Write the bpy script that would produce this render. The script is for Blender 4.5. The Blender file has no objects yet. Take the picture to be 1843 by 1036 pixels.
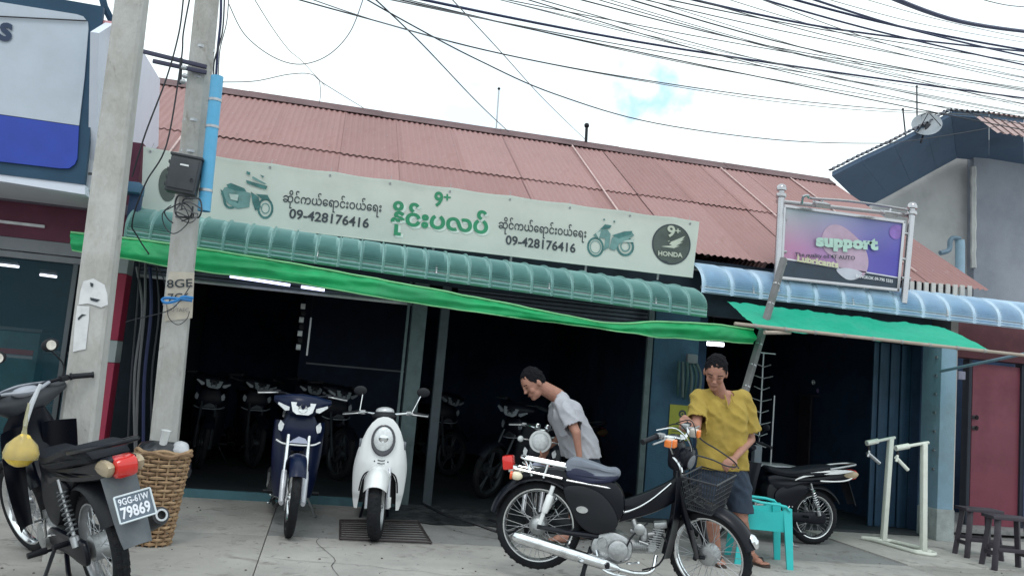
import bpy, bmesh, math, random
from mathutils import Vector, Matrix, noise
from mathutils.geometry import tessellate_polygon
PI = math.pi
random.seed(7)
scene = bpy.context.scene
COL = scene.collection
rad = math.radians

# ------------------------------------------------------------------ camera, sky, sun, exposure
FPX, YAW, PITCH, ROLL, CAMH = 1525.0, .2078, .1134, .0873, 1.25
fwd = Vector((math.sin(YAW)*math.cos(PITCH), math.cos(YAW)*math.cos(PITCH), math.sin(PITCH)))
rgt0 = Vector((math.cos(YAW), -math.sin(YAW), 0)); up0 = rgt0.cross(fwd)
rgt = math.cos(ROLL)*rgt0 + math.sin(ROLL)*up0; upv = -math.sin(ROLL)*rgt0 + math.cos(ROLL)*up0
cam = bpy.data.cameras.new('camera'); camo = bpy.data.objects.new('camera', cam); COL.objects.link(camo)
m = Matrix.Identity(4)
for i in range(3): m[i][0], m[i][1], m[i][2], m[i][3] = rgt[i], upv[i], -fwd[i], (0, 0, CAMH)[i]
camo.matrix_world = m
cam.sensor_width = 36; cam.lens = 36*FPX/1843; cam.clip_end = 3000; cam.clip_start = .05
scene.camera = camo

SUN_EL, SUN_ROT = rad(58), rad(200)
world = bpy.data.worlds.new('World'); scene.world = world; world.use_nodes = True
nt = world.node_tree; nt.nodes.clear()
N = lambda t: nt.nodes.new(t)
out = N('ShaderNodeOutputWorld'); bga = N('ShaderNodeBackground'); bgb = N('ShaderNodeBackground'); mixs = N('ShaderNodeMixShader')
sky = N('ShaderNodeTexSky'); sky.sky_type = 'NISHITA'; sky.sun_disc = False
sky.sun_elevation = SUN_EL; sky.sun_rotation = SUN_ROT
nt.links.new(sky.outputs[0], bga.inputs[0]); bga.inputs[1].default_value = .13
tc = N('ShaderNodeTexCoord'); mp = N('ShaderNodeMapping'); mp.inputs['Scale'].default_value = (1, 1, 2.6)
nt.links.new(tc.outputs['Generated'], mp.inputs[0])
nz = N('ShaderNodeTexNoise'); nz.inputs['Scale'].default_value = 3.1; nz.inputs['Detail'].default_value = 7; nz.inputs['Roughness'].default_value = .62
nt.links.new(mp.outputs[0], nz.inputs['Vector'])
# a hole in the cloud cover where the blue shows, and thin cover elsewhere
def raydir(px, py): return ((px-921.5)*rgt - (py-518)*upv + FPX*fwd).normalized()
hd = raydir(1168, 176)
vm = N('ShaderNodeVectorMath'); vm.operation = 'DISTANCE'; vm.inputs[1].default_value = hd
nzw = N('ShaderNodeTexNoise'); nzw.inputs['Scale'].default_value = 22; nzw.inputs['Detail'].default_value = 5
nt.links.new(tc.outputs['Generated'], nzw.inputs['Vector'])
va = N('ShaderNodeVectorMath'); va.operation = 'MULTIPLY_ADD'; va.inputs[1].default_value = (.20, .20, .12)
nt.links.new(nzw.outputs['Color'], va.inputs[0]); nt.links.new(tc.outputs['Generated'], va.inputs[2])
vs = N('ShaderNodeVectorMath'); vs.operation = 'SUBTRACT'; vs.inputs[1].default_value = (.10, .10, .06)
nt.links.new(va.outputs[0], vs.inputs[0]); nt.links.new(vs.outputs[0], vm.inputs[0])
hr = N('ShaderNodeMapRange'); hr.inputs['From Min'].default_value = .012; hr.inputs['From Max'].default_value = .05
hr.inputs['To Min'].default_value = .1; hr.inputs['To Max'].default_value = 0; nt.links.new(vm.outputs['Value'], hr.inputs[0])
cr = N('ShaderNodeMapRange'); cr.inputs['From Min'].default_value = .28; cr.inputs['From Max'].default_value = .5
cr.inputs['To Min'].default_value = .88; cr.inputs['To Max'].default_value = 1; nt.links.new(nz.outputs['Fac'], cr.inputs[0])
sb = N('ShaderNodeMath'); sb.operation = 'SUBTRACT'; sb.use_clamp = True
nt.links.new(cr.outputs[0], sb.inputs[0]); nt.links.new(hr.outputs[0], sb.inputs[1])
cc = N('ShaderNodeValToRGB'); cc.color_ramp.elements[0].position = .33; cc.color_ramp.elements[1].position = .54
cc.color_ramp.elements[0].color = (.74, .89, .98, 1); cc.color_ramp.elements[1].color = (.90, .99, 1, 1)
nt.links.new(nz.outputs['Fac'], cc.inputs[0]); bmx = N('ShaderNodeMix'); bmx.data_type = 'RGBA'; bmx.inputs['B'].default_value = (.42, .70, .90, 1)
hr2 = N('ShaderNodeMapRange'); hr2.inputs['From Min'].default_value = .008; hr2.inputs['From Max'].default_value = .05; hr2.inputs['To Min'].default_value = .85; hr2.inputs['To Max'].default_value = 0; nt.links.new(vm.outputs['Value'], hr2.inputs[0])
nt.links.new(hr2.outputs[0], bmx.inputs['Factor']); nt.links.new(cc.outputs[0], bmx.inputs['A']); nt.links.new(bmx.outputs['Result'], bgb.inputs[0]); bgb.inputs[1].default_value = 1.3
nt.links.new(sb.outputs[0], mixs.inputs[0]); nt.links.new(bga.outputs[0], mixs.inputs[1]); nt.links.new(bgb.outputs[0], mixs.inputs[2])
nt.links.new(mixs.outputs[0], out.inputs[0])

sl = bpy.data.lights.new('sun', 'SUN'); sl.energy = .8; sl.angle = rad(20); sl.color = (1, .97, .93)
so = bpy.data.objects.new('sun', sl); COL.objects.link(so)
# SUN_ROT is clockwise from +Y in Blender's sky
sd = Vector((math.sin(SUN_ROT)*math.cos(SUN_EL), math.cos(SUN_ROT)*math.cos(SUN_EL), math.sin(SUN_EL)))
so.rotation_euler = sd.to_track_quat('Z', 'Y').to_euler()
scene.view_settings.view_transform = 'Standard'; scene.view_settings.look = 'None'
scene.view_settings.exposure = .12; scene.view_settings.gamma = 1; scene.view_settings.use_curve_mapping = False

# ------------------------------------------------------------------ pixel -> place in the world (on a wall, on the ground)
CAMP = Vector((0, 0, CAMH))
def ray(px, py): return (px-921.5)*rgt - (py-518)*upv + FPX*fwd
def PY(px, py, Y): d = ray(px, py); return CAMP + d*(Y/d.y)
def PX(px, py, X): d = ray(px, py); return CAMP + d*(X/d.x)
def PZ(px, py, Z=0): d = ray(px, py); return CAMP + d*((Z-CAMH)/d.z)

# ------------------------------------------------------------------ materials
_M = {}
def mat(name, col, rough=.6, metal=0, var=.12, scale=6, bump=0, bscale=60, coat=0, dirt=None, dirt_amt=.5, dirt_scale=2.2, emit=0, trans=0, alpha=1, stretch=(1, 1, 1), spec=None, spots=None):
    if name in _M: return _M[name]
    mt = bpy.data.materials.new(name); mt.use_nodes = True; _M[name] = mt
    t = mt.node_tree; L = t.links.new; n = lambda k: t.nodes.new(k)
    b = t.nodes['Principled BSDF']; b.inputs['Roughness'].default_value = rough; b.inputs['Metallic'].default_value = metal
    b.inputs['Coat Weight'].default_value = coat
    if spec is not None: b.inputs['Specular IOR Level'].default_value = spec
    tcn = n('ShaderNodeTexCoord'); mpn = n('ShaderNodeMapping'); mpn.inputs['Scale'].default_value = stretch
    L(tcn.outputs['Object'], mpn.inputs[0])
    nn = n('ShaderNodeTexNoise'); nn.inputs['Scale'].default_value = scale; nn.inputs['Detail'].default_value = 6; nn.inputs['Roughness'].default_value = .6
    L(mpn.outputs[0], nn.inputs['Vector'])
    r = n('ShaderNodeValToRGB'); e = r.color_ramp.elements; e[0].position = .3; e[1].position = .7
    e[0].color = tuple(max(0, c*(1-var)) for c in col)+(1,); e[1].color = tuple(min(1, c*(1+var)) for c in col)+(1,)
    L(nn.outputs['Fac'], r.inputs[0]); csock = r.outputs[0]
    if dirt:
        n2 = n('ShaderNodeTexNoise'); n2.inputs['Scale'].default_value = dirt_scale; n2.inputs['Detail'].default_value = 9; n2.inputs['Roughness'].default_value = .7
        L(mpn.outputs[0], n2.inputs['Vector'])
        r2 = n('ShaderNodeMapRange'); r2.inputs['From Min'].default_value = .48; r2.inputs['From Max'].default_value = .72
        r2.inputs['To Max'].default_value = dirt_amt; L(n2.outputs['Fac'], r2.inputs[0])
        mx = n('ShaderNodeMix'); mx.data_type = 'RGBA'; L(r2.outputs[0], mx.inputs['Factor']); L(csock, mx.inputs['A']); mx.inputs['B'].default_value = dirt+(1,)
        csock = mx.outputs['Result']
        r3 = n('ShaderNodeMapRange'); r3.inputs['To Min'].default_value = rough; r3.inputs['To Max'].default_value = min(1, rough+.3); L(r2.outputs[0], r3.inputs[0]); L(r3.outputs[0], b.inputs['Roughness'])
    if spots:
        for (sc_, lo, hi, amt, c_) in spots:
            n4 = n('ShaderNodeTexNoise'); n4.inputs['Scale'].default_value = sc_; n4.inputs['Detail'].default_value = 8; n4.inputs['Roughness'].default_value = .66; n4.inputs['Distortion'].default_value = .6; L(mpn.outputs[0], n4.inputs['Vector'])
            r4 = n('ShaderNodeMapRange'); r4.inputs['From Min'].default_value = lo; r4.inputs['From Max'].default_value = hi; r4.inputs['To Max'].default_value = amt; L(n4.outputs['Fac'], r4.inputs[0])
            m4 = n('ShaderNodeMix'); m4.data_type = 'RGBA'; L(r4.outputs[0], m4.inputs['Factor']); L(csock, m4.inputs['A']); m4.inputs['B'].default_value = c_+(1,); csock = m4.outputs['Result']
    L(csock, b.inputs['Base Color'])
    if bump:
        n3 = n('ShaderNodeTexNoise'); n3.inputs['Scale'].default_value = bscale; n3.inputs['Detail'].default_value = 5; L(mpn.outputs[0], n3.inputs['Vector'])
        bp = n('ShaderNodeBump'); bp.inputs['Strength'].default_value = bump; bp.inputs['Distance'].default_value = .01; L(n3.outputs['Fac'], bp.inputs['Height']); L(bp.outputs[0], b.inputs['Normal'])
    if emit: b.inputs['Emission Color'].default_value = tuple(col)+(1,); b.inputs['Emission Strength'].default_value = emit
    if trans: b.inputs['Transmission Weight'].default_value = trans; b.inputs['IOR'].default_value = 1.45
    if alpha < 1: b.inputs['Alpha'].default_value = alpha
    return mt
def thin(name, col, amt, **k):      # cloth or film that lets part of the light through
    mt = mat(name, col, **k)
    t = mt.node_tree
    if t.nodes.get('tl'): return mt
    tl = t.nodes.new('ShaderNodeBsdfTranslucent'); tl.name = 'tl'; tl.inputs[0].default_value = tuple(col)+(1,)
    ms = t.nodes.new('ShaderNodeMixShader'); ms.inputs[0].default_value = amt
    o = t.nodes['Material Output']; t.links.new(t.nodes['Principled BSDF'].outputs[0], ms.inputs[1]); t.links.new(tl.outputs[0], ms.inputs[2]); t.links.new(ms.outputs[0], o.inputs[0])
    return mt

BLACK = mat('black_paint', (.003, .004, .009), .3, var=.2, spec=.28)
RUBBER = mat('tyre_rubber', (.010, .011, .014), .8, var=.25, bump=.2, dirt=(.07, .065, .06), dirt_amt=.3, dirt_scale=5, spec=.25)
PLASTIC = mat('black_plastic', (.008, .009, .013), .5, bump=.15, bscale=200, spec=.3)
CHROME = mat('chrome', (.78, .8, .82), .14, 1, var=.04, dirt=(.22, .2, .18), dirt_amt=.6, dirt_scale=9)
ALU = mat('cast_aluminium', (.42, .43, .44), .42, .85, var=.15, scale=20, dirt=(.08, .075, .07), dirt_amt=.5, dirt_scale=9, bump=.2)
STEEL = mat('galvanised_steel', (.45, .46, .48), .4, .8, var=.15, scale=14)
VINYL = mat('seat_vinyl', (.010, .012, .018), .6, spec=.2, var=.15, bump=.3, bscale=150)
GREYVINYL = mat('grey_seat_vinyl', (.17, .19, .235), .6, var=.12, bump=.25, bscale=150)
NAVY = mat('navy_paint', (.003, .008, .035), .3, spec=.3)
WHITEP = mat('white_gloss_paint', (.78, .79, .80), .18, coat=.6, var=.03)
REDL = mat('red_lens', (.62, .02, .015), .15, coat=.5, emit=0)
AMBER = mat('amber_lens', (.85, .22, .04), .2, coat=.4)
CLEARL = mat('clear_lens', (.72, .74, .76), .08, var=.15, scale=40, coat=.8)
SKIN = mat('skin', (.37, .18, .13), .62, var=.14, scale=16, bump=.15, bscale=120)
HAIR = mat('black_hair', (.010, .010, .013), .8, var=.3, scale=90, bump=.8, bscale=160, spec=.12)

# ------------------------------------------------------------------ mesh builder
class MB:
    def __init__(s, M=None): s.v = []; s.f = []; s.M = M
    def add(s, vs, fs):
        b = len(s.v); s.v += [Vector(p) for p in vs]; s.f += [tuple(b+i for i in f) for f in fs]; return s
    def box(s, c, d, R=None, bev=0):
        c = Vector(c); hx, hy, hz = d[0]/2, d[1]/2, d[2]/2
        if bev:
            bev = min(bev, hx*.9, hy*.9, hz*.9); bm = bmesh.new(); bmesh.ops.create_cube(bm, size=1)
            for v in bm.verts: v.co = Vector((v.co.x*d[0], v.co.y*d[1], v.co.z*d[2]))
            bmesh.ops.bevel(bm, geom=bm.edges[:], offset=bev, segments=2, affect='EDGES', profile=.6)
            vs = [v.co.copy() for v in bm.verts]; bm.verts.index_update(); fs = [tuple(v.index for v in f.verts) for f in bm.faces]; bm.free()
        else:
            vs = [Vector((x, y, z)) for x in (-hx, hx) for y in (-hy, hy) for z in (-hz, hz)]
            fs = [(0, 1, 3, 2), (4, 6, 7, 5), (0, 4, 5, 1), (2, 3, 7, 6), (0, 2, 6, 4), (1, 5, 7, 3)]
        if R: vs = [R @ v for v in vs]
        return s.add([v+c for v in vs], fs)
    def tube(s, pts, r, n=8, caps=True, squash=None):
        pts = [Vector(p) for p in pts]; k = len(pts); rs = r if isinstance(r, (list, tuple)) else [r]*k
        T = [(pts[min(i+1, k-1)]-pts[max(i-1, 0)]).normalized() for i in range(k)]
        a = Vector((0, 0, 1)) if abs(T[0].z) < .9 else Vector((1, 0, 0))
        u = T[0].cross(a).normalized(); vs = []
        for i in range(k):
            u = (u - T[i]*u.dot(T[i])).normalized(); w = T[i].cross(u)
            for j in range(n):
                an = 2*PI*j/n; q = (u*math.cos(an)+w*math.sin(an))*rs[i]
                if squash: q = Vector((q.x*squash[0], q.y*squash[1], q.z*squash[2]))
                vs.append(pts[i]+q)
        fs = [(i*n+j, i*n+(j+1) % n, (i+1)*n+(j+1) % n, (i+1)*n+j) for i in range(k-1) for j in range(n)]
        if caps: fs += [tuple(range(n-1, -1, -1)), tuple(range((k-1)*n, k*n))]
        return s.add(vs, fs)
    def lathe(s, prof, c, ax='y', n=24, closed=False, a0=0, a1=2*PI):
        # prof: (radius, offset along axis)
        c = Vector(c); full = abs(a1-a0-2*PI) < 1e-6; m_ = n if full else n+1; vs = []
        if isinstance(ax, str): A = {'x': Vector((1, 0, 0)), 'y': Vector((0, 1, 0)), 'z': Vector((0, 0, 1))}[ax]
        else: A = Vector(ax).normalized()
        U = A.orthogonal().normalized() if not isinstance(ax, str) else {'x': Vector((0, 1, 0)), 'y': Vector((1, 0, 0)), 'z': Vector((1, 0, 0))}[ax]
        W = A.cross(U); k = len(prof)
        for i in range(m_):
            an = a0+(a1-a0)*i/n; d = U*math.cos(an)+W*math.sin(an)
            for (r, h) in prof: vs.append(c+d*r+A*h)
        fs = []
        for i in range(n):
            j = (i+1) % m_
            for q in range(k if closed else k-1): fs.append((i*k+q, j*k+q, j*k+(q+1) % k, i*k+(q+1) % k))
        return s.add(vs, fs)
    def puff(s, poly, w, bev=.012, yc=0, seg=2, wtop=None):
        # side outline (x, z) given real width 2w in y with rounded edges
        k = len(poly); cx = sum(p[0] for p in poly)/k; cz = sum(p[1] for p in poly)/k
        P = [Vector((p[0], 0, p[1])) for p in poly]
        nrm = []
        for i in range(k):
            t = P[(i+1) % k]-P[i-1]; q = Vector((t.z, 0, -t.x)).normalized(); nrm.append(q)
        area = sum(P[i].x*P[(i+1) % k].z-P[(i+1) % k].x*P[i].z for i in range(k))
        sg = 1 if area > 0 else -1
        rings = []
        for side in (-1, 1):
            for q in (range(seg+1) if side < 0 else range(seg, -1, -1)):
                an = PI/2*q/seg; ins = bev*(1-math.sin(an)); y = side*(w-bev*(1-math.cos(an)))if False else side*(w-bev+bev*math.cos(an))
                rings.append((ins, y))
        vs = []
        for ins, y in rings:
            for i in range(k):
                p = P[i]-nrm[i]*sg*ins; wf = 1 if wtop is None else wtop(p.x, p.z)
                vs.append((p.x, yc+y*wf, p.z))
        fs = []
        R = len(rings)
        for a in range(R-1):
            for i in range(k): fs.append((a*k+i, a*k+(i+1) % k, (a+1)*k+(i+1) % k, (a+1)*k+i))
        tris = tessellate_polygon([[Vector((p[0], p[1], 0)) for p in poly]])
        for t in tris: fs.append(tuple(t)); fs.append(tuple((R-1)*k+i for i in reversed(t)))
        return s.add(vs, fs)
    def loft(s, rings, closed=True, caps=True):
        n = len(rings[0]); vs = [p for r in rings for p in r]; fs = []
        for i in range(len(rings)-1):
            for j in range(n if closed else n-1): fs.append((i*n+j, i*n+(j+1) % n, (i+1)*n+(j+1) % n, (i+1)*n+j))
        if caps and closed: fs += [tuple(range(n-1, -1, -1)), tuple(range((len(rings)-1)*n, len(rings)*n))]
        return s.add(vs, fs)
    def grid(s, fn, nu, nv):
        vs = [fn(i/nu, j/nv) for i in range(nu+1) for j in range(nv+1)]
        return s.add(vs, [(i*(nv+1)+j, (i+1)*(nv+1)+j, (i+1)*(nv+1)+j+1, i*(nv+1)+j+1) for i in range(nu) for j in range(nv)])
    def ell(s, c, r, n=12, R=None, m_=None):
        c = Vector(c); m_ = m_ or max(6, n//2+1); vs = []; fs = []
        for i in range(m_+1):
            ph = PI*i/m_
            for j in range(n):
                th = 2*PI*j/n; v = Vector((r[0]*math.sin(ph)*math.cos(th), r[1]*math.sin(ph)*math.sin(th), r[2]*math.cos(ph)))
                if R: v = R @ v
                vs.append(c+v)
        for i in range(m_):
            for j in range(n): fs.append((i*n+j, i*n+(j+1) % n, (i+1)*n+(j+1) % n, (i+1)*n+j))
        return s.add(vs, fs)
    def mesh(s, name, smooth=40):
        me = bpy.data.meshes.new(name); V = [s.M @ v for v in s.v] if s.M else s.v
        me.from_pydata([tuple(v) for v in V], [], s.f); me.validate(); 
        bm = bmesh.new(); bm.from_mesh(me); bmesh.ops.remove_doubles(bm, verts=bm.verts[:], dist=1e-5)
        bmesh.ops.dissolve_degenerate(bm, edges=bm.edges[:], dist=1e-6)
        bmesh.ops.recalc_face_normals(bm, faces=bm.faces[:]); bm.to_mesh(me); bm.free()
        if smooth:
            me.shade_smooth(); me.set_sharp_from_angle(angle=rad(smooth))
        return me
    def build(s, name, mtl, parent=None, smooth=40, **k):
        me = s.mesh(name, smooth); me.materials.append(mtl)
        return put(name, me, parent, **k)
def put(name, me, parent=None, loc=None, rot=None, label=None, cat=None, group=None, kind=None):
    o = bpy.data.objects.new(name, me); COL.objects.link(o)
    if parent is not None: o.parent = parent
    if loc is not None: o.location = loc
    if rot is not None: o.rotation_euler = rot
    return tag(o, label, cat, group, kind)
def tag(o, label=None, cat=None, group=None, kind=None):
    for k, v in (('label', label), ('category', cat), ('group', group), ('kind', kind)):
        if v: o[k] = v
    return o
def thing(name, loc, rz, label, cat, group=None, rot=None):
    return put(name, None, None, loc, rot or (0, 0, rz), label, cat, group)
def spline(pts, n=6):
    pts = [Vector(p) for p in pts]; o = []
    for i in range(len(pts)-1):
        p0, p1, p2, p3 = pts[max(i-1, 0)], pts[i], pts[i+1], pts[min(i+2, len(pts)-1)]
        for k in range(n):
            t = k/n; o.append(.5*((2*p1)+(p2-p0)*t+(2*p0-5*p1+4*p2-p3)*t*t+(3*p1-p0-3*p2+p3)*t*t*t))
    return o+[pts[-1]]
def spl2(pts, n=5): return [(p.x, p.y) for p in spline([(a, b, 0) for a, b in pts], n)]
def closed2(pts, n=4):
    k = len(pts); o = []
    for i in range(k):
        p0, p1, p2, p3 = [Vector(pts[(i+q) % k]) for q in (-1, 0, 1, 2)]
        for j in range(n):
            t = j/n; p = .5*((2*p1)+(p2-p0)*t+(2*p0-5*p1+4*p2-p3)*t*t+(3*p1-p0-3*p2+p3)*t*t*t); o.append((p.x, p.y))
    return o
def flat_text(body, size=1, off=0, shear=0, space=1, al='CENTER'):
    c = bpy.data.curves.new('t', 'FONT'); c.body = body; c.size = size; c.offset = off; c.shear = shear; c.align_x = al; c.space_character = space; c.resolution_u = 3
    o = bpy.data.objects.new('t', c); COL.objects.link(o); bpy.context.view_layer.update()
    me = o.to_mesh(); vs = [tuple(v.co) for v in me.vertices]; fs = [tuple(p.vertices) for p in me.polygons]
    o.to_mesh_clear(); bpy.data.objects.remove(o); bpy.data.curves.remove(c)
    return vs, fs
def text_on(body, fn, size=1, off=0, shear=0, space=1, xo=0, yo=0, sx=1, sy=1, mb=None, al='CENTER'):
    vs, fs = flat_text(body, size, off, shear, space, al)
    mb = mb or MB(); mb.add([fn(xo+v[0]*sx, yo+v[1]*sy) for v in vs], fs); return mb
# ------------------------------------------------------------------ ground and pavement
CONC = [mat('concrete_%s' % n, c, .85, var=.16, scale=1.6, bump=.5, bscale=45, dirt=d, dirt_amt=.55, dirt_scale=1.4, spots=((3.2, .565, .66, .6, (.12, .11, .10)), (11, .60, .68, .6, (.07, .065, .06)), (.9, .5, .62, .3, (.20, .19, .185)), (26, .62, .70, .5, (.5, .49, .47))))
        for n, c, d in (('warm', (.35, .335, .315), (.24, .23, .22)), ('pale', (.39, .375, .355), (.27, .26, .25)), ('damp', (.21, .21, .21), (.10, .10, .105)))]
ROADM = mat('road_grit', (.20, .195, .19), .9, var=.2, scale=.8, bump=.6, bscale=30, dirt=(.12, .115, .11), dirt_scale=.5)
MB().add([(-300, -300, -.035), (300, -300, -.035), (300, 300, -.035), (-300, 300, -.035)], [(0, 1, 2, 3)]).build('ground', ROADM, kind='structure', smooth=0)
pave = put('pavement', None, kind='structure')
pave.location = (0, 0, 0)
def slab(x0, x1, y0, y1, m_, z=0.0):
    g = .0025; n = 14
    b = MB().box(((x0+x1)/2, (y0+y1)/2, z-.03), (x1-x0-2*g, y1-y0-2*g, .06), bev=.006)
    b.build('concrete_slab', m_, pave)
xs = [-8.6, -5.6, -2.9, -.28, 2.5, 5.1, 7.7, 10.6]
for i in range(7):
    slab(xs[i], xs[i+1], 3.9, 6.62, CONC[(0, 1, 0, 1, 1, 0, 1)[i]])
    slab(xs[i], xs[i+1], .9, 3.9, CONC[(1, 0, 1, 0, 1, 0, 1)[i]], -.002)
    if i < 5: slab(xs[i], xs[i+1], 6.62, 8.22, CONC[(0, 0, 0, 2, 2)[i]])
for i in range(5): slab(5.1+i*1.05, 6.15+i*1.05, 6.62, 8.24, CONC[(1, 1, 0, 1, 0)[i]], .012)
# cracks: thin ragged dark grooves filled with dirt
CRK = mat('crack_dirt', (.045, .042, .04), .95)
for k, (a, b) in enumerate([((.1, 6.6), (.35, 4.0)), ((3.7, 6.58), (6.4, 6.3)), ((-.25, 5.9), (1.3, 5.5)), ((4.4, 6.3), (5.0, 4.0))]):
    pts = []; n = 26
    for i in range(n+1):
        t = i/n; nx = noise.noise((t*6, k*3.1, 0))*.09
        pts.append(Vector((a[0]+(b[0]-a[0])*t+nx*(b[1]-a[1])/3, a[1]+(b[1]-a[1])*t+nx, .0045)))
    mb = MB()
    for i in range(n):
        w = .0015+.0025*abs(noise.noise((i*.7, k, 5))); d = (pts[i+1]-pts[i]).normalized().cross(Vector((0, 0, 1)))*w
        mb.add([pts[i]-d, pts[i+1]-d, pts[i+1]+d, pts[i]+d], [(0, 1, 2, 3)])
    mb.build('crack', CRK, pave, smooth=0)

# ------------------------------------------------------------------ the motorcycle shop building
F = 8.3
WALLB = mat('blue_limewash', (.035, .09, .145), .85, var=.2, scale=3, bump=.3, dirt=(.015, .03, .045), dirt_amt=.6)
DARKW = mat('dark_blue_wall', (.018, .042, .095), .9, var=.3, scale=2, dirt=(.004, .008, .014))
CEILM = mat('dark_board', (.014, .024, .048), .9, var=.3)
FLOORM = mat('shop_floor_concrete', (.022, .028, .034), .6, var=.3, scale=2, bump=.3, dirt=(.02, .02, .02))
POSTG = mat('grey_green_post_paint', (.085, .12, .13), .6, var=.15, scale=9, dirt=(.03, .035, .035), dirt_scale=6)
bld = thing('shop_building', (0, 8.3, 0), 0, 'long low motorcycle shop with a rust red corrugated roof and dark open fronts', 'building')
def bb(name, x0, x1, y0, y1, z0, z1, m_, par=None, bev=0, **k):
    par = bld if par is None else par; o = Vector(par.location) if par.parent is None else Vector(par.parent.location)
    return MB().box(Vector(((x0+x1)/2, (y0+y1)/2, (z0+z1)/2))-o, (x1-x0, y1-y0, z1-z0), bev=bev).build(name, m_, par, **k)
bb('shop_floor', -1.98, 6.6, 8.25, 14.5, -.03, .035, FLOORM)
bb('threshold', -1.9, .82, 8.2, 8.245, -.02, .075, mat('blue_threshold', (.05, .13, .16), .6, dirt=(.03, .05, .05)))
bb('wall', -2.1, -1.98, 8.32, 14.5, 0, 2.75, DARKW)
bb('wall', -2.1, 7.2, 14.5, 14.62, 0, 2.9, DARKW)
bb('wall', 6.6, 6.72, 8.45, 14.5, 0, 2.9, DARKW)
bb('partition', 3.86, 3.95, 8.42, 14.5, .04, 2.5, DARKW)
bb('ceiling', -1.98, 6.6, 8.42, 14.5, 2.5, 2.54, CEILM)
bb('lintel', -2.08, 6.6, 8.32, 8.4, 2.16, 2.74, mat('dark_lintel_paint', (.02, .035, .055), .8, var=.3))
xa = PY(1172, 700, F).x; xb = PY(1253, 700, F).x
bb('front_wall', xa, xb, 8.3, 8.42, .0, 2.16, WALLB)
# steel door posts
def post_px(x0, x1, yt, Y, m_, z1=2.16, d=.08, name='door_post'):
    a, b = PY(x0, yt, Y).x, PY(x1, yt, Y).x; return bb(name, a, b, Y-d/2, Y+d/2, 0, z1, m_, bev=.006)
post_px(725, 752, 720, 8.32, POSTG, d=.12)
post_px(716, 721, 720, 8.26, POSTG, d=.03)
post_px(777, 793, 720, 8.34, mat('dark_post_paint', (.05, .065, .08), .6, dirt=(.02, .02, .02)), d=.1)
post_px(1158, 1168, 700, 8.28, POSTG, d=.05)
# blue shutters on the right and the pale blue pillar
SH = mat('blue_shutter', (.018, .05, .095), .55, var=.2, scale=5, dirt=(.01, .02, .03), dirt_amt=.5)
xs0, xs1 = PY(1553, 800, 8.75).x, PY(1672, 800, 8.45).x
sh = put('folding_shutter', None, bld)
nb = 9
for i in range(nb):
    a = xs0+(xs1-xs0)*i/nb; b = xs0+(xs1-xs0)*(i+1)/nb
    yy = 8.62-.02*(i % 2)
    MB().box(((a+b)/2, yy-8.3, 1.07), (b-a-.008, .02, 2.06), bev=.004).build('shutter_leaf', SH, sh)
PALEB = mat('pale_blue_plaster', (.20, .31, .40), .85, var=.1, scale=3, bump=.3, dirt=(.16, .2, .2), dirt_scale=1.2, dirt_amt=.7)
xp0, xp1 = PY(1676, 800, 8.12).x, PY(1704, 800, 8.12).x
bb('pillar', xp0, xp1, 8.0, 8.3, 0, 2.2, PALEB, bev=.01)
bb('pillar_foot', xp0-.012, xp1+.012, 7.985, 8.3, 0, .34, mat('bare_plaster', (.30, .33, .33), .9, var=.25, scale=7, bump=.5, dirt=(.13, .12, .11), dirt_scale=3), bev=.012)
for z in (.75, .95, 1.15, 1.35, 1.55, 1.75, 1.95):
    bb('hinge', xp0-.02, xp0-.004, 8.05, 8.08, z-.012, z+.012, STEEL)
# rolled up shutter slats at the head of each opening
RS = mat('shutter_steel', (.11, .13, .17), .5, .3, var=.2, scale=8, dirt=(.03, .03, .04))
for (x0, x1) in ((-1.9, .80), (1.22, xa-.05)):
    r = put('rolled_shutter', None, bld)
    for i in range(5):
        z = 1.99+i*.042
        MB().box(((x0+x1)/2, .10+.012*(i % 2), z), (x1-x0, .018, .034), bev=.006).build('slat', RS, r)
    MB().box(((x0+x1)/2, .09, 1.955), (x1-x0, .03, .03), bev=.004).build('bottom_rail', STEEL, r)

# corrugated roof: two rows of sheets, front and back slope
RED = [mat('red_oxide_sheet_%s' % n, c, .62, .0, var=.14, scale=1.2, stretch=(1, .35, .35), dirt=d, dirt_amt=.5, dirt_scale=2.5, bump=.12, spots=((4.5, .56, .74, .55, (.20, .10, .075)), (12, .62, .72, .5, (.40, .30, .29))))
       for n, c, d in (('a', (.315, .165, .158), (.23, .125, .115)), ('b', (.345, .188, .182), (.26, .15, .14)), ('c', (.29, .148, .142), (.20, .11, .10)))]
RIDGE = Vector((0, 11.5, 4.76)); EAVE = Vector((0, 8.3, 2.83))
sld = (EAVE-RIDGE); SL = sld.length; sdir = sld.normalized(); snor = Vector((0, sdir.z, -sdir.y)); snor = -snor if snor.z < 0 else snor
def sheet_mesh(L, ncor, pitch, amp, cup=0):
    W = ncor*pitch; n = ncor*6
    return MB().grid(lambda u, v: Vector((u*W, v*L, amp*math.cos(2*PI*u*ncor)+cup*(v-.5)**2)), n, 5)
def frame_M(o, ux, uy, uz):
    M = Matrix.Identity(4)
    for i in range(3): M[i][0], M[i][1], M[i][2], M[i][3] = ux[i], uy[i], uz[i], o[i]
    return M
roof = put('roof', None, bld)
me_s = sheet_mesh(SL/2+.13, 11, .076, .0085).mesh('roof_sheet', 60)
meshes = []
for q in RED: k = me_s.copy(); k.materials.append(q); meshes.append(k)
X0, X1 = -3.1, 7.2; ns = int((X1-X0)/(.076*10.0))+1
wd = (X1-X0)/ns
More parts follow.
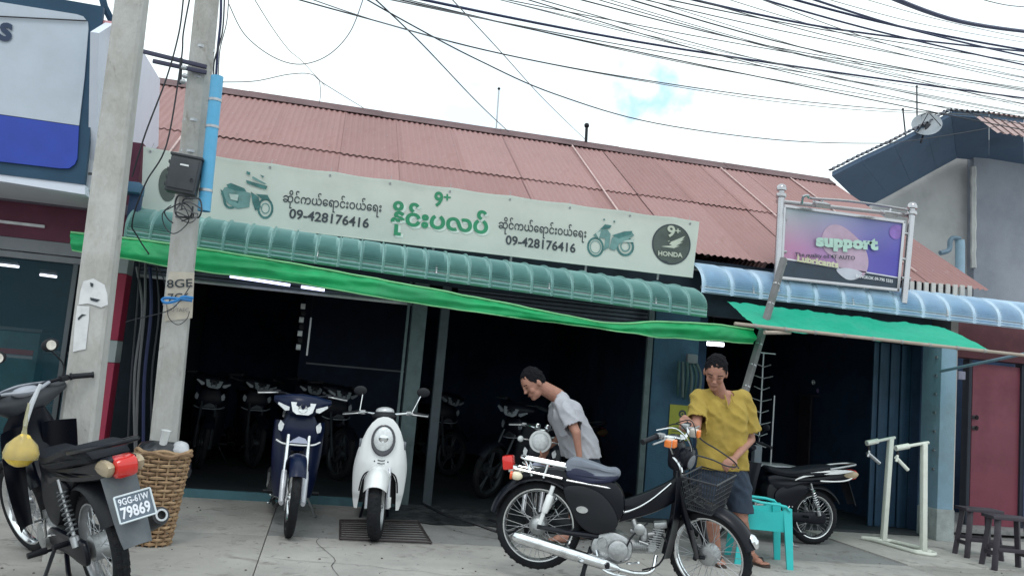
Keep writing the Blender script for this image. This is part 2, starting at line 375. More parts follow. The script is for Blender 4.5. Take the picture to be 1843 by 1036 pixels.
for side in (1, -1):
    sd_ = Vector((0, sdir.y*side, sdir.z)); nn_ = Vector((0, snor.y*side, snor.z))
    for i in range(ns):
        for row in (1, 0):
            st = RIDGE+sd_*(0.06 if row == 0 else SL/2-.04)+nn_*((.014 if row == 0 else .0)+random.uniform(-.002, .004)+.004*(i % 2))
            st = st+Vector((X0+i*wd, 0, 0))-Vector(bld.location)
            rr = random.uniform(-.004, .004)
            M = frame_M(st, Vector((wd/(.076*10.0)*.985, rr, 0)) if side == 1 else Vector((1, 0, 0)), sd_, nn_)
            o = put('roof_sheet', meshes[random.choice((0, 0, 1, 1, 2))], roof); o.matrix_local = M
CAPM = mat('ridge_cap_sheet', (.12, .06, .065), .6, var=.2, dirt=(.06, .04, .04))
for i in range(6):
    a = X0+i*(X1-X0)/6; L_ = (X1-X0)/6+.06
    mb = MB(Matrix.Translation(RIDGE+Vector((a, 0, 0))-Vector(bld.location)))
    prof = [(.23*sdir.y, .23*sdir.z+.045), (.05*sdir.y, .05*sdir.z+.05), (0, .062), (-.05*sdir.y, .05*sdir.z+.05), (-.23*sdir.y, .23*sdir.z+.045)]
    vs = [(x, y, z+.004*(i % 2)) for x in (0, L_) for (y, z) in prof]+[(x, y, z-.006+.004*(i % 2)) for x in (0, L_) for (y, z) in prof]
    mb.add(vs, [(j, j+1, j+6, j+5) for j in range(4)]+[(10+j, 15+j, 16+j, 11+j) for j in range(4)]+[(0, 5, 15, 10), (4, 14, 19, 9)]).build('ridge_cap', CAPM, roof, smooth=20)
SEAM = mat('pale_lap_seam', (.55, .40, .38), .6, var=.2, scale=12)
for (px0, py0, px1, py1) in ((1027, 262, 1165, 398), (1293, 296, 1378, 372), (1418, 314, 1500, 375), (388, 168, 318, 250)):
    a, b = PY(px0, py0, 11.35), None
    xx = a.x; p0 = RIDGE+sdir*.25+snor*.045; p1 = RIDGE+sdir*(SL-.15)+snor*.03
    mb = MB(); o = Vector(bld.location)
    mb.tube([Vector((xx, p0.y, p0.z))-o, Vector((xx, p1.y, p1.z))-o], .011, 6, squash=(1, 1, .5)); mb.build('lap_strip', SEAM, roof)
# nails along the laps
mb = MB()
for i in range(60):
    for s_ in (.35, 1.1, 1.9, 2.7, 3.5):
        p = RIDGE+sdir*s_+snor*.036-Vector(bld.location)+Vector((X0+.15+i*.17, 0, 0)); mb.ell(p, (.006, .006, .004), 5, m_=3)
mb.build('roofing_nails', STEEL, roof, kind='stuff')
# dark rafters under the right eave and the gable board
TIM = mat('weathered_timber', (.10, .085, .075), .85, var=.25, stretch=(8, 8, 1), dirt=(.04, .035, .03))
for x in [3.9+i*.55 for i in range(7)]:
    a = RIDGE+sdir*1.2-snor*.07-Vector(bld.location); b_ = RIDGE+sdir*(SL-.12)-snor*.07-Vector(bld.location)
    MB().tube([a+Vector((x, 0, 0)), b_+Vector((x, 0, 0))], .04, 4).build('rafter', TIM, bld)
bb('gable_wall', 7.1, 7.2, 8.6, 14.5, 0, 2.9, mat('cream_wall', (.5, .47, .44), .85, dirt=(.3, .28, .26)))
MB().add([(7.14, .5, 2.6), (7.14, 3.2, 4.6), (7.14, 6, 2.9), (7.14, 6, 2.5), (7.14, .5, 2.5)], [(0, 1, 2, 3, 4)]).build('gable_infill', DARKW, bld, smooth=0)
# aerials on the ridge
for (x, y0, y1, r_, lab) in ((893, 240, 160, .012, 'thin grey aerial rod on the roof ridge behind the shop name banner'), (1055, 258, 226, .022, 'short black pipe stub sticking up from the roof ridge')):
    a = PY(x, y0, 11.5); b_ = PY(x+(5 if x < 1000 else 1), y1, 11.5)
    t = thing('roof_aerial' if x < 1000 else 'roof_pipe', a, 0, lab, 'aerial' if x < 1000 else 'pipe')
    MB().tube([Vector((0, 0, -.15)), b_-a], r_, 6).build('rod', PLASTIC if x > 1000 else STEEL, t)
    MB().ell(b_-a, (r_*1.8,)*3, 8).build('tip', PLASTIC, t)

# ------------------------------------------------------------------ curved sheet awnings
def awning(name, lab, xl, xr, Yt, ztl, ztr, a, bl, br, nb, m_, mrib, ph):
    t = thing(name, (xl, Yt, 0), 0, lab, 'awning'); W = xr-xl; w = W/nb
    for i in range(nb):
        def fn(u, v, i=i):
            us = (0, .03, .075, .12, .17, .4, .65, .86, 1)
            k = u*8; j = min(7, int(k)); uu = us[j]+(us[j+1]-us[j])*(k-j)
            X = (i+uu)*w; q = X/W; zt = ztl+(ztr-ztl)*q; b = bl+(br-bl)*q
            th = v*1.12; ang = min(PI/2, th*PI/2); r0 = 0
            nrm = Vector((0, -math.sin(ang), math.cos(ang)))
            p = Vector((X, -a*math.sin(ang), zt-b*(1-math.cos(ang)))); 
            if th > 1: p.z -= (th-1)*PI/2*a*.8
            rib = mrib if .03 < uu < .12 else 0
            cr = 0
            if uu > .16 and uu < .9 and v > ph: cr = .013*(1 if int(round(v*48)) % 2 else -1)
            jig = .004*noise.noise((X*2.3, v*3, 4))
            return p+nrm*(rib+cr+jig)
        MB().grid(fn, 8, 48).build('awning_sheet', m_[i % len(m_)], t, smooth=25)
    # purlins and hooked arms under the sheets
    MB().tube([(0, -a*.97, ztl-bl-.02), (W, -a*.97, ztr-br-.02)], .018, 6).build('purlin', STEEL, t)
    MB().tube([(0, -a*.45, ztl-.08), (W, -a*.45, ztr-.08)], .018, 6).build('purlin', STEEL, t)
    for k in range(5):
        x = W*(k+.5)/5; q = (k+.5)/5; z = ztl+(ztr-ztl)*q; b = bl+(br-bl)*q
        MB().tube([(x, -a*math.sin(g), z-.03-b*(1-math.cos(g))) for g in [j*PI/16 for j in range(9)]], .013, 6).build('arm', STEEL, t)
    return t
GA = [mat('sea_green_sheet_%d' % i, c, .45, .1, var=.1, scale=4, dirt=(.17, .26, .24), dirt_amt=.55, dirt_scale=4) for i, c in enumerate(((.235, .42, .405), (.215, .395, .385), (.25, .44, .42)))]
BA = [mat('sky_blue_sheet_%d' % i, c, .45, .1, var=.07, scale=4, dirt=(.32, .42, .54), dirt_amt=.4, dirt_scale=5) for i, c in enumerate(((.47, .62, .76), (.44, .59, .74), (.50, .64, .78)))]
YT, AA = 8.06, .60
zbl, zbr = PY(220, 428, YT-AA).z, PY(1270, 570, YT-AA).z
xl, xr = PY(222, 428, YT-AA).x, PY(1272, 570, YT-AA).x
awning('sheet_awning', 'sea green curved ribbed sheet awning under the shop name banner', xl, xr, YT, zbl+.335, zbr+.325, AA, .24, .24, 27, GA, .022, .3)
YT2, A2 = 8.45, .52
z2l, z2r = PY(1275, 528, YT2-A2).z, PY(1843, 592, YT2-A2).z; x2l = PY(1262, 528, YT2-A2).x; x2r = PY(1843, 592, YT2-A2).x
awning('sheet_awning', 'sky blue curved ribbed sheet awning over the right hand shop front', x2l, x2r+1.9, YT2, z2l+.36, z2r+.36+.0, A2, .28, .28, 18, BA, .012, .12)

# ------------------------------------------------------------------ the shop name banner
BY = 8.02-.62*0
TL, TR, BL, BR = PY(258, 263, 7.98), PY(1259, 397, 7.98), PY(256, 385, 7.98), PY(1243, 500, 7.98)
def bsurf(X, Z):
    u = (X-TL.x)/(TR.x-TL.x); zt = TL.z+(TR.z-TL.z)*u; zb = BL.z+(BR.z-BL.z)*u; v = (Z-zb)/(zt-zb)
    y = 7.98-.05*(1-v)+.012*noise.noise((X*1.6+2, Z*3, 1))+.006*noise.noise((X*5, Z*1.3, 8))+.008*math.sin(X*2.6+Z*4)*(.5-abs(v-.5))
    return Vector((X, y, Z))
def bfn(u, v):
    X = (TL.x+(TR.x-TL.x)*u)+(1-v)*((BL.x-TL.x)*(1-u)+(BR.x-TR.x)*u)
    sag = .012*abs(math.sin(u*9.5*PI)) if v > .98 else 0
    uu = (X-TL.x)/(TR.x-TL.x); zt = TL.z+(TR.z-TL.z)*uu-sag; zb = BL.z+(BR.z-BL.z)*uu; p = bsurf(X, zb+(zt-zb)*v); return p
BAN = thin('banner_vinyl', (.60, .66, .60), .25, rough=.55, var=.05, scale=1.2, dirt=(.45, .49, .45), dirt_amt=.55, dirt_scale=1.3)
ban = thing('shop_banner', (0, 0, 0), 0, 'long pale cloth banner with green and black lettering and motorcycle pictures above the green awning', 'banner')
MB().grid(bfn, 130, 22).build('banner_cloth', BAN, ban)
INK = mat('black_print', (.02, .03, .04), .5, var=.2); GRN = mat('green_print', (.01, .22, .10), .5, var=.15, scale=3); SHADE = mat('pale_print_outline', (.55, .66, .60), .5)
TEALP = mat('teal_print', (.035, .14, .135), .5, var=.4, scale=14); LTP = mat('light_print', (.42, .52, .48), .5, var=.2, scale=10); MIDP = mat('mid_print', (.12, .25, .24), .5, var=.3, scale=10)
def bpt(px, py, off=.006):
    p = PY(px, py, 7.97); q = bsurf(p.x, p.z); q.y -= off; return q
def px_text(body, a, b_, h, m_, par, surf, off=.006, bold=0, shear=0, name='lettering', Yp=7.97, space=1):
    # text whose baseline runs from pixel a to pixel b_ on the given surface; h = height of one text unit in metres
    A, B_ = PY(a[0], a[1], Yp), PY(b_[0], b_[1], Yp); d = B_-A; W = math.hypot(d.x, d.z); dx, dz = d.x/W, d.z/W
    vs, fs = flat_text(body, 1, bold, shear, space, 'LEFT'); x0 = min(v[0] for v in vs); x1 = max(v[0] for v in vs); sx = W/(x1-x0)
    out_ = []
    for v in vs:
        s_, t_ = (v[0]-x0)*sx, v[1]*h; q = surf(A.x+dx*s_-dz*t_, A.z+dz*s_+dx*t_); q.y -= off; out_.append(q)
    return MB().add(out_, fs).build(name, m_, par, smooth=0)
L1 = "ဆိုင်ကယ်ေရာင်းဝယ်ေရး"
px_text(L1, (509, 364), (686, 382), .115, INK, ban, bsurf, bold=.012)
px_text("09-428176416", (520, 393), (663, 411), .125, INK, ban, bsurf, bold=.022)
px_text(L1, (896, 411), (1054, 428), .115, INK, ban, bsurf, bold=.012)
px_text("09-428176416", (908, 440), (1034, 455), .125, INK, ban, bsurf, bold=.022)
L2 = "နိုင်းပလပ်"
px_text(L2, (705, 406), (880, 424), .215, SHADE, ban, bsurf, off=.005, bold=.05)
px_text(L2, (702, 403), (877, 421), .215, GRN, ban, bsurf, off=.009, bold=.035)
px_text("9", (780, 370), (796, 372), .20, GRN, ban, bsurf, bold=.03)
px_text("+", (798, 363), (811, 364), .13, GRN, ban, bsurf, bold=.02)
def print_poly(pts, m_, off=.006, name='printed_picture'):
    P = [bpt(x, y, off) for x, y in pts]; tr = tessellate_polygon([[Vector((p.x, p.z, 0)) for p in P]])
    return P, [tuple(t) for t in tr]
def ringpoly(cx, cy, rx, ry, w, n=20, rot=0):
    o = []; 
    for i in range(n+1): a = 2*PI*i/n; o.append((cx+rx*math.cos(a), cy+ry*math.sin(a)))
    for i in range(n, -1, -1): a = 2*PI*i/n; o.append((cx+(rx-w)*math.cos(a), cy+(ry-w)*math.sin(a)))
    return o
def pic(polys):
    for k, (pts, m_) in enumerate(polys):
        P, fs = print_poly(pts, m_, .005+.0009*k); MB().add(P, fs).build('printed_picture', m_, ban, smooth=0)
# motorcycle picture, left of the banner
pic([(ringpoly(478, 376, 14.5, 19, 4), TEALP), (ringpoly(478, 376, 8, 10, 2), MIDP), (ringpoly(416, 361, 14, 16, 4), TEALP),
     ([(398, 350), (404, 338), (420, 336), (440, 345), (452, 349), (449, 374), (428, 377), (412, 368)], MIDP),
     ([(408, 333), (416, 330), (440, 340), (444, 346), (428, 345), (412, 340)], TEALP),
     ([(452, 346), (466, 356), (470, 374), (460, 380), (455, 366)], TEALP), ([(460, 350), (482, 352), (486, 360), (474, 361)], TEALP),
     ([(443, 325), (460, 330), (482, 336), (479, 342), (462, 337), (445, 331)], TEALP), ([(444, 309), (451, 311), (450, 316), (444, 314)], TEALP), ([(468, 315), (476, 318), (473, 321)], TEALP),
     ([(455, 318), (480, 332), (476, 333), (454, 322)], MIDP), ([(413, 350), (430, 352), (428, 363), (416, 360)], LTP), ([(397, 341), (402, 345), (410, 372), (404, 366)], TEALP)])
# motorcycle picture, right of the banner
pic([(ringpoly(1070, 445, 15, 18, 3.5), TEALP), (ringpoly(1070, 445, 10, 12, 1.5), MIDP), (ringpoly(1123, 444, 16, 18, 4), TEALP), (ringpoly(1123, 444, 9, 10, 2.5), MIDP),
     ([(1066, 424), (1078, 415), (1092, 413), (1098, 422), (1094, 446), (1084, 452), (1088, 430), (1072, 428)], MIDP),
     ([(1094, 448), (1100, 428), (1118, 424), (1136, 418), (1140, 424), (1128, 432), (1112, 440), (1104, 452)], MIDP),
     ([(1100, 424), (1122, 417), (1137, 416), (1134, 422), (1112, 430)], TEALP), ([(1078, 414), (1088, 404), (1100, 406), (1096, 412)], TEALP),
     ([(1070, 419), (1080, 417), (1076, 430)], LTP), ([(1085, 394), (1088, 394), (1088, 397), (1085, 397)], TEALP), ([(1104, 397), (1107, 398), (1106, 401), (1103, 400)], TEALP), ([(1116, 436), (1140, 430), (1137, 437)], LTP)])
# round badge
DKG = mat('badge_olive', (.055, .075, .065), .5, var=.35, scale=5); CRM = mat('cream_print', (.46, .50, .42), .5, var=.1)
pic([([(1207+35*math.cos(a*PI/18), 440+37*math.sin(a*PI/18)) for a in range(36)], INK), ([(1207+32.5*math.cos(a*PI/18), 440+34.5*math.sin(a*PI/18)) for a in range(36)], DKG),
     ([(1183, 444), (1192, 437), (1205, 433), (1196, 440), (1232, 425), (1226, 432), (1231, 430), (1222, 437), (1228, 436), (1215, 443), (1222, 443), (1206, 449), (1190, 452)], CRM)])
px_text("9", (1199, 425), (1213, 427), .16, CRM, ban, bsurf, off=.014, bold=.03)
px_text("+", (1214, 421), (1223, 422), .09, CRM, ban, bsurf, off=.014, bold=.02)
px_text("HONDA", (1182, 460), (1226, 464), .065, CRM, ban, bsurf, off=.014, bold=.035)
# half hidden badge at the left end
pic([([(303+17*math.cos(a*PI/12), 333+31*math.sin(a*PI/12)) for a in range(24)], DKG)])
# grommets, tie cords and hem
for k in range(10):
    x = 270+k*108; y = 263+(x-258)*.1339
    p = bpt(x, y+8, .004); MB().lathe([(.012, -.002), (.012, .003), (.005, .003), (.005, -.002)], p, 'y', 10).build('grommet', STEEL, ban)
    MB().tube([p, p+Vector((.01, .05, .09))], .003, 5).build('tie_cord', mat('cord', (.3, .3, .3)), ban)
MB().tube([bfn(i/60, .0)+Vector((0, -.003, 0)) for i in range(61)], .006, 5).build('hem', BAN, ban)
MB().tube([bfn(i/60, 1)+Vector((0, .02, -.012)) for i in range(61)], .014, 6).build('support_rail', STEEL, ban)
for k in range(7):
    p = bfn((k+.5)/7, .95)+Vector((0, .03, 0)); MB().tube([p, Vector((p.x, 8.3, p.z-.1))], .012, 5).build('bracket', STEEL, ban)
    MB().tube([p, p-Vector((0, -.04, .62))], .012, 5).build('bracket', STEEL, ban)

# ------------------------------------------------------------------ green tarpaulins
def wrinkle(X, Z, k=0): return .034*noise.noise((X*3, Z*6, k))+.022*abs(noise.noise((X*9, Z*5, k+3)))
TG = thin('emerald_tarp', (.012, .45, .15), .35, rough=.5, var=.18, scale=3, bump=1, bscale=9, dirt=(.07, .33, .17), dirt_amt=.6, dirt_scale=2)
TG2 = thin('jade_tarp', (.018, .62, .39), .4, rough=.5, var=.14, scale=3, bump=1, bscale=9, dirt=(.10, .46, .34), dirt_amt=.6, dirt_scale=3)
tt = thing('tarp_valance', PY(128, 420, 7.25), 0, 'long bright green rolled tarpaulin edge hanging in front of the green awning', 'tarpaulin')
top = [(128, 420), (215, 428), (350, 447), (520, 475), (700, 507), (900, 545), (1010, 567), (1100, 583), (1180, 580), (1275, 584), (1357, 594)]
bot = [(130, 451), (215, 463), (350, 487), (520, 507), (700, 538), (900, 568), (1010, 582), (1100, 594), (1180, 606), (1275, 612), (1356, 618)]
topw = spline([PY(x, y, 7.25) for x, y in top], 12); botw = spline([PY(x, y, 7.22) for x, y in bot], 12); nT = len(topw)-1
def vfn(u, v):
    k = u*nT; i = min(nT-1, int(k)); f_ = k-i; a = topw[i].lerp(topw[i+1], f_); b_ = botw[i].lerp(botw[i+1], f_)
    p = a.lerp(b_, min(1, v)); bul = .035*math.sin(min(1, v)*PI)
    p.y -= bul+wrinkle(p.x, p.z*2.5)+.014*noise.noise((p.x*1.3+4*v, v*2, 9)); p.z += .008*noise.noise((p.x*5, 2, v))
    return p-tt.location
MB().grid(vfn, 220, 12).build('front_flap', TG, tt, smooth=60)
def v2(u, v):
    a = vfn(u, 0); c = a+Vector((0, .30*v+.02, .05*math.sin(v*PI/2)-.03*v)); c.z += .012*noise.noise((c.x*4, v*4, 3))*(v > 0); return c
MB().grid(v2, 160, 6).build('top_fold', TG, tt, smooth=60)
MB().tube([vfn(i/80, .0)+Vector((0, -.005, .006)) for i in range(81)], .009, 6).build('edge_roll', thin('pale_green_edge', (.25, .62, .30), .2), tt)
MB().tube([vfn(i/80, 1)+Vector((0, -.002, 0)) for i in range(81)], .006, 6).build('hem', thin('pale_green_edge', (.25, .62, .30), .2), tt)
a, b_, c, d = PY(1308, 542, 7.85), PY(1700, 590, 7.85), PY(1362, 591, 7.0), PY(1790, 633, 7.0)
t2 = thing('tarp_awning', a, 0, 'jade green sloping tarpaulin sheet below the blue awning, pulled out on a bamboo pole', 'tarpaulin')
def tf(u, v):
    p = a.lerp(b_, u).lerp(c.lerp(d, u), v); p.z += -.05*math.sin(v*PI)*math.sin(u*PI)+.022*noise.noise((u*9, v*3, 1))+.020*abs(noise.noise((u*18+v*9, v*6, 4)))+.008*noise.noise((u*40+v*9, v*20, 4)); return p-t2.location
MB().grid(tf, 70, 16).build('sheet', TG2, t2, smooth=60)
BAMB = mat('old_bamboo', (.38, .32, .27), .7, var=.2, stretch=(1, 20, 20), dirt=(.2, .16, .13))
e0, e1 = PY(1322, 582, 7.0), PY(1990, 655, 7.0)
MB().tube([e0-t2.location, e1-t2.location], .016, 8).build('bamboo_pole', BAMB, t2)
for k in range(9):
    p = e0.lerp(e1, .05+k*.075)-t2.location; MB().lathe([(.02, -.012), (.02, .012)], p, e1-e0, 8).build('tie', mat('cord', (.3, .3, .3)), t2)
MB().tube([PY(1376, 598, 6.95)-t2.location, PY(1422, 598, 7.05)-t2.location], .018, 8).build('bamboo_end', BAMB, t2)
MB().tube([PY(1692, 668, 7.95)-t2.location, PY(1850, 635, 7.0)-t2.location], .016, 8).build('prop_pipe', mat('blue_grey_pipe', (.16, .24, .31), .5), t2)
# leaning pole
p0, p1 = PY(1411, 465, 7.5), PY(1345, 690, 7.25); p2 = p1+(p1-p0)*((p1.z)/(p0.z-p1.z))
t = thing('leaning_pole', (p2.x, p2.y, 0), 0, 'weathered square pole leaning up past the billboard from behind the man in yellow', 'pole')
R_ = (p0-p2).to_track_quat('Z', 'Y').to_matrix()
MB().box((p0-p2)/2, (.055, .055, (p0-p2).length), R_, bev=.006).build('shaft', mat('grey_timber', (.17, .165, .17), .8, var=.25, dirt=(.09, .085, .08), dirt_scale=8), t)
for k in range(7):
    q = (p0-p2)*(.45+k*.075); MB().lathe([(.034, -.006), (.034, .006)], q, p0-p2, 8).build('wire_band', STEEL, t)
# ------------------------------------------------------------------ concrete poles on the left
POLE = mat('pole_concrete', (.43, .425, .41), .85, var=.14, scale=5, bump=.7, bscale=40, dirt=(.28, .25, .21), dirt_amt=.65, dirt_scale=4, stretch=(1, 1, .5), spots=((9, .62, .70, .6, (.20, .17, .14)), (3, .55, .7, .35, (.30, .28, .25))))
def pole(name, lab, pb, pt, Y, wb, wt, cham, extra):
    b0, t0 = PY(pb[0], pb[1], Y), PY(pt[0], pt[1], Y); g = b0+(b0-t0)*(b0.z/(t0.z-b0.z)); top = t0+(t0-b0)*.45
    t = thing(name, (g.x, g.y, 0), 0, lab, 'utility pole'); H = top.z; rings = []
    for k in range(13):
        q = k/12; w = wb+(wt-wb)*q*H/t0.z*.75; p = (top-g)*q; ch = w*cham
        ring = []
        for sx, sy in ((1, -1), (1, 1), (-1, 1), (-1, -1)):
            e1, e2 = ((w/2, sy*(w/2-ch)) if sx*sy > 0 else (sx*(w/2-ch), sy*w/2)), None
        h = w/2
        ring = [(-h+ch, -h), (h-ch, -h), (h, -h+ch), (h, h-ch), (h-ch, h), (-h+ch, h), (-h, h-ch), (-h, -h+ch)]
        rings.append([Vector((p.x+x+.003*noise.noise((k, x*9, 2)), p.y+y, p.z)) for x, y in ring])
    MB().loft(rings).build('shaft', POLE, t, smooth=30)
    return t, (lambda z: g+(top-g)*(z/H))
P1, c1 = pole('utility_pole', 'broad leftmost concrete pole with torn white paper stuck on it', (150, 720), (238, 0), 5.6, .195, .16, .10, None)
P2, c2 = pole('utility_pole', 'thinner concrete pole carrying a grey meter box and a light blue pipe', (303, 720), (373, 0), 6.7, .19, .155, .22, None)
PAPER = mat('torn_paper', (.66, .66, .68), .8, var=.08, scale=9, dirt=(.45, .45, .46), dirt_scale=12)
def patch(pts, Y, m_, par, name, t_=.003):
    P = [PY(x, y, Y)-par.location for x, y in pts]; n = len(P); Q = [p+Vector((0, t_, 0)) for p in P]
    tr = tessellate_polygon([[Vector((p.x, p.z, 0)) for p in P]])
    mb = MB().add(P+Q, [tuple(t) for t in tr]+[tuple(i+n for i in reversed(t)) for t in tr]+[(i, (i+1) % n, (i+1) % n+n, i+n) for i in range(n)]); return mb.build(name, m_, par, smooth=0)
y1 = 5.6-.195/2+.010
patch([(150, 506), (168, 501), (188, 512), (193, 530), (194, 548), (182, 553), (166, 548), (158, 546), (141, 548), (145, 522)], y1-.012, PAPER, P1, 'paper_patch')
patch([(139, 550), (161, 551), (160, 575), (157, 600), (154, 628), (143, 630), (131, 633), (134, 590)], y1-.012, PAPER, P1, 'paper_patch')
patch([(162, 508), (168, 510), (167, 516), (163, 515)], y1-.016, INK, P1, 'scribble'); patch([(162, 535), (180, 539), (174, 543), (163, 540)], y1-.016, INK, P1, 'scribble')
patch([(140, 572), (147, 565), (155, 566), (148, 569), (141, 576)], y1-.016, INK, P1, 'scribble')
def plain(par, off=0):
    def f_(X, Z): return Vector((X, 0, Z))
    return f_
def surf_on(par, Y): return lambda X, Z: Vector((X, Y, Z))-Vector(par.location)
yp = 6.7-.092
patch([(304, 488), (350, 490), (346, 572), (296, 578), (300, 520)], yp-.006, mat('cream_paint_patch', (.50, .45, .38), .8, var=.15, scale=12, dirt=(.38, .36, .33), dirt_scale=9), P2, 'paint_patch')
px_text("8GE", (301, 518), (347, 516), .085, INK, P2, surf_on(P2, yp-.008), Yp=yp, name='stencil', bold=.01)
px_text("7G6", (303, 543), (342, 541), .085, INK, P2, surf_on(P2, yp-.008), Yp=yp, name='stencil', bold=.005)
px_text("JAPTAEC", (302, 561), (340, 561), .04, mat('worn_print', (.2, .2, .2), .7), P2, surf_on(P2, yp-.008), Yp=yp, name='stencil')
# bands
for z in (1.62, 2.52, 2.78, 3.02, 3.36, 3.6):
    q = c2(z)-P2.location; w = .098-.006*(z-1)
    MB().lathe([(w*1.12, -.010), (w*1.12, .010), (w*1.09, .010), (w*1.09, -.010)], q, 'z', 8, closed=True).build('steel_band', STEEL, P2)
bx = PY(331, 308, 6.5)
mbx = thing('meter_box', (bx.x, 6.49, PY(331, 350, 6.5).z), rad(-2), 'dark grey plastic meter box strapped on the second concrete pole', 'meter box', rot=(0, rad(4), 0))
BXM = mat('dark_grey_box', (.045, .05, .06), .5, var=.15, dirt=(.09, .09, .09), dirt_amt=.4, dirt_scale=7)
MB().box((0, 0, .135), (.215, .12, .27), bev=.014).build('housing', BXM, mbx); MB().box((0, -.065, .137), (.19, .02, .23), bev=.008).build('cover', BXM, mbx)
MB().box((0, -.077, .2), (.06, .006, .012)).build('nameplate', WHITEP, mbx); MB().box((0, 0, .275), (.23, .135, .018), bev=.006).build('hood', BXM, mbx)
for i in range(4): MB().box((-.11, 0, .05+i*.055), (.016, .1, .02)).build('fin', BXM, mbx)
MB().lathe([(.012, 0), (.012, .02), (0, .02)], (.07, -.09, .10), 'y', 8).build('lock', STEEL, mbx)
pa, pb_ = PY(391, 138, 6.52), PY(367, 380, 6.52)
t = thing('conduit_pipe', pb_, 0, 'light blue plastic conduit pipe strapped upright to the pole above the cable coils', 'pipe')
BPV = mat('light_blue_pvc', (.10, .40, .66), .4, var=.08, dirt=(.25, .42, .55), dirt_amt=.4)
MB().lathe([(.042, 0), (.046, 0), (.046, (pa-pb_).length), (.040, (pa-pb_).length), (.040, 0)], (0, 0, 0), pa-pb_, 16).build('pipe', BPV, t)
for q in (.15, .62, .82): MB().lathe([(.05, -.01), (.05, .01)], (pa-pb_)*q, pa-pb_, 14).build('strap', STEEL, t)
CAB = mat('dark_cable', (.025, .027, .035), .6, var=.2); NAVYC = mat('navy_cable', (.014, .02, .075), .6); BLUC = mat('blue_cord', (.03, .20, .50), .6)
def cable(name, pts, r, m_, lab, cat, group=None, n=8):
    P = spline(pts, n); o = P[0].copy(); t = MB().tube([p-o for p in P], r, 5).build(name, m_, None, loc=o, label=lab, cat=cat, group=group); return t
def cable_px(name, pts, r, m_, lab, cat='cable', group=None): return cable(name, [PY(*p) for p in pts], r, m_, lab, cat, group)
coil = thing('cable_coil', PY(333, 375, 6.45), 0, 'tangle of dark cables looped below the meter box', 'cables')
cl = coil.location
for k, (cx, cy, rx, ry, r_) in enumerate(((331, 372, 16, 22, .007), (340, 378, 24, 12, .006), (322, 384, 26, 16, .005), (345, 374, 18, 20, .006), (336, 388, 20, 10, .005), (316, 392, 24, 26, .004))):
    P = [PY(cx+rx*math.cos(a*PI/10+k), cy+ry*math.sin(a*PI/10+k)+3*math.sin(a*.9+k), 6.44-.03*math.sin(a+k)-.02*k)-cl for a in range(19)]
    MB().tube(spline(P, 3), r_, 5).build('loop', (CAB, mat('grey_cable', (.12, .12, .13)), CAB)[k % 3], coil)
cable_px('pole_cable', [(398, 0, 6.5), (397, 40, 6.5), (392, 90, 6.5), (389, 140, 6.52)], .010, NAVYC, 'thick navy cable running down the pole into the blue pipe')
cable_px('pole_cable', [(404, 0, 6.45), (400, 60, 6.47), (386, 110, 6.5), (385, 145, 6.52)], .006, CAB, 'thin dark cable beside the navy cable above the blue pipe')
cable_px('pole_cable', [(412, -10, 6.45), (408, 40, 6.5), (396, 90, 6.52), (393, 140, 6.52)], .004, mat('grey_cable', (.12, .12, .13)), 'thin grey cable beside the pole top')
cable_px('drop_cable', [(330, 0, 6.1), (322, 60, 6.15), (300, 140, 6.2), (262, 240, 6.3), (238, 318, 6.5)], .006, CAB, 'dark cable sloping past the white sign box to the awning end')
cable_px('drop_cable', [(342, -5, 6.2), (330, 60, 6.3), (326, 110, 6.4), (300, 260, 6.5), (262, 330, 6.6), (238, 400, 6.9), (250, 430, 7.1), (300, 520, 7.4), (290, 640, 7.6)], .006, CAB, 'dark cable hanging from the cross arm behind the meter box')
for k, (a, b) in enumerate(((252, 470), (262, 470), (270, 480), (280, 470), (246, 480))):
    cable_px('hanging_cable', [(a, b, 7.9), (a-6+4*k, 560, 7.85), (a-16+3*k, 680, 7.9), (a-22+5*k, 800+8*k, 7.95)], .008+.003*(k % 3), (CAB, mat('grey_cable', (.12, .12, .13)), NAVYC)[k % 3], 'dark cable dangling in the gap between the two shops', group='cables dangling in the gap between the shops')
cable_px('blue_cord', [(347, 536, 6.5), (330, 534, 6.45), (318, 541, 6.45), (300, 545, 6.46), (292, 539, 6.55), (305, 536, 6.5), (346, 541, 6.52)], .011, BLUC, 'blue cord knotted round the pole over the stencil', 'cord')
cable_px('tie_wire', [(344, 512, 6.53), (325, 540, 6.5), (300, 560, 6.5), (240, 575, 7.0), (226, 580, 7.6)], .004, CAB, 'thin wire running from the pole stencil to the shop corner')
cable_px('tie_wire', [(300, 548, 6.5), (304, 572, 6.46), (320, 584, 6.45), (336, 574, 6.46), (341, 560, 6.5)], .003, CAB, 'small loop of wire hanging below the pole stencil')
# cross arms at the top of the second pole
for k, (a, b) in enumerate((((254, 92), (372, 121)), ((275, 110), (372, 131)))):
    A, B_ = PY(a[0], a[1], 6.58), PY(b[0], b[1], 6.58); d = B_-A
    MB().box((A+B_)/2-P2.location, (.026, .03, d.length), d.to_track_quat('Z', 'Y').to_matrix(), bev=.004).build('cross_arm', mat('navy_steel', (.05, .05, .09), .6, .2), P2)
for k, (x, y) in enumerate(((331, 122), (333, 137), (329, 147))): MB().ell(PY(x, y, 6.5)-P2.location, (.022, .022, .02), 8).build('insulator', CERAM if False else STEEL, P2)
MB().tube([PY(326, 105, 6.52)-P2.location, PY(324, 152, 6.52)-P2.location], .012, 6).build('insulator_bracket', CAB, P2)

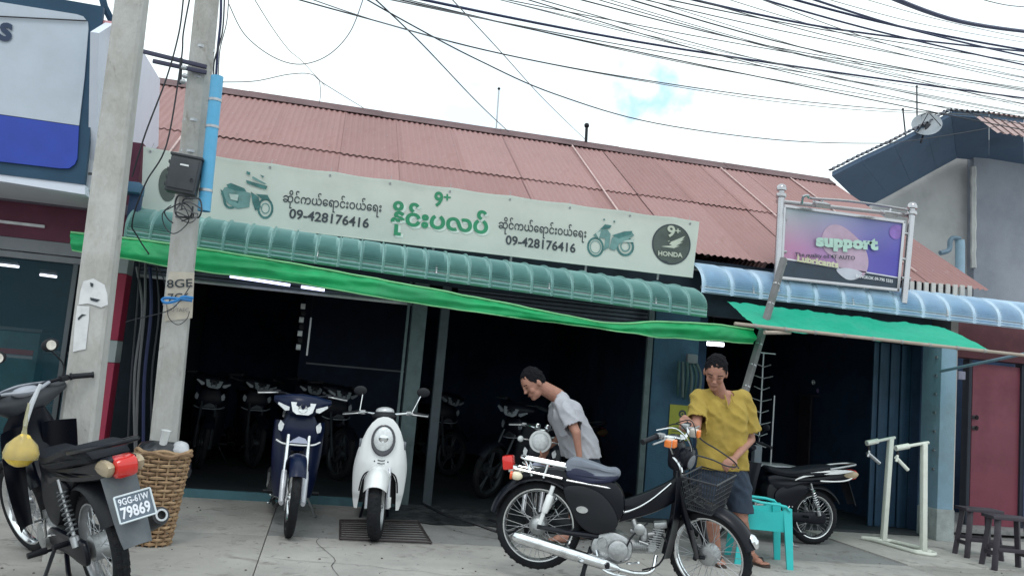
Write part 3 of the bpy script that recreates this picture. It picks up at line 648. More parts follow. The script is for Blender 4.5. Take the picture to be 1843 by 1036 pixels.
# ------------------------------------------------------------------ neighbouring shop on the left
MAR = mat('maroon_panel', (.11, .018, .045), .6, var=.15, dirt=(.06, .02, .03)); REDC = mat('crimson_paint', (.30, .018, .055), .6, var=.15, dirt=(.16, .02, .04), dirt_scale=3)
GRYF = mat('grey_aluminium', (.20, .21, .23), .5, .2, var=.1); nbr = thing('neighbour_shop', (-3.4, 8.1, 0), 0, 'glass fronted maroon shop left of the broad concrete pole', 'building')
NY = 8.1
def nb_(name, x0, x1, y0, y1, z0, z1, m_, bev=0, par=None): return MB().box(Vector(((x0+x1)/2, (y0+y1)/2, (z0+z1)/2))-Vector(nbr.location), (x1-x0, y1-y0, z1-z0), bev=bev).build(name, m_, par or nbr)
zt, zb = PY(60, 336, NY).z, PY(60, 432, NY).z
xe = PY(216, 620, NY).x; xi = PY(190, 620, NY).x
nb_('fascia', -9, xe-.02, 8.02, 8.16, zb, zt+.5, MAR); nb_('fascia_strip', -9, PY(88, 400, NY).x, 8.0, 8.018, PY(40, 408, NY).z, PY(40, 403, NY).z, PAPER)
nb_('fascia_band', -9, xe-.02, 7.99, 8.015, PY(60, 370, NY).z, PY(60, 352, NY).z, mat('dull_grey_band', (.12, .10, .13), .7, dirt=(.05, .04, .06), dirt_scale=6))
nb_('lintel', -9, xi-.02, 8.03, 8.15, PY(60, 455, NY).z, zb-.003, GRYF)
zc = [PY(203, y, NY).z for y in (455, 492, 612, 652, 1500)]
xw1 = xi
cm = [mat('grey_band', (.32, .35, .36), .8), REDC, mat('grey_band', (.32, .35, .36), .8), REDC]
pil = put('pillar', None, nbr)
for i in range(4):
    za, zb_ = zc[i], max(0, zc[i+1]); MB().box(Vector(((xw1+xe)/2-.06, 8.1, (za+zb_)/2))-Vector(nbr.location), (xe-xw1+.12, .22-.004*i, za-zb_-.003), bev=.006).build('pillar_section', cm[i], pil)
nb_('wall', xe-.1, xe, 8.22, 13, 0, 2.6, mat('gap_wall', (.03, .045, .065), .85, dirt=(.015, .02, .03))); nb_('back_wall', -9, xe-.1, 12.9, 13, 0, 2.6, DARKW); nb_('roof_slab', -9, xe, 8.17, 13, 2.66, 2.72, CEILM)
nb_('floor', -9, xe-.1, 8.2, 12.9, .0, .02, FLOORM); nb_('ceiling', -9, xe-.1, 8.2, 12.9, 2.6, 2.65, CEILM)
# window frame, door frame and glass
wf = put('window', None, nbr); xg1 = PY(143, 620, NY).x; ztop = PY(60, 456, NY).z
GL = mat('tinted_glass', (.012, .06, .085), .04, var=.02, alpha=.35, spec=.3); GLF = mat('frame_dark', (.07, .08, .09), .4, .4)
o_ = Vector(nbr.location)
def wpiece(name, x0, x1, z0, z1, m_, d=.06, yc=8.07): MB().box(Vector(((x0+x1)/2, yc, (z0+z1)/2))-o_, (x1-x0, d, z1-z0), bev=.004).build(name, m_, wf)
wpiece('frame', xg1-.06, xg1, 0, ztop-.005, GRYF); wpiece('frame', xg1-.125, xg1-.085, 0, ztop-.05, GLF); wpiece('frame', -9, xg1-.065, ztop-.06, ztop-.005, GRYF); wpiece('frame', -9, xg1-.13, .0, .12, GLF)
wpiece('frame', xg1-2.3, xg1-2.24, .125, ztop-.065, GRYF); wpiece('pane', xg1-2.24, xg1-.125, .12, ztop-.06, GL, d=.008, yc=8.075); wpiece('pane', -9, xg1-2.3, .12, ztop-.06, GL, d=.008, yc=8.075)
wpiece('side_panel', xg1+.002, xw1-.1, 0, ztop, mat('dark_gap', (.02, .02, .03), .8))
LAMP = mat('lit_tube', (.85, .88, 1), .4, emit=5, var=0)
for (x0, y0, x1, y1_, lab) in ((0, 476, 34, 480, 'short lit ceiling tube nearest the left edge, inside the glass fronted shop'), (72, 494, 102, 498, 'short lit ceiling tube inside the glass fronted shop, near its window frame')):
    a, b_ = PY(x0, y0, 9.0), PY(x1, y1_, 9.0); t = thing('ceiling_lamp', a, 0, lab, 'lamp'); MB().tube([(0, 0, 0), b_-a], .012, 8).build('tube', LAMP, t); MB().box((b_-a)/2+Vector((0, 0, .04)), ((b_-a).length, .06, .03)).build('holder', GRYF, t)
# goods seen through the glass
for k, (x, y, w, h, c) in enumerate(((35, 600, .34, .5, (.10, .28, .30)), (95, 640, .3, .6, (.04, .12, .16)), (20, 700, .5, .4, (.12, .2, .2)), (100, 720, .35, .35, (.08, .22, .18)))):
    p = PY(x, y, 9.4+.2*k); t = thing('display_counter', (p.x, p.y, .02), 0, ('pale teal display cabinet seen through the left glass', 'dark tall cabinet behind the glass near its frame', 'low grey counter behind the left glass', 'small green cabinet behind the glass by the pole')[k], 'cabinet')
    m_ = mat('cabinet_%d' % k, c, .5, var=.3, scale=7); MB().box((0, 0, p.z/2), (w*1.5, .4, p.z), bev=.02).build('body', m_, t); MB().box((0, -.21, p.z*.55), (w*1.2, .02, .03)).build('shelf', GRYF, t); MB().box((0, 0, p.z+.02), (w*1.6, .45, .03)).build('top', GRYF, t)
# light box sign above the neighbour
sg = thing('light_box_sign', (-3.4, 7.0, 2.4), 0, 'big box sign at the upper left with a pale grey and blue face', 'sign'); so_ = Vector(sg.location)
xr_ = PY(178, 200, 7.0).x; WHB = mat('white_sign_box', (.60, .63, .68), .6, var=.06, scale=2, dirt=(.42, .45, .50), dirt_amt=.4, dirt_scale=2)
zt1 = PY(188, 18, 7.0).z; zb1 = PY(160, 340, 7.0).z
SP_ = [PX(x, y, xr_+.012) for x, y in ((172, 345), (178, 60), (206, 42), (255, 88), (288, 143), (285, 262), (232, 330))]
ztb = SP_[2].z-.05
MB().box(Vector(((xr_-7.5)/2, 7.95, (ztb+zb1)/2))-so_, (7.5+xr_, 1.75, ztb-zb1), bev=.02).build('box', WHB, sg)
SP_ = [p-so_ for p in SP_]; n = len(SP_); SQ_ = [p+Vector((-.06, 0, 0)) for p in SP_]; tr = tessellate_polygon([[Vector((p.y, p.z, 0)) for p in SP_]])
MB().add(SP_+SQ_, [tuple(t) for t in tr]+[tuple(i+n for i in reversed(t)) for t in tr]+[(i, (i+1) % n, (i+1) % n+n, i+n) for i in range(n)]).build('side_panel', mat('white_side_panel', (.66, .70, .80), .6, var=.05, scale=2, dirt=(.5, .53, .6), dirt_scale=2), sg, smooth=0)
def sq(pts, y, name, m_, d=.012, n=0):
    P = [PY(x, yy, y)-so_ for x, yy in pts]
    k = len(P); tr = tessellate_polygon([[Vector((p.x, p.z, 0)) for p in P]]); Q = [p+Vector((0, d, 0)) for p in P]
    MB().add(P+Q, [tuple(t) for t in tr]+[tuple(i+k for i in reversed(t)) for t in tr]+[(i, (i+1) % k, (i+1) % k+k, i+k) for i in range(k)]).build(name, m_, sg, smooth=0)
sq([(-420, -95), (186, 12), (152, 332), (-420, 262)], 7.0-.03, 'frame', mat('slate_blue_frame', (.03, .07, .12), .6, var=.15, scale=3, spec=.2), d=.05)
def rc(x0, y0, x1, y1_, sl): return None
sq([(-400, -60), (138, 26), (150, 30), (158, 40), (159, 52), (152, 140), (142, 226), (-400, 148)], 6.955, 'face', mat('pale_sign_face', (.44, .49, .56), .45, var=.05))
sq([(-400, 150), (142, 227), (139, 285), (134, 296), (124, 303), (108, 303), (-400, 245)], 6.952, 'face', mat('blue_sign_face', (.012, .045, .36), .45, var=.1))
px_text("s", (-3, 71), (21, 74), .28, mat('navy_letter', (.01, .03, .08), .5), sg, lambda X, Z: Vector((X, 6.95, Z))-so_, Yp=6.95, bold=.03, name='letter')
MB().tube([PY(-100, 25, 6.94)-so_, PY(40, 32, 6.94)-so_, PY(156, 38, 6.94)-so_], .006, 5).build('wire', CAB, sg)
sq([(-400, 250), (153, 333), (153, 350), (145, 349), (-400, 262)], 6.98, 'ledge', mat('white_side_panel', (.6, .62, .66), .6), d=.12)
MB().lathe([(.05, 0), (.05, .3), (0, .3)], PY(186, 48, 7.05)-so_, 'x', 14).build('spot_lamp', mat('pink_lamp', (.55, .25, .27), .5), sg)
MB().tube([PY(180, -20, 7.1)-so_, PY(188, 12, 7.1)-so_, PY(203, 42, 7.2)-so_], .03, 6).build('lamp_arm', mat('slate_blue_frame', (.08, .12, .17)), sg)
MB().box(PY(165, 313, 6.96)-so_, (.05, .01, .02)).build('label', CAB, sg)
# slate box bracket at awning end
p = PY(240, 340, 7.6); t = thing('awning_bracket', p, 0, 'small blue metal box at the left end of the green awning', 'bracket'); MB().box((0, 0, 0), (.14, .2, .09), bev=.01).build('box', mat('dull_blue', (.05, .13, .22), .6), t); MB().box((.02, .05, -.15), (.09, .1, .22), bev=.01).build('arm', mat('dull_blue2', (.02, .05, .12), .6), t)

# ------------------------------------------------------------------ billboard over the second front
sb_ = thing('billboard', PY(1512, 520, 7.95), 0, 'purple billboard in a stainless frame with two ball topped posts', 'sign'); bo = Vector(sb_.location)
STN = mat('stainless', (.48, .47, .49), .22, .9, var=.05, dirt=(.4, .38, .38), dirt_scale=8, dirt_amt=.3)
V = lambda x, y, d=0: PY(x, y, 7.95+d)-bo
for (xb_, yb_, xt_, yt_) in ((1398, 506, 1406, 352), (1628, 528, 1641, 384)):
    a, b_ = V(xb_, yb_), V(xt_, yt_); MB().tube([a-(b_-a)*.12, b_], .036, 12).build('post', STN, sb_)
    d = (b_-a).normalized(); q = b_; MB().lathe([(0, -.02), (.05, -.02), (.055, 0), (.05, .02), (.03, .03), (.03, .05), (.05, .055), (.052, .08), (.04, .11), (.02, .122), (0, .125)], q, d, 16).build('ball_cap', STN, sb_)
c = [(1411, 371), (1626, 400), (1615, 522), (1405, 500)]
def bil(u, v, d=0): a = V(*c[0], d).lerp(V(*c[1], d), u); b_ = V(*c[3], d).lerp(V(*c[2], d), u); return a.lerp(b_, 1-v)
MB().add([bil(0, 0, .03), bil(1, 0, .03), bil(1, 1, .03), bil(0, 1, .03), bil(0, 0, .09), bil(1, 0, .09), bil(1, 1, .09), bil(0, 1, .09)], [(0, 1, 2, 3), (7, 6, 5, 4), (0, 4, 5, 1), (1, 5, 6, 2), (2, 6, 7, 3), (3, 7, 4, 0)]).build('backing', STEEL, sb_)
for (a, b_) in (((0, 0), (1, 0)), ((1, 0), (1, 1)), ((1, 1), (0, 1)), ((0, 1), (0, 0))): 
    A, B_ = bil(*a), bil(*b_); d = B_-A; MB().box((A+B_)/2, (.035, .035, d.length+.03), d.to_track_quat('Z', 'Y').to_matrix(), bev=.005).build('frame', STN, sb_)
for (x0, y0, x1, y1_) in ((1398, 362, 1640, 388), (1390, 512, 1630, 538)): MB().tube([V(x0, y0, .05), V(x1, y1_, .05)], .022, 8).build('cross_rail', STN, sb_)
for (x0, x1, ys) in ((1404, 1413, (394, 452, 474)), (1624, 1636, (420, 466, 500))):
    for y in ys: MB().tube([V(x0-2, y), V(x1+2, y+1)], .017, 8).build('bolt', STN, sb_)
# poster face: soft purple, pink and blue, with a round pale figure and bubble letters
pm = bpy.data.materials.new('poster_print'); pm.use_nodes = True; t_ = pm.node_tree; bs = t_.nodes['Principled BSDF']; bs.inputs['Roughness'].default_value = .3
uvn = t_.nodes.new('ShaderNodeUVMap'); sx = t_.nodes.new('ShaderNodeSeparateXYZ'); t_.links.new(uvn.outputs[0], sx.inputs[0])
r1 = t_.nodes.new('ShaderNodeValToRGB'); e = r1.color_ramp.elements; e[0].color = (.50, .22, .36, 1); e[1].position = 1; e[1].color = (.075, .06, .40, 1); x_ = e.new(.45); x_.color = (.40, .22, .48, 1); x_ = e.new(.7); x_.color = (.12, .09, .42, 1)
r2 = t_.nodes.new('ShaderNodeValToRGB'); e = r2.color_ramp.elements; e[0].color = (.42, .48, .50, 1); e[0].position = 0; e[1].position = 1; e[1].color = (.16, .14, .46, 1)
mx = t_.nodes.new('ShaderNodeMix'); mx.data_type = 'RGBA'; mr = t_.nodes.new('ShaderNodeMapRange'); mr.inputs['From Min'].default_value = .45; mr.inputs['From Max'].default_value = 1
nzp = t_.nodes.new('ShaderNodeTexNoise'); nzp.inputs['Scale'].default_value = 2.5; t_.links.new(uvn.outputs[0], nzp.inputs['Vector'])
t_.links.new(sx.outputs['X'], r1.inputs[0]); t_.links.new(sx.outputs['X'], r2.inputs[0]); t_.links.new(sx.outputs['Y'], mr.inputs[0]); t_.links.new(mr.outputs[0], mx.inputs['Factor'])
t_.links.new(r1.outputs[0], mx.inputs['A']); t_.links.new(r2.outputs[0], mx.inputs['B']); t_.links.new(mx.outputs['Result'], bs.inputs['Base Color'])
mb = MB().add([bil(0, 0, -.0), bil(1, 0, 0), bil(1, 1, 0), bil(0, 1, 0)], [(0, 1, 2, 3)]); me = mb.mesh('poster', 0); me.materials.append(pm)
uv = me.uv_layers.new(name='UVMap'); 
for p_ in me.polygons:
    for li in p_.loop_indices:
        v = me.vertices[me.loops[li].vertex_index].co; ds = [(v-bil(*q)).length for q in ((0, 0), (1, 0), (1, 1), (0, 1))]; uv.data[li].uv = ((0, 0), (1, 0), (1, 1), (0, 1))[ds.index(min(ds))]
put('poster', me, sb_)
def bp_(u, v, k=1): return bil(u, v, -.003*k)
def bpoly(pts, m_, k, name='printed_picture'):
    P = [bp_(x, y, k) for x, y in pts]; tr = tessellate_polygon([[Vector((x, y, 0)) for x, y in pts]]); MB().add(P, [tuple(t) for t in tr]).build(name, m_, sb_, smooth=0)
bpoly([(0, .0), (1, .0), (1, .17), (0, .26)], mat('navy_strip', (.02, .035, .06), .35, var=.2), 1)
bpoly([(0, .265), (1, .175), (1, .19), (0, .285)], mat('white_line', (.75, .72, .78)), 2)
bpoly(closed2([(.985, .92), (.94, .95), (.895, .90), (.89, .80), (.93, .74), (.98, .77)]), mat('pink_glow', (.24, .13, .44), .4, var=.3, scale=9), 2)
bpoly(closed2([(.32, .60), (.36, .78), (.45, .84), (.56, .76), (.68, .58), (.73, .36), (.70, .16), (.58, .08), (.50, .18), (.44, .36), (.36, .44)]), mat('pale_pink_figure', (.50, .34, .46), .4, var=.2, scale=3), 2)
bpoly(closed2([(.46, .20), (.56, .24), (.68, .20), (.64, .10), (.55, .08)]), mat('lilac', (.55, .53, .62), .4, var=.1), 3)
px_text("support", (1466, 442), (1578, 449), .165, mat('mint_print', (.45, .62, .55), .4, var=.15), sb_, lambda X, Z: Vector((X, 7.93, Z))-bo, Yp=7.95, bold=.07)
px_text("The quality oil 4T AUTO", (1428, 461), (1536, 468), .055, INK, sb_, lambda X, Z: Vector((X, 7.927, Z))-bo, Yp=7.95, bold=.02)
px_text("Lubricants", (1432, 470), (1506, 482), .09, mat('yellow_print', (.62, .58, .40)), sb_, lambda X, Z: Vector((X, 7.927, Z))-bo, Yp=7.95, bold=.05)
px_text("BANGKOK 09-795 5555", (1538, 499), (1604, 509), .045, mat('white_line', (.75, .72, .78)), sb_, lambda X, Z: Vector((X, 7.93, Z))-bo, Yp=7.95, bold=.02)
# two small floodlights on a bent bar over the poster
MB().tube(spline([V(1443, 366, -.05), V(1446, 354, -.12), V(1455, 352, -.16), V(1462, 357, -.14), V(1530, 362, -.12), V(1600, 372, -.1), V(1636, 378, 0)], 5), .014, 8).build('lamp_bar', STN, sb_)
for (x, y) in ((1478, 368), (1600, 384)):
    MB().box(V(x, y, -.2), (.16, .10, .05), Matrix.Rotation(rad(25), 3, 'X'), bev=.01).build('floodlight', STN, sb_); MB().tube([V(x, y, -.18), V(x+3, y-8, -.13)], .01, 6).build('lamp_arm', STN, sb_)

# ------------------------------------------------------------------ building behind on the right
rb = thing('tall_house', (PY(1750, 500, 12.5).x, 12.5, 0), 0, 'tall pale rendered house with deep dark blue eaves behind the billboard', 'house'); ro = Vector(rb.location)
PW = mat('pale_render', (.50, .50, .50), .9, var=.1, scale=1.5, bump=.3, dirt=(.30, .30, .30), dirt_scale=1.3, dirt_amt=.6); BW = mat('blue_grey_render', (.30, .32, .37), .9, var=.12, scale=1.5, bump=.4, dirt=(.20, .22, .27), dirt_scale=1.2, dirt_amt=.7)
def rp(x, y, Y): return PY(x, y, Y)-ro
def wallpoly(name, pts, Y, d, m_):
    P = [rp(x, y, Y) for x, y in pts]; 
    Q = [p+Vector((0, d, 0)) for p in P]; n = len(P); tr = tessellate_polygon([[Vector((p.x, p.z, 0)) for p in P]])
    MB().add(P+Q, [tuple(t) for t in tr]+[tuple(i+n for i in reversed(t)) for t in tr]+[(i, (i+1) % n, (i+1) % n+n, i+n) for i in range(n)]).build(name, m_, rb, smooth=0)
wallpoly('wall', [(1570, 340), (1716, 255), (1752, 262), (1752, 760), (1570, 740)], 12.5, .2, PW); wallpoly('wall', [(1752.5, 250), (2100, 270), (2100, 800), (1752.5, 760)], 12.35, .3, BW)
ck = [rp(1752, 300+i*13, 12.33)+Vector((.02*noise.noise((i*.8, 1, 0))-.0, 0, 0)) for i in range(15)]
MB().tube(ck, [.045+.02*abs(noise.noise((i*1.3, 3, 1))) for i in range(15)], 5).build('plaster_edge', mat('white_plaster', (.62, .62, .6), .9), rb)
EAV = mat('dark_blue_eaves_board', (.11, .17, .26), .8, var=.2, scale=2, stretch=(1, 1, 1), dirt=(.06, .10, .17), dirt_scale=2)
fr = [(1497, 317), (1550, 290), (1610, 262), (1668, 232), (1712, 208), (1780, 213), (1843, 222), (1960, 240)]; bk = [(1556, 375), (1600, 352), (1640, 330), (1685, 305), (1722, 285), (1780, 290), (1843, 300), (1960, 320)]
n = len(fr)
for i in range(n-1):
    A, B_, C_, D_ = rp(*fr[i], 11.3), rp(*fr[i+1], 11.3), rp(*bk[i+1], 12.42), rp(*bk[i], 12.42); up_ = Vector((0, 0, .07)); g = (B_-A)*.004
    q = [A+g, B_-g, C_-g, D_+g]; MB().add(q+[p+up_ for p in q], [(0, 1, 2, 3), (7, 6, 5, 4), (0, 4, 5, 1), (1, 5, 6, 2), (2, 6, 7, 3), (3, 7, 4, 0)]).build('eaves_board', EAV, rb, smooth=0)
E_ = [rp(*fr[i], 11.25)+Vector((0, 0, .10)) for i in range(n)]
for i in range(n-1):
    L_ = (E_[i+1]-E_[i]); L0 = L_.length; d = L_.normalized(); back = Vector((.0, 1.0, .10)).normalized()
    k = max(3, int(L0/.09)); w0 = L0/k
    mb = MB().grid(lambda u, v: E_[i]+d*(u*L0)+back*(v*.12)+Vector((0, 0, .022*math.cos(u*k*2*PI)+.012*noise.noise((u*7+i, v, 2)))), k*6, 1)
    mb.build('roof_sheet', RED[i % 3] if i > 4 else mat('grey_roof_sheet', (.10, .11, .14), .7, var=.2, dirt=(.2, .15, .14)), rb, smooth=60)
for i in range(7):
    a, b_ = rp(1752+i*16, 214+i*2.2, 11.2), rp(1790+i*16, 243+i*2.5, 10.7)
    MB().grid(lambda u, v: a.lerp(b_, v)+Vector((u*.22, .0, .012*math.cos(u*4*PI)+.05)), 12, 1).build('ridge_sheet', mat('pink_ridge_sheet', (.42, .30, .29), .7, var=.15), rb, smooth=60)
# satellite dish and rods on its roof
p = PY(1667, 232, 11.3); t = thing('satellite_dish', p, 0, 'round grey satellite dish standing on the edge of the dark roof', 'satellite dish'); ax = Vector((-.45, -.7, .35)).normalized(); 
t.scale = (.78, .78, .78)
DSH = mat('dish_grey', (.30, .33, .36), .5, var=.1)
MB().lathe([(0, 0), (.1, .008), (.2, .035), (.28, .07), (.285, .075), (.2, .045), (0, .01)], (0, 0, .05), ax, 24).build('dish', DSH, t)
for a in (0, 2.1, 4.2): MB().tube([Vector((0, 0, .05))+(ax.orthogonal().normalized()*math.cos(a)+ax.cross(ax.orthogonal().normalized())*math.sin(a))*.26+ax*.06, ax*.42+Vector((0, 0, .05))], .009, 5).build('feed_strut', CAB, t)
MB().box(ax*.42+Vector((0, 0, .05)), (.07, .07, .07), bev=.01).build('feed', WHITEP, t); MB().tube([(0, .03, 0), (-.1, .02, -.3)], .02, 6).build('mount', CAB, t)
MB().box((.02, -.05, .03), (.16, .01, .13)).build('panel_frame', CAB, t)
for k, (a, b_, lab) in enumerate((((1632, 250), (1625, 197), 'leaning thin rod left of the satellite dish'), ((1651, 212), (1650, 156), 'tall thin aerial rod rising behind the satellite dish'), ((1697, 222), (1699, 200), 'short forked rod right of the satellite dish'))):
    A, B_ = PY(*a, 11.6), PY(*b_, 11.6); t = thing('aerial_rod', A, 0, lab, 'aerial'); MB().tube([(0, 0, -.1), B_-A], .012, 6).build('rod', CAB, t); MB().ell(B_-A, (.022,)*3, 6).build('tip', CAB, t)
    if k == 2: MB().tube([(-.16, 0, .12), (.02, 0, .2), (.1, 0, .13)], .01, 5).build('fork', CAB, t)
# drain pipe, fence slats and gutter
p = PY(1728, 525, 11.9); t = thing('drain_pipe', p, 0, 'pale blue drain pipe with an elbow fixed to the pale house wall', 'pipe'); PBL = mat('pale_blue_pvc', (.30, .45, .56), .5, var=.1)
MB().tube([(0, 0, -.2), PY(1728, 440, 11.9)-p, PY(1727, 432, 11.9)-p], .075, 12).build('pipe', PBL, t); MB().tube(spline([PY(1727, 430, 11.88)-p, PY(1716, 428, 11.88)-p, PY(1710, 434, 11.88)-p, PY(1708, 450, 11.88)-p, PY(1692, 455, 11.88)-p], 4), .04, 8).build('elbow', mat('blue_grey_pipe', (.12, .2, .27), .5), t)
fn_ = thing('slat_fence', PY(1640, 535, 8.22), 0, 'short row of pale upright boards under the right corner of the red roof', 'fence'); fo = Vector(fn_.location)
for i in range(9):
    x = 1640+i*13; a, b_ = PY(x, 538, 8.22)-fo, PY(x+1, 506+i*1.0, 8.22)-fo; MB().box((a+b_)/2, (.055, .02, (b_-a).length), bev=.003).build('slat', mat('cream_slat', (.52, .50, .48), .7, var=.12, dirt=(.3, .3, .3)), fn_)
MB().tube([PY(1638, 530, 8.24)-fo, PY(1752, 537, 8.24)-fo], .014, 6).build('rail', STEEL, fn_)
# low wall, red door and dark doorway at the far right
rd = thing('red_door_house', (7.6, 9.1, 0), 0, 'house front at the right edge with a dull red door under a maroon beam', 'building'); r0 = Vector(rd.location); DY = 9.1
def rbx(name, xp0_, xp1_, Y0, Y1, z0, z1, m_, par=None, **k): 
    a, b_ = PY(xp0_, 800, Y0).x, PY(xp1_, 800, Y0).x; return MB().box(Vector(((a+b_)/2, (Y0+Y1)/2, (z0+z1)/2))-r0, (b_-a, Y1-Y0, z1-z0), bev=.004).build(name, m_, par or rd, **k)
DRED = mat('dull_red_door', (.20, .045, .07), .55, var=.12, scale=2, dirt=(.13, .03, .05), dirt_scale=1.5, dirt_amt=.7)
rbx('door', 1748, 1836, DY, DY+.05, .05, 2.02, DRED); rbx('door_jamb', 1741, 1747, DY-.03, DY+.08, 0, 2.06, mat('dark_jamb', (.02, .025, .04), .7)); rbx('door_jamb', 1837, 1845, DY-.03, DY+.08, 0, 2.06, mat('dark_jamb', (.02, .025, .04), .7))
rbx('wall', 1846, 2050, DY-.05, DY+.15, 0, 2.5, mat('lilac_wall', (.20, .22, .42), .8, var=.1, dirt=(.25, .3, .38)))
rbx('beam', 1700, 2050, DY-.06, DY+.14, 2.07, 2.55, mat('maroon_beam', (.10, .03, .04), .7, var=.2)); rbx('dark_recess', 1700, 2050, DY+1.2, DY+1.3, 0, 2.6, DARKW); rbx('step', 1700, 2050, 8.75, DY+1.2, 0, .05, CONC[2])
for z in (1.35, 1.22): MB().lathe([(.03, -.05), (.03, .0), (.015, .0)], Vector((PY(1752, 780, DY).x, DY-.0, z))-r0, 'y', 10).build('door_lock', STEEL, rd)
MB().box(Vector((PY(1718, 675, DY).x, DY-.1, PY(1718, 675, DY).z))-r0, (.1, .06, .1), bev=.01).build('fuse_box', mat('lilac_box', (.3, .3, .4)), rd)

# ------------------------------------------------------------------ overhead wires
WG = 'bundle of overhead wires at the upper right'
def wire(pts, r, m_, lab, grp=None):
    P = [PY(*p) for p in pts]
    if len(P) == 2: 
        mid = (P[0]+P[1])/2; L_ = (P[1]-P[0]).length; P = [P[0], P[0].lerp(P[1], .25)-Vector((0, 0, .0045*L_)), mid-Vector((0, 0, .006*L_)), P[0].lerp(P[1], .75)-Vector((0, 0, .0045*L_)), P[1]]
    if P[-1].x > 6: P = P+[P[-1]+(P[-1]-P[-2])*.6+Vector((0, 0, .12))]
    return cable('overhead_wire', P, r, m_, lab, 'wire', grp, n=8)
GW = mat('grey_wire', (.13, .13, .14), .6)
bund = [(150, -135, 1990, 262, 1.0), (560, -42, 1900, 184, 1.6), (780, -26, 1900, 172, .9), (850, -30, 1900, 236, .8), (940, -40, 1900, 198, .8), (1060, -30, 1900, 120, 1.0), (1120, -30, 1900, 98, 1.5), (1330, -28, 1900, 99, 1.7), (1390, -25, 1900, 112, 1.3),
        (1560, -22, 1900, 62, 3.2), (1010, -36, 1900, 150, .8), (860, -10, 1900, 214, .7), (1230, -26, 1900, 136, .7), (1180, -20, 1900, 160, .8), (1030, -20, 1900, 190, .7), (930, -12, 1900, 222, .7), (1280, -28, 1900, 128, 1.2), (690, -10, 1900, 222, .8), (1450, -12, 1900, 84, .6), (1720, -15, 1920, 12, .9),
        (1080, -16, 1900, 170, 1.0), (1140, -8, 1900, 206, .6), (900, 0, 1900, 196, .6), (1350, -8, 1900, 150, .7), (1500, -18, 1900, 78, .6), (990, -14, 1900, 166, .9)]
for k, (x0, y0, x1, y1_, w) in enumerate(bund):
    w = w*1.35 if w >= 1.2 else w
    d0, d1 = 4.6+.5*((k*7) % 5), 7.5+.5*((k*3) % 4); mm = NAVYC if w >= 1.2 else (CAB if w > .75 else GW)
    lab = 'thick navy cable in the bundle of wires crossing the upper right sky' if w >= 1.2 else 'thin dark wire in the bundle crossing the upper right sky'
    wire([(x0, y0, d0), (x0*.5+x1*.5, (y0+y1_)/2+14+6*math.sin(k*2.3), (d0+d1)/2), (x1, y1_, d1)], .0054*w, mm, lab, WG+(' (thick)' if w >= 1.2 else ' (thin)'))
wire([(520, -5, 5), (640, 28, 5.2), (880, 92, 5.6), (1120, 138, 6.2), (1400, 178, 7.2), (1640, 200, 8.2), (1843, 212, 9.4)], .0048, CAB, 'long dark wire sagging across the middle of the sky past the blue patch')
wire([(540, -8, 5), (700, 45, 5.2), (900, 97, 5.7), (1150, 145, 6.3), (1420, 186, 7.2), (1640, 203, 8.2), (1860, 204, 9.6)], .0035, GW, 'thin grey wire close above the long sagging wire past the blue patch')
wire([(640, -12, 5.2), (740, 45, 5.3), (860, 108, 5.6), (1000, 170, 6.0), (1180, 222, 6.8), (1400, 252, 7.8), (1560, 258, 8.6), (1640, 253, 9.4), (1790, 228, 10.5)], .005, CAB, 'lowest sagging wire reaching the eaves of the tall house')
wire([(668, -8, 5), (760, 80, 6), (860, 185, 8), (915, 237, 11.3)], .005, CAB, 'straight wire dropping steeply to the red roof ridge at the grey aerial')
wire([(805, -10, 5), (900, 92, 6.5), (980, 180, 8.8), (1052, 250, 11.4)], .004, GW, 'faint wire dropping steeply to the black pipe stub on the ridge')
wire([(680, -5, 5), (900, 40, 5.5), (1200, 95, 6.5), (1500, 140, 7.6), (1860, 205, 9)], .0048, GW, 'grey wire just under the bundle at the upper right')
wire([(412, 8, 6.3), (440, 62, 6.3), (490, 102, 6.3), (540, 116, 6.3), (590, 100, 6.3), (630, 58, 6.3), (655, -5, 6.3)], .004, GW, 'deep loop of thin wire hanging right of the pole top')
wire([(398, 148, 6.5), (460, 146, 6.8), (520, 134, 7.2), (560, 134, 7.6), (585, 152, 8.2), (655, 195, 10.8)], .004, GW, 'thin wire from the blue pipe top humping over to the roof')
wire([(455, -6, 6), (490, 50, 7), (520, 90, 8), (545, 112, 9.6), (585, 155, 11)], .0035, GW, 'faint slanting wire above the left of the roof')
wire([(575, 145, 7.8), (577, 170, 9), (574, 188, 11)], .0035, GW, 'short thin wire dropping to the left roof ridge')

p = PY(22, 632, 8.8); t = thing('shop_notice', p, 0, 'small red and white notice seen low through the left glass', 'notice'); MB().box((0, 0, 0), (.36, .01, .05)).build('red_band', mat('notice_red', (.5, .06, .06), .5), t); MB().box((0, 0, -.045), (.36, .01, .025)).build('white_band', PAPER, t)
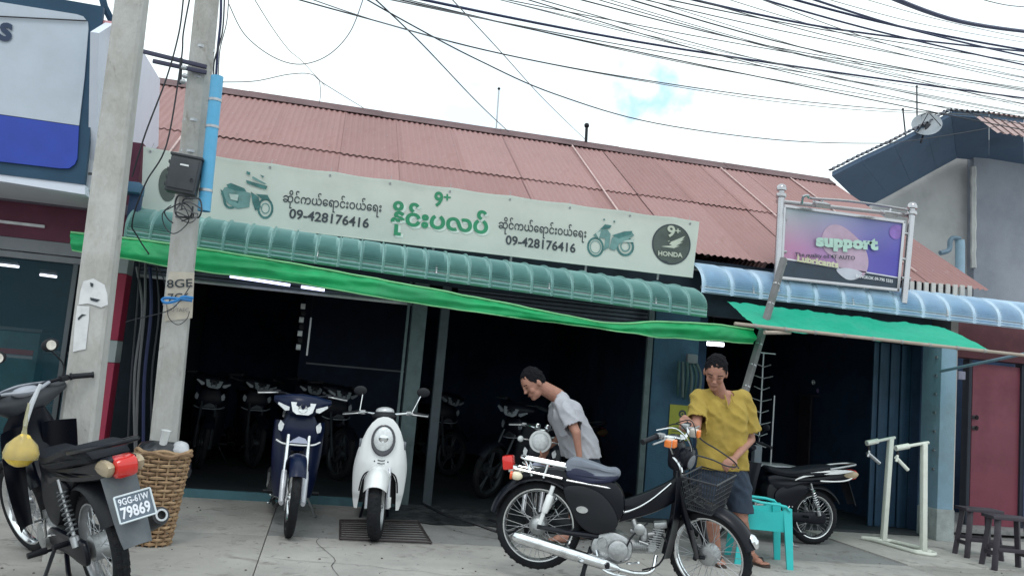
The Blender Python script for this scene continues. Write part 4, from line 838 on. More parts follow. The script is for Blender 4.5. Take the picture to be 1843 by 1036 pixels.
# ------------------------------------------------------------------ motorcycles
def shell(mb, fn, nu, nv, off):
    b = len(mb.v); off = Vector(off) if not callable(off) else off
    mb.grid(fn, nu, nv); mb.grid(lambda u, v: fn(u, v)+(off if not callable(off) else off(u, v)), nu, nv); k = (nu+1)*(nv+1); id_ = lambda i, j: b+i*(nv+1)+j
    ed = [(id_(i, 0), id_(i+1, 0)) for i in range(nu)]+[(id_(nu, j), id_(nu, j+1)) for j in range(nv)]+[(id_(i+1, nv), id_(i, nv)) for i in range(nu-1, -1, -1)]+[(id_(0, j+1), id_(0, j)) for j in range(nv-1, -1, -1)]
    mb.f += [(a, c, c+k, a+k) for a, c in ed]; return mb
def make_wheel(name, c, r, tw, par, M=None, cast=False, rimm=None, knob=False, hub=.055):
    c = Vector(c); rr = r-tw*.86
    rimm = rimm or (ALU if cast else CHROME)
    w = MB(M).lathe([(rr+.004, -tw*.36), (rr+.010, -tw*.42), (rr-.004, -tw*.40), (rr-.016, -tw*.18), (rr-.018, 0), (rr-.016, tw*.18), (rr-.004, tw*.40), (rr+.010, tw*.42), (rr+.004, tw*.36), (rr-.006, 0)], c, 'y', 48, closed=True)
    w.lathe([(0, -.045), (.018, -.045), (.02, -.034), (hub, -.030), (hub*1.05, 0), (hub, .030), (.02, .034), (.018, .045), (0, .045)], c, 'y', 20)
    o = w.build(name, rimm, par)
    pr = []; n = 12
    for i in range(n): a = 2*PI*i/n; pr.append((r-tw*.52+tw*.52*math.cos(a), tw*.5*math.sin(a)))
    t = MB(M); t.lathe(pr, c, 'y', 56, closed=True)
    if knob:
        for i in range(44):
            for s_ in (-1, 0, 1):
                a = 2*PI*(i+.5*(s_ == 0))/44; q = c+Vector((math.cos(a)*(r-.002-abs(s_)*.006), s_*tw*.27, math.sin(a)*(r-.002-abs(s_)*.006)))
                t.box(q, (.010, tw*.2, .022), Matrix.Rotation(-a, 3, 'Y'))
    else:
        for i in range(36):
            for s_ in (-1, 1):
                a = 2*PI*(i+.25*s_)/36; q = c+Vector((math.cos(a)*(r-.0025), s_*tw*.18, math.sin(a)*(r-.0025))); t.box(q, (.005, tw*.2, .018), Matrix.Rotation(-a, 3, 'Y'))
    t.build('tyre', RUBBER, o)
    s_ = MB(M)
    if cast:
        for i in range(5):
            a = 2*PI*i/5+.3
            for da in (-.12, .12): s_.tube([c+Vector((math.cos(a-da)*.04, 0, math.sin(a-da)*.04)), c+Vector((math.cos(a+da)*(rr-.005), 0, math.sin(a+da)*(rr-.005)))], [.014, .009], 6)
    else:
        for i in range(36):
            a = 2*PI*i/36; sd = 1 if i % 2 else -1; da = .42 if (i//2) % 2 else -.42
            s_.tube([c+Vector((math.cos(a+da)*hub*.95, sd*.027, math.sin(a+da)*hub*.95)), c+Vector((math.cos(a)*(rr-.006), 0, math.sin(a)*(rr-.006)))], .0019, 4, caps=False)
    s_.build('spokes', rimm if cast else STEEL, o, kind=None)
    return o
def spring(mb, a, b_, r, wire_, turns):
    a, b_ = Vector(a), Vector(b_); d = (b_-a); u = d.orthogonal().normalized(); w = d.normalized().cross(u); n = turns*10
    mb.tube([a+d*(i/n)+(u*math.cos(2*PI*i/10)+w*math.sin(2*PI*i/10))*r for i in range(n+1)], wire_, 5); return mb
def bars(par, M, hx, hz, w, grip=.115, mat_=None, sweep=.07, rise=.03, mirrors=True, brace=False, mir_h=.17, mir_out=.06):
    mat_ = mat_ or CHROME
    P = spline([(hx-sweep-.03, -w, hz+rise-.02), (hx-sweep, -w+grip, hz+rise), (hx-.01, -.10, hz+rise*.6), (hx, 0, hz), (hx-.01, .10, hz+rise*.6), (hx-sweep, w-grip, hz+rise), (hx-sweep-.03, w, hz+rise-.02)], 6)
    hb = MB(M).tube(P, .0105, 8).build('handlebar', mat_, par)
    for s_ in (-1, 1):
        a, b_ = Vector((hx-sweep-.034, s_*(w+.005), hz+rise-.022)), Vector((hx-sweep, s_*(w-grip), hz+rise)); d = b_-a
        MB(M).lathe([(0, 0), (.019, 0), (.019, .006), (.016, .012), (.0165, d.length-.012), (.021, d.length-.01), (.021, d.length), (0, d.length)], a, d, 12).build('grip', PLASTIC, hb)
        MB(M).box((hx-sweep+.012, s_*(w-grip-.03), hz+rise), (.045, .045, .034), bev=.008).build('switch_box', PLASTIC if mat_ is not CHROME else ALU, hb)
        MB(M).tube(spline([(hx-sweep+.03, s_*(w-grip-.03), hz+rise-.005), (hx-sweep+.06, s_*(w-grip+.01), hz+rise-.008), (hx-sweep+.045, s_*(w-.02), hz+rise-.018), (hx-sweep+.04, s_*(w+.005), hz+rise-.02)], 4), [.007]*4+[.006]*9, 6).build('brake_lever', ALU, hb)
        if mirrors:
            b0 = Vector((hx-sweep+.01, s_*(w-grip-.03), hz+rise+.01)); c = b0+Vector((-.03, s_*mir_out, mir_h)); mm = MB(M).tube(spline([b0, b0+Vector((.0, s_*.01, mir_h*.4)), c+Vector((.012, 0, -.03))], 5), .0045, 6).build('mirror', CHROME if mat_ is CHROME else PLASTIC, par)
            MB(M).ell(c, (.012, .052, .038), 14).build('mirror_shell', PLASTIC, mm); MB(M).lathe([(0, 0), (.028, 0), (.028, .002)], c-Vector((.0135, 0, 0)), 'x', 16).build('mirror_glass', mat('mirror_glass', (.45, .42, .38), .06, 1, var=.3, scale=30), mm)
    return hb
def engine(par, x, z, m_=None, horiz=True, s=1.0):
    m_ = m_ or ALU
    e = MB(); e.puff(closed2([(x-.12, z+.05), (x-.03, z+.095), (x+.06, z+.085), (x+.12, z+.04), (x+.12, z-.05), (x+.05, z-.10), (x-.08, z-.095), (x-.14, z-.03)], 3), .085, .022)
    e.lathe([(0, -.135), (.04, -.135), (.062, -.125), (.068, -.08)], (x+.035, 0, z-.01), 'y', 24); e.lathe([(.055, .08), (.075, .085), (.07, .125), (.04, .13), (0, .13)], (x+.03, 0, z+.0), 'y', 24)
    e.lathe([(0, -.105), (.03, -.105), (.034, -.08)], (x-.07, 0, z+.02), 'y', 16); e.lathe([(0, -.15), (.014, -.15), (.014, -.13)], (x+.035, 0, z-.01), 'y', 8)
    eng = e.build('engine', m_, par)
    cy = MB(); 
    d = Vector((1, 0, .12)).normalized() if horiz else Vector((.35, 0, 1)).normalized()
    b0 = Vector((x+.10, 0, z+.02)) if horiz else Vector((x+.05, 0, z+.07))
    for i in range(8): cy.lathe([(0, 0), (.052-.002*(i > 5), 0), (.052-.002*(i > 5), .005), (0, .005)], b0+d*(.012+i*.013), d, 18)
    cy.tube([b0, b0+d*.12], .036, 14); cy.box(b0+d*.15, (.055, .085, .085), bev=.012); cy.lathe([(0, -.055), (.028, -.055), (.032, -.04)], b0+d*.15, 'y', 14)
    cy.build('cylinder', m_, eng)
    cb = MB(); q = b0+d*.11+Vector((-.02, 0, .07)); cb.lathe([(.022, -.03), (.024, 0), (.02, .035)], q, 'z', 12); cb.lathe([(0, 0), (.026, 0), (.026, .03), (0, .03)], q+Vector((0, 0, -.05)), 'z', 12); cb.tube([q, q+Vector((-.09, 0, .01))], .02, 10); cb.tube([q, q+Vector((.05, 0, -.03))], .016, 8)
    cb.build('carburettor', ALU, eng)
    MB().tube(spline([(x+.10, -.10, z-.08), (x+.16, -.14, z-.06), (x+.17, -.17, z-.05)], 3), .007, 6).build('gear_pedal', CHROME, eng)
    MB().tube([(x-.07, .10, z+.02), (x-.07, .13, z+.02), (x-.13, .14, z+.13), (x-.13, .19, z+.13)], .007, 6).build('kick_starter', CHROME, eng)
    return eng
def oval(mb, c, rx, rz, y, t_, n=20):
    s_ = 1 if t_ > 0 else -1
    vs = [(c[0]+rx*math.cos(2*PI*i/n), y, c[1]+rz*math.sin(2*PI*i/n)) for i in range(n)]+[(c[0]+rx*.9*math.cos(2*PI*i/n), y+t_, c[1]+rz*.9*math.sin(2*PI*i/n)) for i in range(n)]
    return mb.add(vs, [(i, (i+1) % n, (i+1) % n+n, i+n) for i in range(n)]+[tuple(range(n, 2*n))])
def fender(par, name, c, r, w, a0, a1, m_, M=None, t_=.004, flare=.0):
    c = Vector(c); n = 22
    def fn(u, v):
        a = a0+(a1-a0)*u; q = (v-.5)*2; rr = r-w*.45*(abs(q)**2.2)*1.0
        return c+Vector((math.cos(a)*rr, q*w, math.sin(a)*rr))
    mb = MB(M); shell(mb, fn, n, 8, lambda u, v: (Vector((math.cos(a0+(a1-a0)*u), 0, math.sin(a0+(a1-a0)*u)))*-t_)); return mb.build(name, m_, par, smooth=50)
def steerM(hx, hz, rake, ang):
    ax = Vector((-math.sin(rake), 0, math.cos(rake))); p = Vector((hx, 0, hz)); return Matrix.Translation(p) @ Matrix.Rotation(ang, 4, ax) @ Matrix.Translation(-p)

CUBHX = .87; CUBMS = steerM(.84, .80, rad(24), rad(-31))
def make_cub(name, loc, rz, label, pitch, steer=0, group=None):
    r = .285; wb = 1.115
    t = thing(name, loc, 0, label, 'motorcycle', group, rot=(0, pitch, rz))
    MS = steerM(.84, .80, rad(24), steer)
    make_wheel('rear_wheel', (0, 0, r), r, .062, t, hub=.06, knob=False)
    make_wheel('front_wheel', (wb, 0, r), r, .058, t, M=MS, hub=.062)
    MB().lathe([(0, -.07), (.03, -.07), (.055, -.05), (.062, -.03), (.062, .05), (.03, .07), (0, .07)], (0, 0, r), 'y', 24).build('rear_hub', ALU, t)
    MB(MS).lathe([(0, -.055), (.025, -.055), (.06, -.045), (.068, -.02), (.068, .03), (.03, .05), (0, .05)], (wb, 0, r), 'y', 24).build('front_hub', ALU, t)
    fender(t, 'rear_fender', (0, 0, r), r+.05, .085, rad(15), rad(172), BLACK)
    MB().puff(closed2([(-.24, .50), (-.16, .60), (.02, .665), (.20, .66), (.34, .60), (.40, .50), (.42, .36), (.36, .29), (.30, .34), (.23, .47), (.12, .56), (0, .585), (-.12, .555), (-.2, .48)], 3), .075, .03).puff(closed2([(.13, .64), (.30, .655), (.46, .64), (.53, .56), (.54, .44), (.46, .34), (.34, .32), (.22, .42), (.14, .54)], 3), .082, .025).build('rear_body', BLACK, t)
    for s_ in (-1, 1):
        c = MB().puff(closed2([(.14, .56), (.26, .59), (.40, .55), (.50, .44), (.50, .35), (.38, .30), (.27, .34), (.18, .46)], 3), .016, .012, yc=s_*.085).build('side_cover', PLASTIC, t)
        oval(MB(), (.275, .44), .042, .024, s_*.101, s_*.006).build('badge', CHROME, c)
        sh_ = MB().tube([(.015, s_*.105, r+.02), (.07, s_*.105, .56)], .014, 8).lathe([(.02, 0), (.024, .02), (.024, .11), (.018, .12)], (.035, s_*.105, r+.1), (.055, 0, .255), 12).build('rear_shock', WHITEP, t)
        MB().tube([(0, s_*.085, r), (.2, s_*.09, r-.005), (.40, s_*.07, r+.0)], [.014, .018, .018], 8).build('swing_arm', BLACK, t)
    # step-through spine
    MB().puff(closed2([(.34, .60), (.40, .54), (.48, .52), (.60, .57), (.72, .64), (.82, .71), (.86, .76), (.92, .70), (.88, .60), (.76, .50), (.62, .43), (.46, .37), (.36, .42)], 3), .042, .022).build('frame', BLACK, t)
    MB().tube(spline([(.46, -.05, .44), (.58, -.05, .475), (.70, -.05, .56), (.82, -.05, .69)], 5), .006, 5).build('frame_trim', CHROME, t)
    MB().tube([(.885, 0, .60), (.84, 0, .82)] if False else [(.93, 0, .60), (.82, 0, .88)], .036, 12).build('head_tube', BLACK, t)
    # leg shield, narrow, dark
    for s_ in (-1, 1):
        def fn(u, v, s_=s_):
            z = .22+v*.56; y = s_*(.035+u*(.13-.05*(1-v)*(1-v)+.0*v)); x = .87-.06*u+.05*math.sin(v*2.2)-.10*v*.3+.015*u*u
            return Vector((x, y, z))
        shell(MB(), fn, 6, 14, (-.006, 0, 0)).build('leg_shield', BLACK, t)
    en = engine(t, .50, .235)
    MB().lathe([(0, -.03), (.02, -.03), (.036, -.02), (.036, -.005), (0, 0)], (.655, -.075, .375), 'y', 18).build('horn', ALU, t)
    b2 = MB()
    for q in range(9): b2.box((.745+.004*q, 0, .27+.0145*q), (.10-.003*q, .125-.003*q, .0055), bev=.002)
    b2.tube([(.745, 0, .26), (.78, 0, .40)], .036, 12); b2.box((.785, 0, .415), (.085, .10, .04), Matrix.Rotation(rad(-12), 3, 'Y'), bev=.01); b2.build('intake_fins', ALU, t)
    b3 = MB(); b3.lathe([(0, -.03), (.022, -.028), (.026, 0), (.022, .03), (.012, .05), (0, .05)], (.69, -.055, .335), 'z', 14); b3.tube([(.69, -.055, .34), (.75, -.04, .355)], .016, 10); b3.tube(spline([(.69, -.055, .34), (.64, -.05, .37), (.61, -.03, .42)], 4), .018, 10); b3.tube([(.66, -.075, .30), (.72, -.08, .29)], .008, 8); b3.lathe([(0, 0), (.012, 0), (.012, .012), (0, .012)], (.69, -.085, .335), 'y', 10); b3.build('fuel_fittings', ALU, t)
    MB().tube(spline([(.70, -.07, .42), (.64, -.09, .36), (.60, -.10, .30), (.56, -.11, .16)], 4), .006, 6).tube(spline([(.80, -.06, .36), (.84, -.08, .30), (.80, -.09, .18), (.70, -.1, .13)], 4), .006, 6).build('hose', PLASTIC, t)
    # exhaust, chrome
    ex = MB().tube(spline([(.78, -.03, .22), (.76, -.08, .13), (.66, -.11, .105), (.52, -.125, .12)], 6), .014, 10); ex.lathe([(.012, 0), (.028, .03), (.036, .10), (.038, .40), (.038, .66), (.030, .70), (.020, .71), (.018, .69)], (.56, -.125, .118), Vector((-.72, -.01, .095)), 18).build('exhaust', CHROME, t)
    MB().lathe([(.040, 0), (.0405, .33)], (.28, -.127, .156), Vector((-.72, -.01, .095)), 14, a0=rad(-150), a1=rad(30)).build('heat_shield', CHROME, t)
    MB().tube([(.30, -.20, .135), (.34, -.14, .125), (.46, -.11, .13), (.48, .11, .13), (.48, .2, .14)], .009, 8).build('footrest_bar', CHROME, t)
    for s_ in (-1, 1): MB().lathe([(0, 0), (.016, 0), (.018, .01), (.016, .095), (0, .095)], (.48, s_*.115, .135), (0, s_, 0), 10).build('footrest', PLASTIC, t)
    MB().tube(spline([(.40, -.09, .20), (.46, -.14, .10), (.60, -.16, .085), (.72, -.15, .09), (.74, -.17, .10)], 4), .009, 6).build('brake_pedal', CHROME, t)
    # centre stand, down
    for s_ in (-1, 1): MB().tube([(.36, s_*.05, .19), (.33, s_*.09, .03), (.335, s_*.11, -.105)], .014, 8).build('centre_stand_leg', BLACK, t)
    MB().tube([(.335, -.08, .05), (.335, .08, .05)], .010, 6).build('stand_bar', BLACK, t)
    cc = MB().puff(closed2([(-.08, r+.05), (.0, r+.07), (.2, r+.055), (.42, r+.05), (.46, r), (.42, r-.055), (.2, r-.05), (0, r-.07), (-.08, r-.045)], 3), .014, .01, yc=.085).build('chain_case', BLACK, t)
    # seat: grey pad on a navy base
    st = MB(); 
    st.puff(closed2([(.14, .665), (.13, .72), (.18, .755), (.30, .742), (.40, .722), (.455, .728), (.49, .705), (.475, .672), (.38, .652), (.26, .645)], 3), .105, .02, wtop=lambda x, z: 1-.45*max(0, (x-.3)/.25)**1.6).build('seat', GREYVINYL, t)
    MB().puff(closed2([(.14, .66), (.2, .70), (.34, .675), (.42, .675), (.475, .69), (.475, .66), (.40, .625), (.28, .61), (.17, .62)], 3), .108, .02, wtop=lambda x, z: 1-.45*max(0, (x-.3)/.25)**1.6).build('seat_base', mat('navy_vinyl', (.008, .012, .045), .55), t)
    MB().tube([(.15, -.108, .61), (.45, -.075, .60)], .006, 6).build('seat_trim', CHROME, t)
    # rear rack
    rk = put('rack', None, t)
    for y in (-.085, -.045, 0, .045, .085): MB().tube([(-.14, y, .705), (.13, y, .695)], .005, 6).build('rack_bar', CHROME, rk)
    MB().tube(spline([(.14, -.1, .69), (-.12, -.1, .70), (-.17, -.07, .71), (-.17, .07, .71), (-.12, .1, .70), (.14, .1, .69)], 4), .007, 8).build('rack_frame', CHROME, rk)
    MB().tube([(.02, -.1, .70), (-.0, -.1, .60)], .007, 6).tube([(.02, .1, .70), (-.0, .1, .60)], .007, 6).tube([(-.14, -.09, .70), (-.08, -.09, .60)], .007, 6).tube([(-.14, .09, .70), (-.08, .09, .60)], .007, 6).build('rack_stay', CHROME, rk)
    MB().tube([(-.2, -.1, .63), (.12, -.1, .615)], .008, 6).tube([(-.2, .1, .63), (.12, .1, .615)], .008, 6).build('grab_rail', CHROME, t)
    tl = MB().box((-.255, 0, .655), (.075, .11, .095), Matrix.Rotation(rad(-12), 3, 'Y'), bev=.018).build('tail_light', REDL, t)
    MB().box((-.215, 0, .62), (.06, .09, .05), bev=.01).build('tail_bracket', CHROME, t)
    for s_ in (-1, 1):
        k = MB().ell((-.175, s_*.135, .59), (.042, .026, .028), 12).build('turn_signal', mat('cream_lens', (.75, .68, .5), .2), t); MB().lathe([(.026, -.0), (.027, .015), (0, .02)], (-.20, s_*.135, .59), (-1, 0, 0), 12).build('lens', mat('orange_red_lens', (.7, .09, .02), .2), k); MB().tube([(-.175, s_*.05, .60), (-.175, s_*.12, .595)], .007, 6).build('stalk', CHROME, k)
    # front end
    for s_ in (-1, 1):
        MB(MS).tube([(.885, s_*.062, .72), (.945, s_*.070, .56), (1.06, s_*.070, .30), (1.05, s_*.070, .25)], [.02, .024, .02, .014], 10, squash=(1, .6, 1)).build('fork', BLACK, t)
        MB(MS).tube([(1.045, s_*.072, .27), (wb, s_*.072, r)], .013, 8).build('fork_link', BLACK, t)
        MB(MS).lathe([(.014, 0), (.014, .18)], (1.075, s_*.088, .275), (-.32, 0, 1), 10).build('fork_damper', mat('dark_metal', (.05, .05, .055), .4, .6), t)
    fender(t, 'front_fender', (wb, 0, r+.005), r+.04, .075, rad(22), rad(165), BLACK, M=MS)
    MB(MS).tube(spline([(wb+(r+.045)*math.cos(a), 0, r+.005+(r+.045)*math.sin(a)) for a in (rad(22), rad(30), rad(38))], 3), [.008, .016, .02, .024, .022, .018, .006], 8, squash=(1, 1.6, .8)).build('fender_tip', CHROME, t)
    MB(MS).puff(closed2([(.80, .80), (.79, .93), (.76, .985), (.82, 1.0), (.875, .95), (.90, .86), (.885, .78)], 3), .06, .03).build('headset', BLACK, t)
    hl = MB(MS).lathe([(0, .02), (.06, .012), (.072, 0), (.078, -.01), (.07, -.05), (.04, -.08)], (.935, 0, .865), (1, 0, -.15), 24).build('headlight', BLACK, t); MB(MS).ell((.94, 0, .865), (.018, .062, .062), 16).build('lens', mat('dull_lens', (.16, .17, .19), .2), hl)
    MB(MS).tube([(.82, 0, .94), (CUBHX, 0, 1.0)], .022, 10).build('stem', CHROME, t)
    bars(t, MS, CUBHX, .99, .325, mirrors=False, sweep=.08, rise=.035, grip=.12)
    for s_ in (-1, 1):
        k = MB(MS).box((.87, s_*.175, .995), (.055, .05, .055), bev=.012).build('front_signal', mat('tan_shell', (.55, .5, .45), .4), t); MB(MS).box((.90, s_*.175, .995), (.02, .046, .05), bev=.008).build('lens', AMBER, k)
        if s_ < 0: MB(MS).box((.87, s_*.208, .995), (.045, .02, .046), bev=.008).build('lens', AMBER, k)
    # cables over the bars
    for k, (y0, z0) in enumerate(((-.16, 1.08), (-.10, 1.10), (.12, 1.09))): MB(MS).tube(spline([(.76, y0, 1.05), (.88, y0*.8, z0), (.95, y0*.3, .97), (.92, .03, .80), (.95, .05, .55)], 5), .004, 5).build('cable', CHROME if k == 0 else PLASTIC, t)
    MB(MS).tube(spline([(.84, -.05, .87), (.90, -.07, .83), (.92, -.075, .76)], 4), .011, 6).tube([(.84, -.05, .89), (.84, -.1, .95)], .012, 6).build('steering_stay', CHROME, t)
    # front basket: black wire
    bk = put('basket', None, t); BW_ = mat('black_wire', (.02, .022, .028), .4)
    x0, x1, y_, z0, z1 = .97, 1.17, .13, .58, .79
    def rim_(z, e): return [(x0-e, -y_-e, z), (x1+e, -y_-e, z), (x1+e, y_+e, z), (x0-e, y_+e, z), (x0-e, -y_-e, z)]
    MB(MS).tube(rim_(z1, .02), .006, 6).build('basket_rim', BW_, bk); MB(MS).tube(rim_(z0, -.02), .004, 6).build('basket_floor_rim', BW_, bk)
    g = MB(MS)
    for k in range(1, 6): q = k/6; g.tube(rim_(z0+(z1-z0)*q, -.02+.04*q), .0022, 4)
    for k in range(13):
        q = k/12
        for sx in (-1, 1):
            g.tube([(x0+.02+(x1-x0-.04)*q, sx*(y_-.02), z0), (x0-.02+(x1-x0+.04)*q, sx*(y_+.02), z1)], .0022, 4)
            xx = (x0+.02, x0-.02) if sx < 0 else (x1-.02, x1+.02); g.tube([(xx[0], -y_+.02+(2*y_-.04)*q, z0), (xx[1], -y_-.02+(2*y_+.04)*q, z1)], .0022, 4)
        g.tube([(x0+.02+(x1-x0-.04)*q, -y_+.02, z0), (x0+.02+(x1-x0-.04)*q, y_-.02, z0)], .0022, 4)
    g.build('basket_mesh', BW_, bk, kind='stuff'); MB(MS).tube([(1.0, -.05, .62), (1.15, -.05, .575)], .006, 5).tube([(1.0, .05, .62), (1.15, .05, .575)], .006, 5).build('basket_stay', BW_, bk)
    return t

def make_moped(name, loc, rz, label, body, kind='street', steer=0, lean=0, plate=False, group=None, stripe=None, mirrors=True, round_lamp=False, amber=False):
    r = .285; wb = 1.22; t = thing(name, loc, 0, label, 'motorcycle', group, rot=(lean, 0, rz)); MS = steerM(.97, .75, rad(26), steer)
    cast = kind == 'cast'
    LD = (lambda P: [(x, z-.05*max(0, (x+.1)/.6)) for x, z in P]) if plate else (lambda P: P)
    make_wheel('rear_wheel', (0, 0, r), r, .078, t, cast=cast, knob=plate, rimm=STEEL if plate else None); make_wheel('front_wheel', (wb, 0, r), r, .066, t, M=MS, cast=cast)
    MB().lathe([(0, -.08), (.03, -.08), (.055, -.06), (.066, -.03), (.066, .05), (.04, .07), (0, .07)], (0, 0, r), 'y', 22).build('rear_hub', ALU, t)
    MB(MS).lathe([(.05, -.052), (.095, -.052), (.095, -.047), (.05, -.047)], (wb, 0, r), 'y', 28, closed=True).build('brake_disc', STEEL, t)
    # frame, engine
    MB().tube(spline([(.95, 0, .74), (.84, 0, .52), (.66, 0, .42), (.45, 0, .45), (.30, 0, .55), (.02, 0, .68)], 5), .028, 8).build('frame', BLACK, t)
    engine(t, .50, .27, s=1)
    MB().tube([(.34, 0, .30), (.34, 0, .52)], .022, 8).build('frame_plate', BLACK, t); MB().puff(closed2([(.02, .66), (.2, .69), (.45, .68), (.58, .60), (.60, .48), (.52, .38), (.36, .34), (.26, .42), (.14, .54)], 3), .078, .025).build('under_seat_body', PLASTIC, t)
    for s_ in (-1, 1):
        MB().tube([(0, s_*.095, r), (.18, s_*.085, r+.01), (.36, s_*.06, r+.02)], [.013, .02, .02], 8).build('swing_arm', mat('grey_enamel', (.10, .11, .12), .45), t)
        k = MB().tube([(.0, s_*.115, r+.04), (.12, s_*.12, .64)], .009, 8).lathe([(.02, 0), (.022, .05), (.012, .06)], (.0, s_*.115, r+.03), (.12, 0, .34), 10).build('rear_shock', STEEL, t); spring(MB(), (.02, s_*.117, r+.10), (.10, s_*.119, .585), .024, .0045, 9).build('spring', CHROME if not plate else mat('grey_enamel', (.10, .11, .12), .45), k)
    ex = MB().tube(spline([(.72, -.04, .26), (.74, -.09, .17), (.64, -.12, .13), (.42, -.135, .15), (.30, -.14, .18)], 5), .016, 10).build('exhaust_pipe', mat('dark_metal', (.05, .05, .055), .4, .6), t)
    MQ, MD = (Vector((.31, -.19, .20)), Vector((-1, -.10, .40))) if plate else (Vector((.33, -.145, .185)), Vector((-1, -.03, .24)))
    mfl = MB().lathe([(.02, 0), (.036, .03), (.047, .12), (.05, .30), (.05, .50), (.044, .53), (.024, .535), (.02, .52), (.0, .5)], MQ, MD, 20).build('muffler', mat('matt_black_exhaust', (.035, .036, .04), .5, .3), t)
    d = MD.normalized(); q = MQ+d*.53; MB().lathe([(.022, 0), (.032, 0), (.032, .008), (.022, .008)], q, d, 16, closed=True).build('muffler_cap', STEEL, mfl)
    MB().box(MQ+d*.25+Vector((0, -.04, .02)), (.24, .02, .05), Matrix.Rotation(rad(13), 3, 'Y'), bev=.008).build('heat_shield', STEEL, mfl)
    MB().tube([(.44, -.2, .21), (.44, .2, .21)], .009, 8).build('footrest_bar', BLACK, t)
    for s_ in (-1, 1): MB().lathe([(0, 0), (.016, 0), (.018, .01), (.016, .095), (0, .095)], (.44, s_*.13, .215), (0, s_, 0), 10).build('footrest', PLASTIC, t); MB().lathe([(0, 0), (.014, 0), (.014, .08), (0, .08)], (.17, s_*.10, .30), (-.2, s_, 0), 10).build('passenger_footrest', PLASTIC, t)
    MB().tube(spline([(.40, -.08, .24), (.50, -.15, .16), (.62, -.16, .15), (.64, -.18, .15)], 4), .008, 6).build('brake_pedal', CHROME, t)
    MB().tube([(.40, .09, .25), (.36, .22, .02), (.30, .235, .012)], .010, 6).build('side_stand', STEEL if not plate else BLACK, t)
    for s_ in (-1, 1): MB().tube([(.36, s_*.06, .24), (.24, s_*.10, .13), (.15, s_*.12, .12)], .012, 6).build('centre_stand_leg', BLACK, t)
    MB().puff(closed2([(-.08, r+.05), (.0, r+.065), (.2, r+.055), (.42, r+.05), (.46, r), (.42, r-.055), (.2, r-.05), (0, r-.065), (-.08, r-.045)], 3), .014, .01, yc=.095).build('chain_case', BLACK, t)
    # seat and tail
    MB().puff(closed2(LD([(-.30, .80), (-.20, .835), (-.05, .825), (.12, .80), (.28, .77), (.42, .765), (.55, .785), (.60, .77), (.57, .72), (.40, .69), (.15, .70), (-.1, .73), (-.28, .76)]), 3), .125, .035, wtop=lambda x, z: 1-.40*max(0, (x-.3)/.3)**1.5-.25*max(0, (-x-.05)/.25)).build('seat', VINYL, t)
    tc_ = MB().puff(closed2([(-.46, .78), (-.40, .80), (-.2, .755), (0, .715), (.3, .69), (.52, .705), (.60, .66), (.56, .58), (.42, .54), (.25, .60), (.0, .63), (-.2, .66), (-.38, .70)], 3), .105, .03, wtop=lambda x, z: 1-.35*max(0, -x/.4)-.3*max(0, (x-.35)/.25)).build('tail_cowl', body, t)
    if stripe:
        for s_ in (-1, 1):
            MB().puff(closed2([(-.40, .795), (-.2, .80), (-.02, .79), (.10, .765), (.26, .69), (.30, .66), (.18, .70), (-.02, .735), (-.2, .75)], 3), .012, .006, yc=s_*.106).build('stripe_panel', stripe, t)
            MB().tube(spline([(-.46, s_*.06, .76), (-.36, s_*.085, .70), (-.2, s_*.1, .675), (0, s_*.108, .67)], 4), .008, 6).build('stripe', stripe, t)
    for s_ in (-1, 1): MB().puff(closed2([(.12, .60), (.3, .62), (.48, .56), (.52, .46), (.44, .36), (.32, .36), (.24, .46), (.14, .54)], 3), .012, .01, yc=s_*.085).build('side_cover', body if not plate else PLASTIC, t)
    MB().tube(spline([(-.1, -.125, .80), (-.28, -.12, .835), (-.43, -.08, .86), (-.47, 0, .865), (-.43, .08, .86), (-.28, .12, .835), (-.1, .125, .80)], 5), .011, 8).build('grab_rail', BLACK if plate else STEEL, t)
    # tail light in three colours
    tl = MB().puff(closed2([(-.50, .77), (-.47, .80), (-.40, .80), (-.38, .74), (-.42, .70), (-.48, .71)], 2), .05, .02).build('tail_light', REDL, t)
    for s_ in (-1, 1): MB().puff(closed2([(-.485, .765), (-.44, .79), (-.36, .785), (-.30, .75), (-.33, .72), (-.44, .715)], 2), .018, .014, yc=s_*.067).build('turn_signal', mat('smoked_amber', (.38, .30, .20), .25), tl)
    fender(t, 'rear_fender', (0, 0, r), r+.055, .075, rad(20), rad(150), PLASTIC)
    def tailf(u, v):
        q = (v-.5)*2; x = -.36-.16*u; z = .70-.40*u+.02*u*u; w_ = .08*(1-.12*u-.35*u**6); return Vector((x-.028*(1-q*q), q*w_, z+.012*(1-q*q)))
    if plate: shell(MB(), lambda u, v: tailf(u*.82, v), 8, 8, (.005, 0, -.003)).build('mud_guard', mat('grey_mudguard', (.10, .115, .13), .5, var=.15, dirt=(.2, .19, .18), dirt_amt=.4, dirt_scale=6), t)
    else: shell(MB(), lambda u, v: tailf(u*.7, v), 8, 8, (.005, 0, -.003)).build('mud_guard', PLASTIC, t)
    if plate:
        pn = Vector((-.94, 0, .34)).normalized(); pu = Vector((.34, 0, .94)).normalized(); pc = Vector((-.515, -.0, .575)); R3 = Matrix((Vector((0, -1, 0)), pu, pn)).transposed()
        # R3 columns: plate right, plate up, plate normal
        pl = MB().box(pc, (.168, .125, .004), R3, bev=.0018).build('number_plate', mat('dark_plate', (.11, .14, .18), .45, var=.1), t)
        rt = Vector((0, -1, 0)); pp = lambda a, b_: pc+rt*a+pu*b_+pn*.004
        fr_ = MB()
        for (a0, b0, a1, b1) in ((-.081, -.06, .081, -.06), (.081, -.06, .081, .06), (.081, .06, -.081, .06), (-.081, .06, -.081, -.06)): fr_.tube([pp(a0, b0), pp(a1, b1)], .0045, 5)
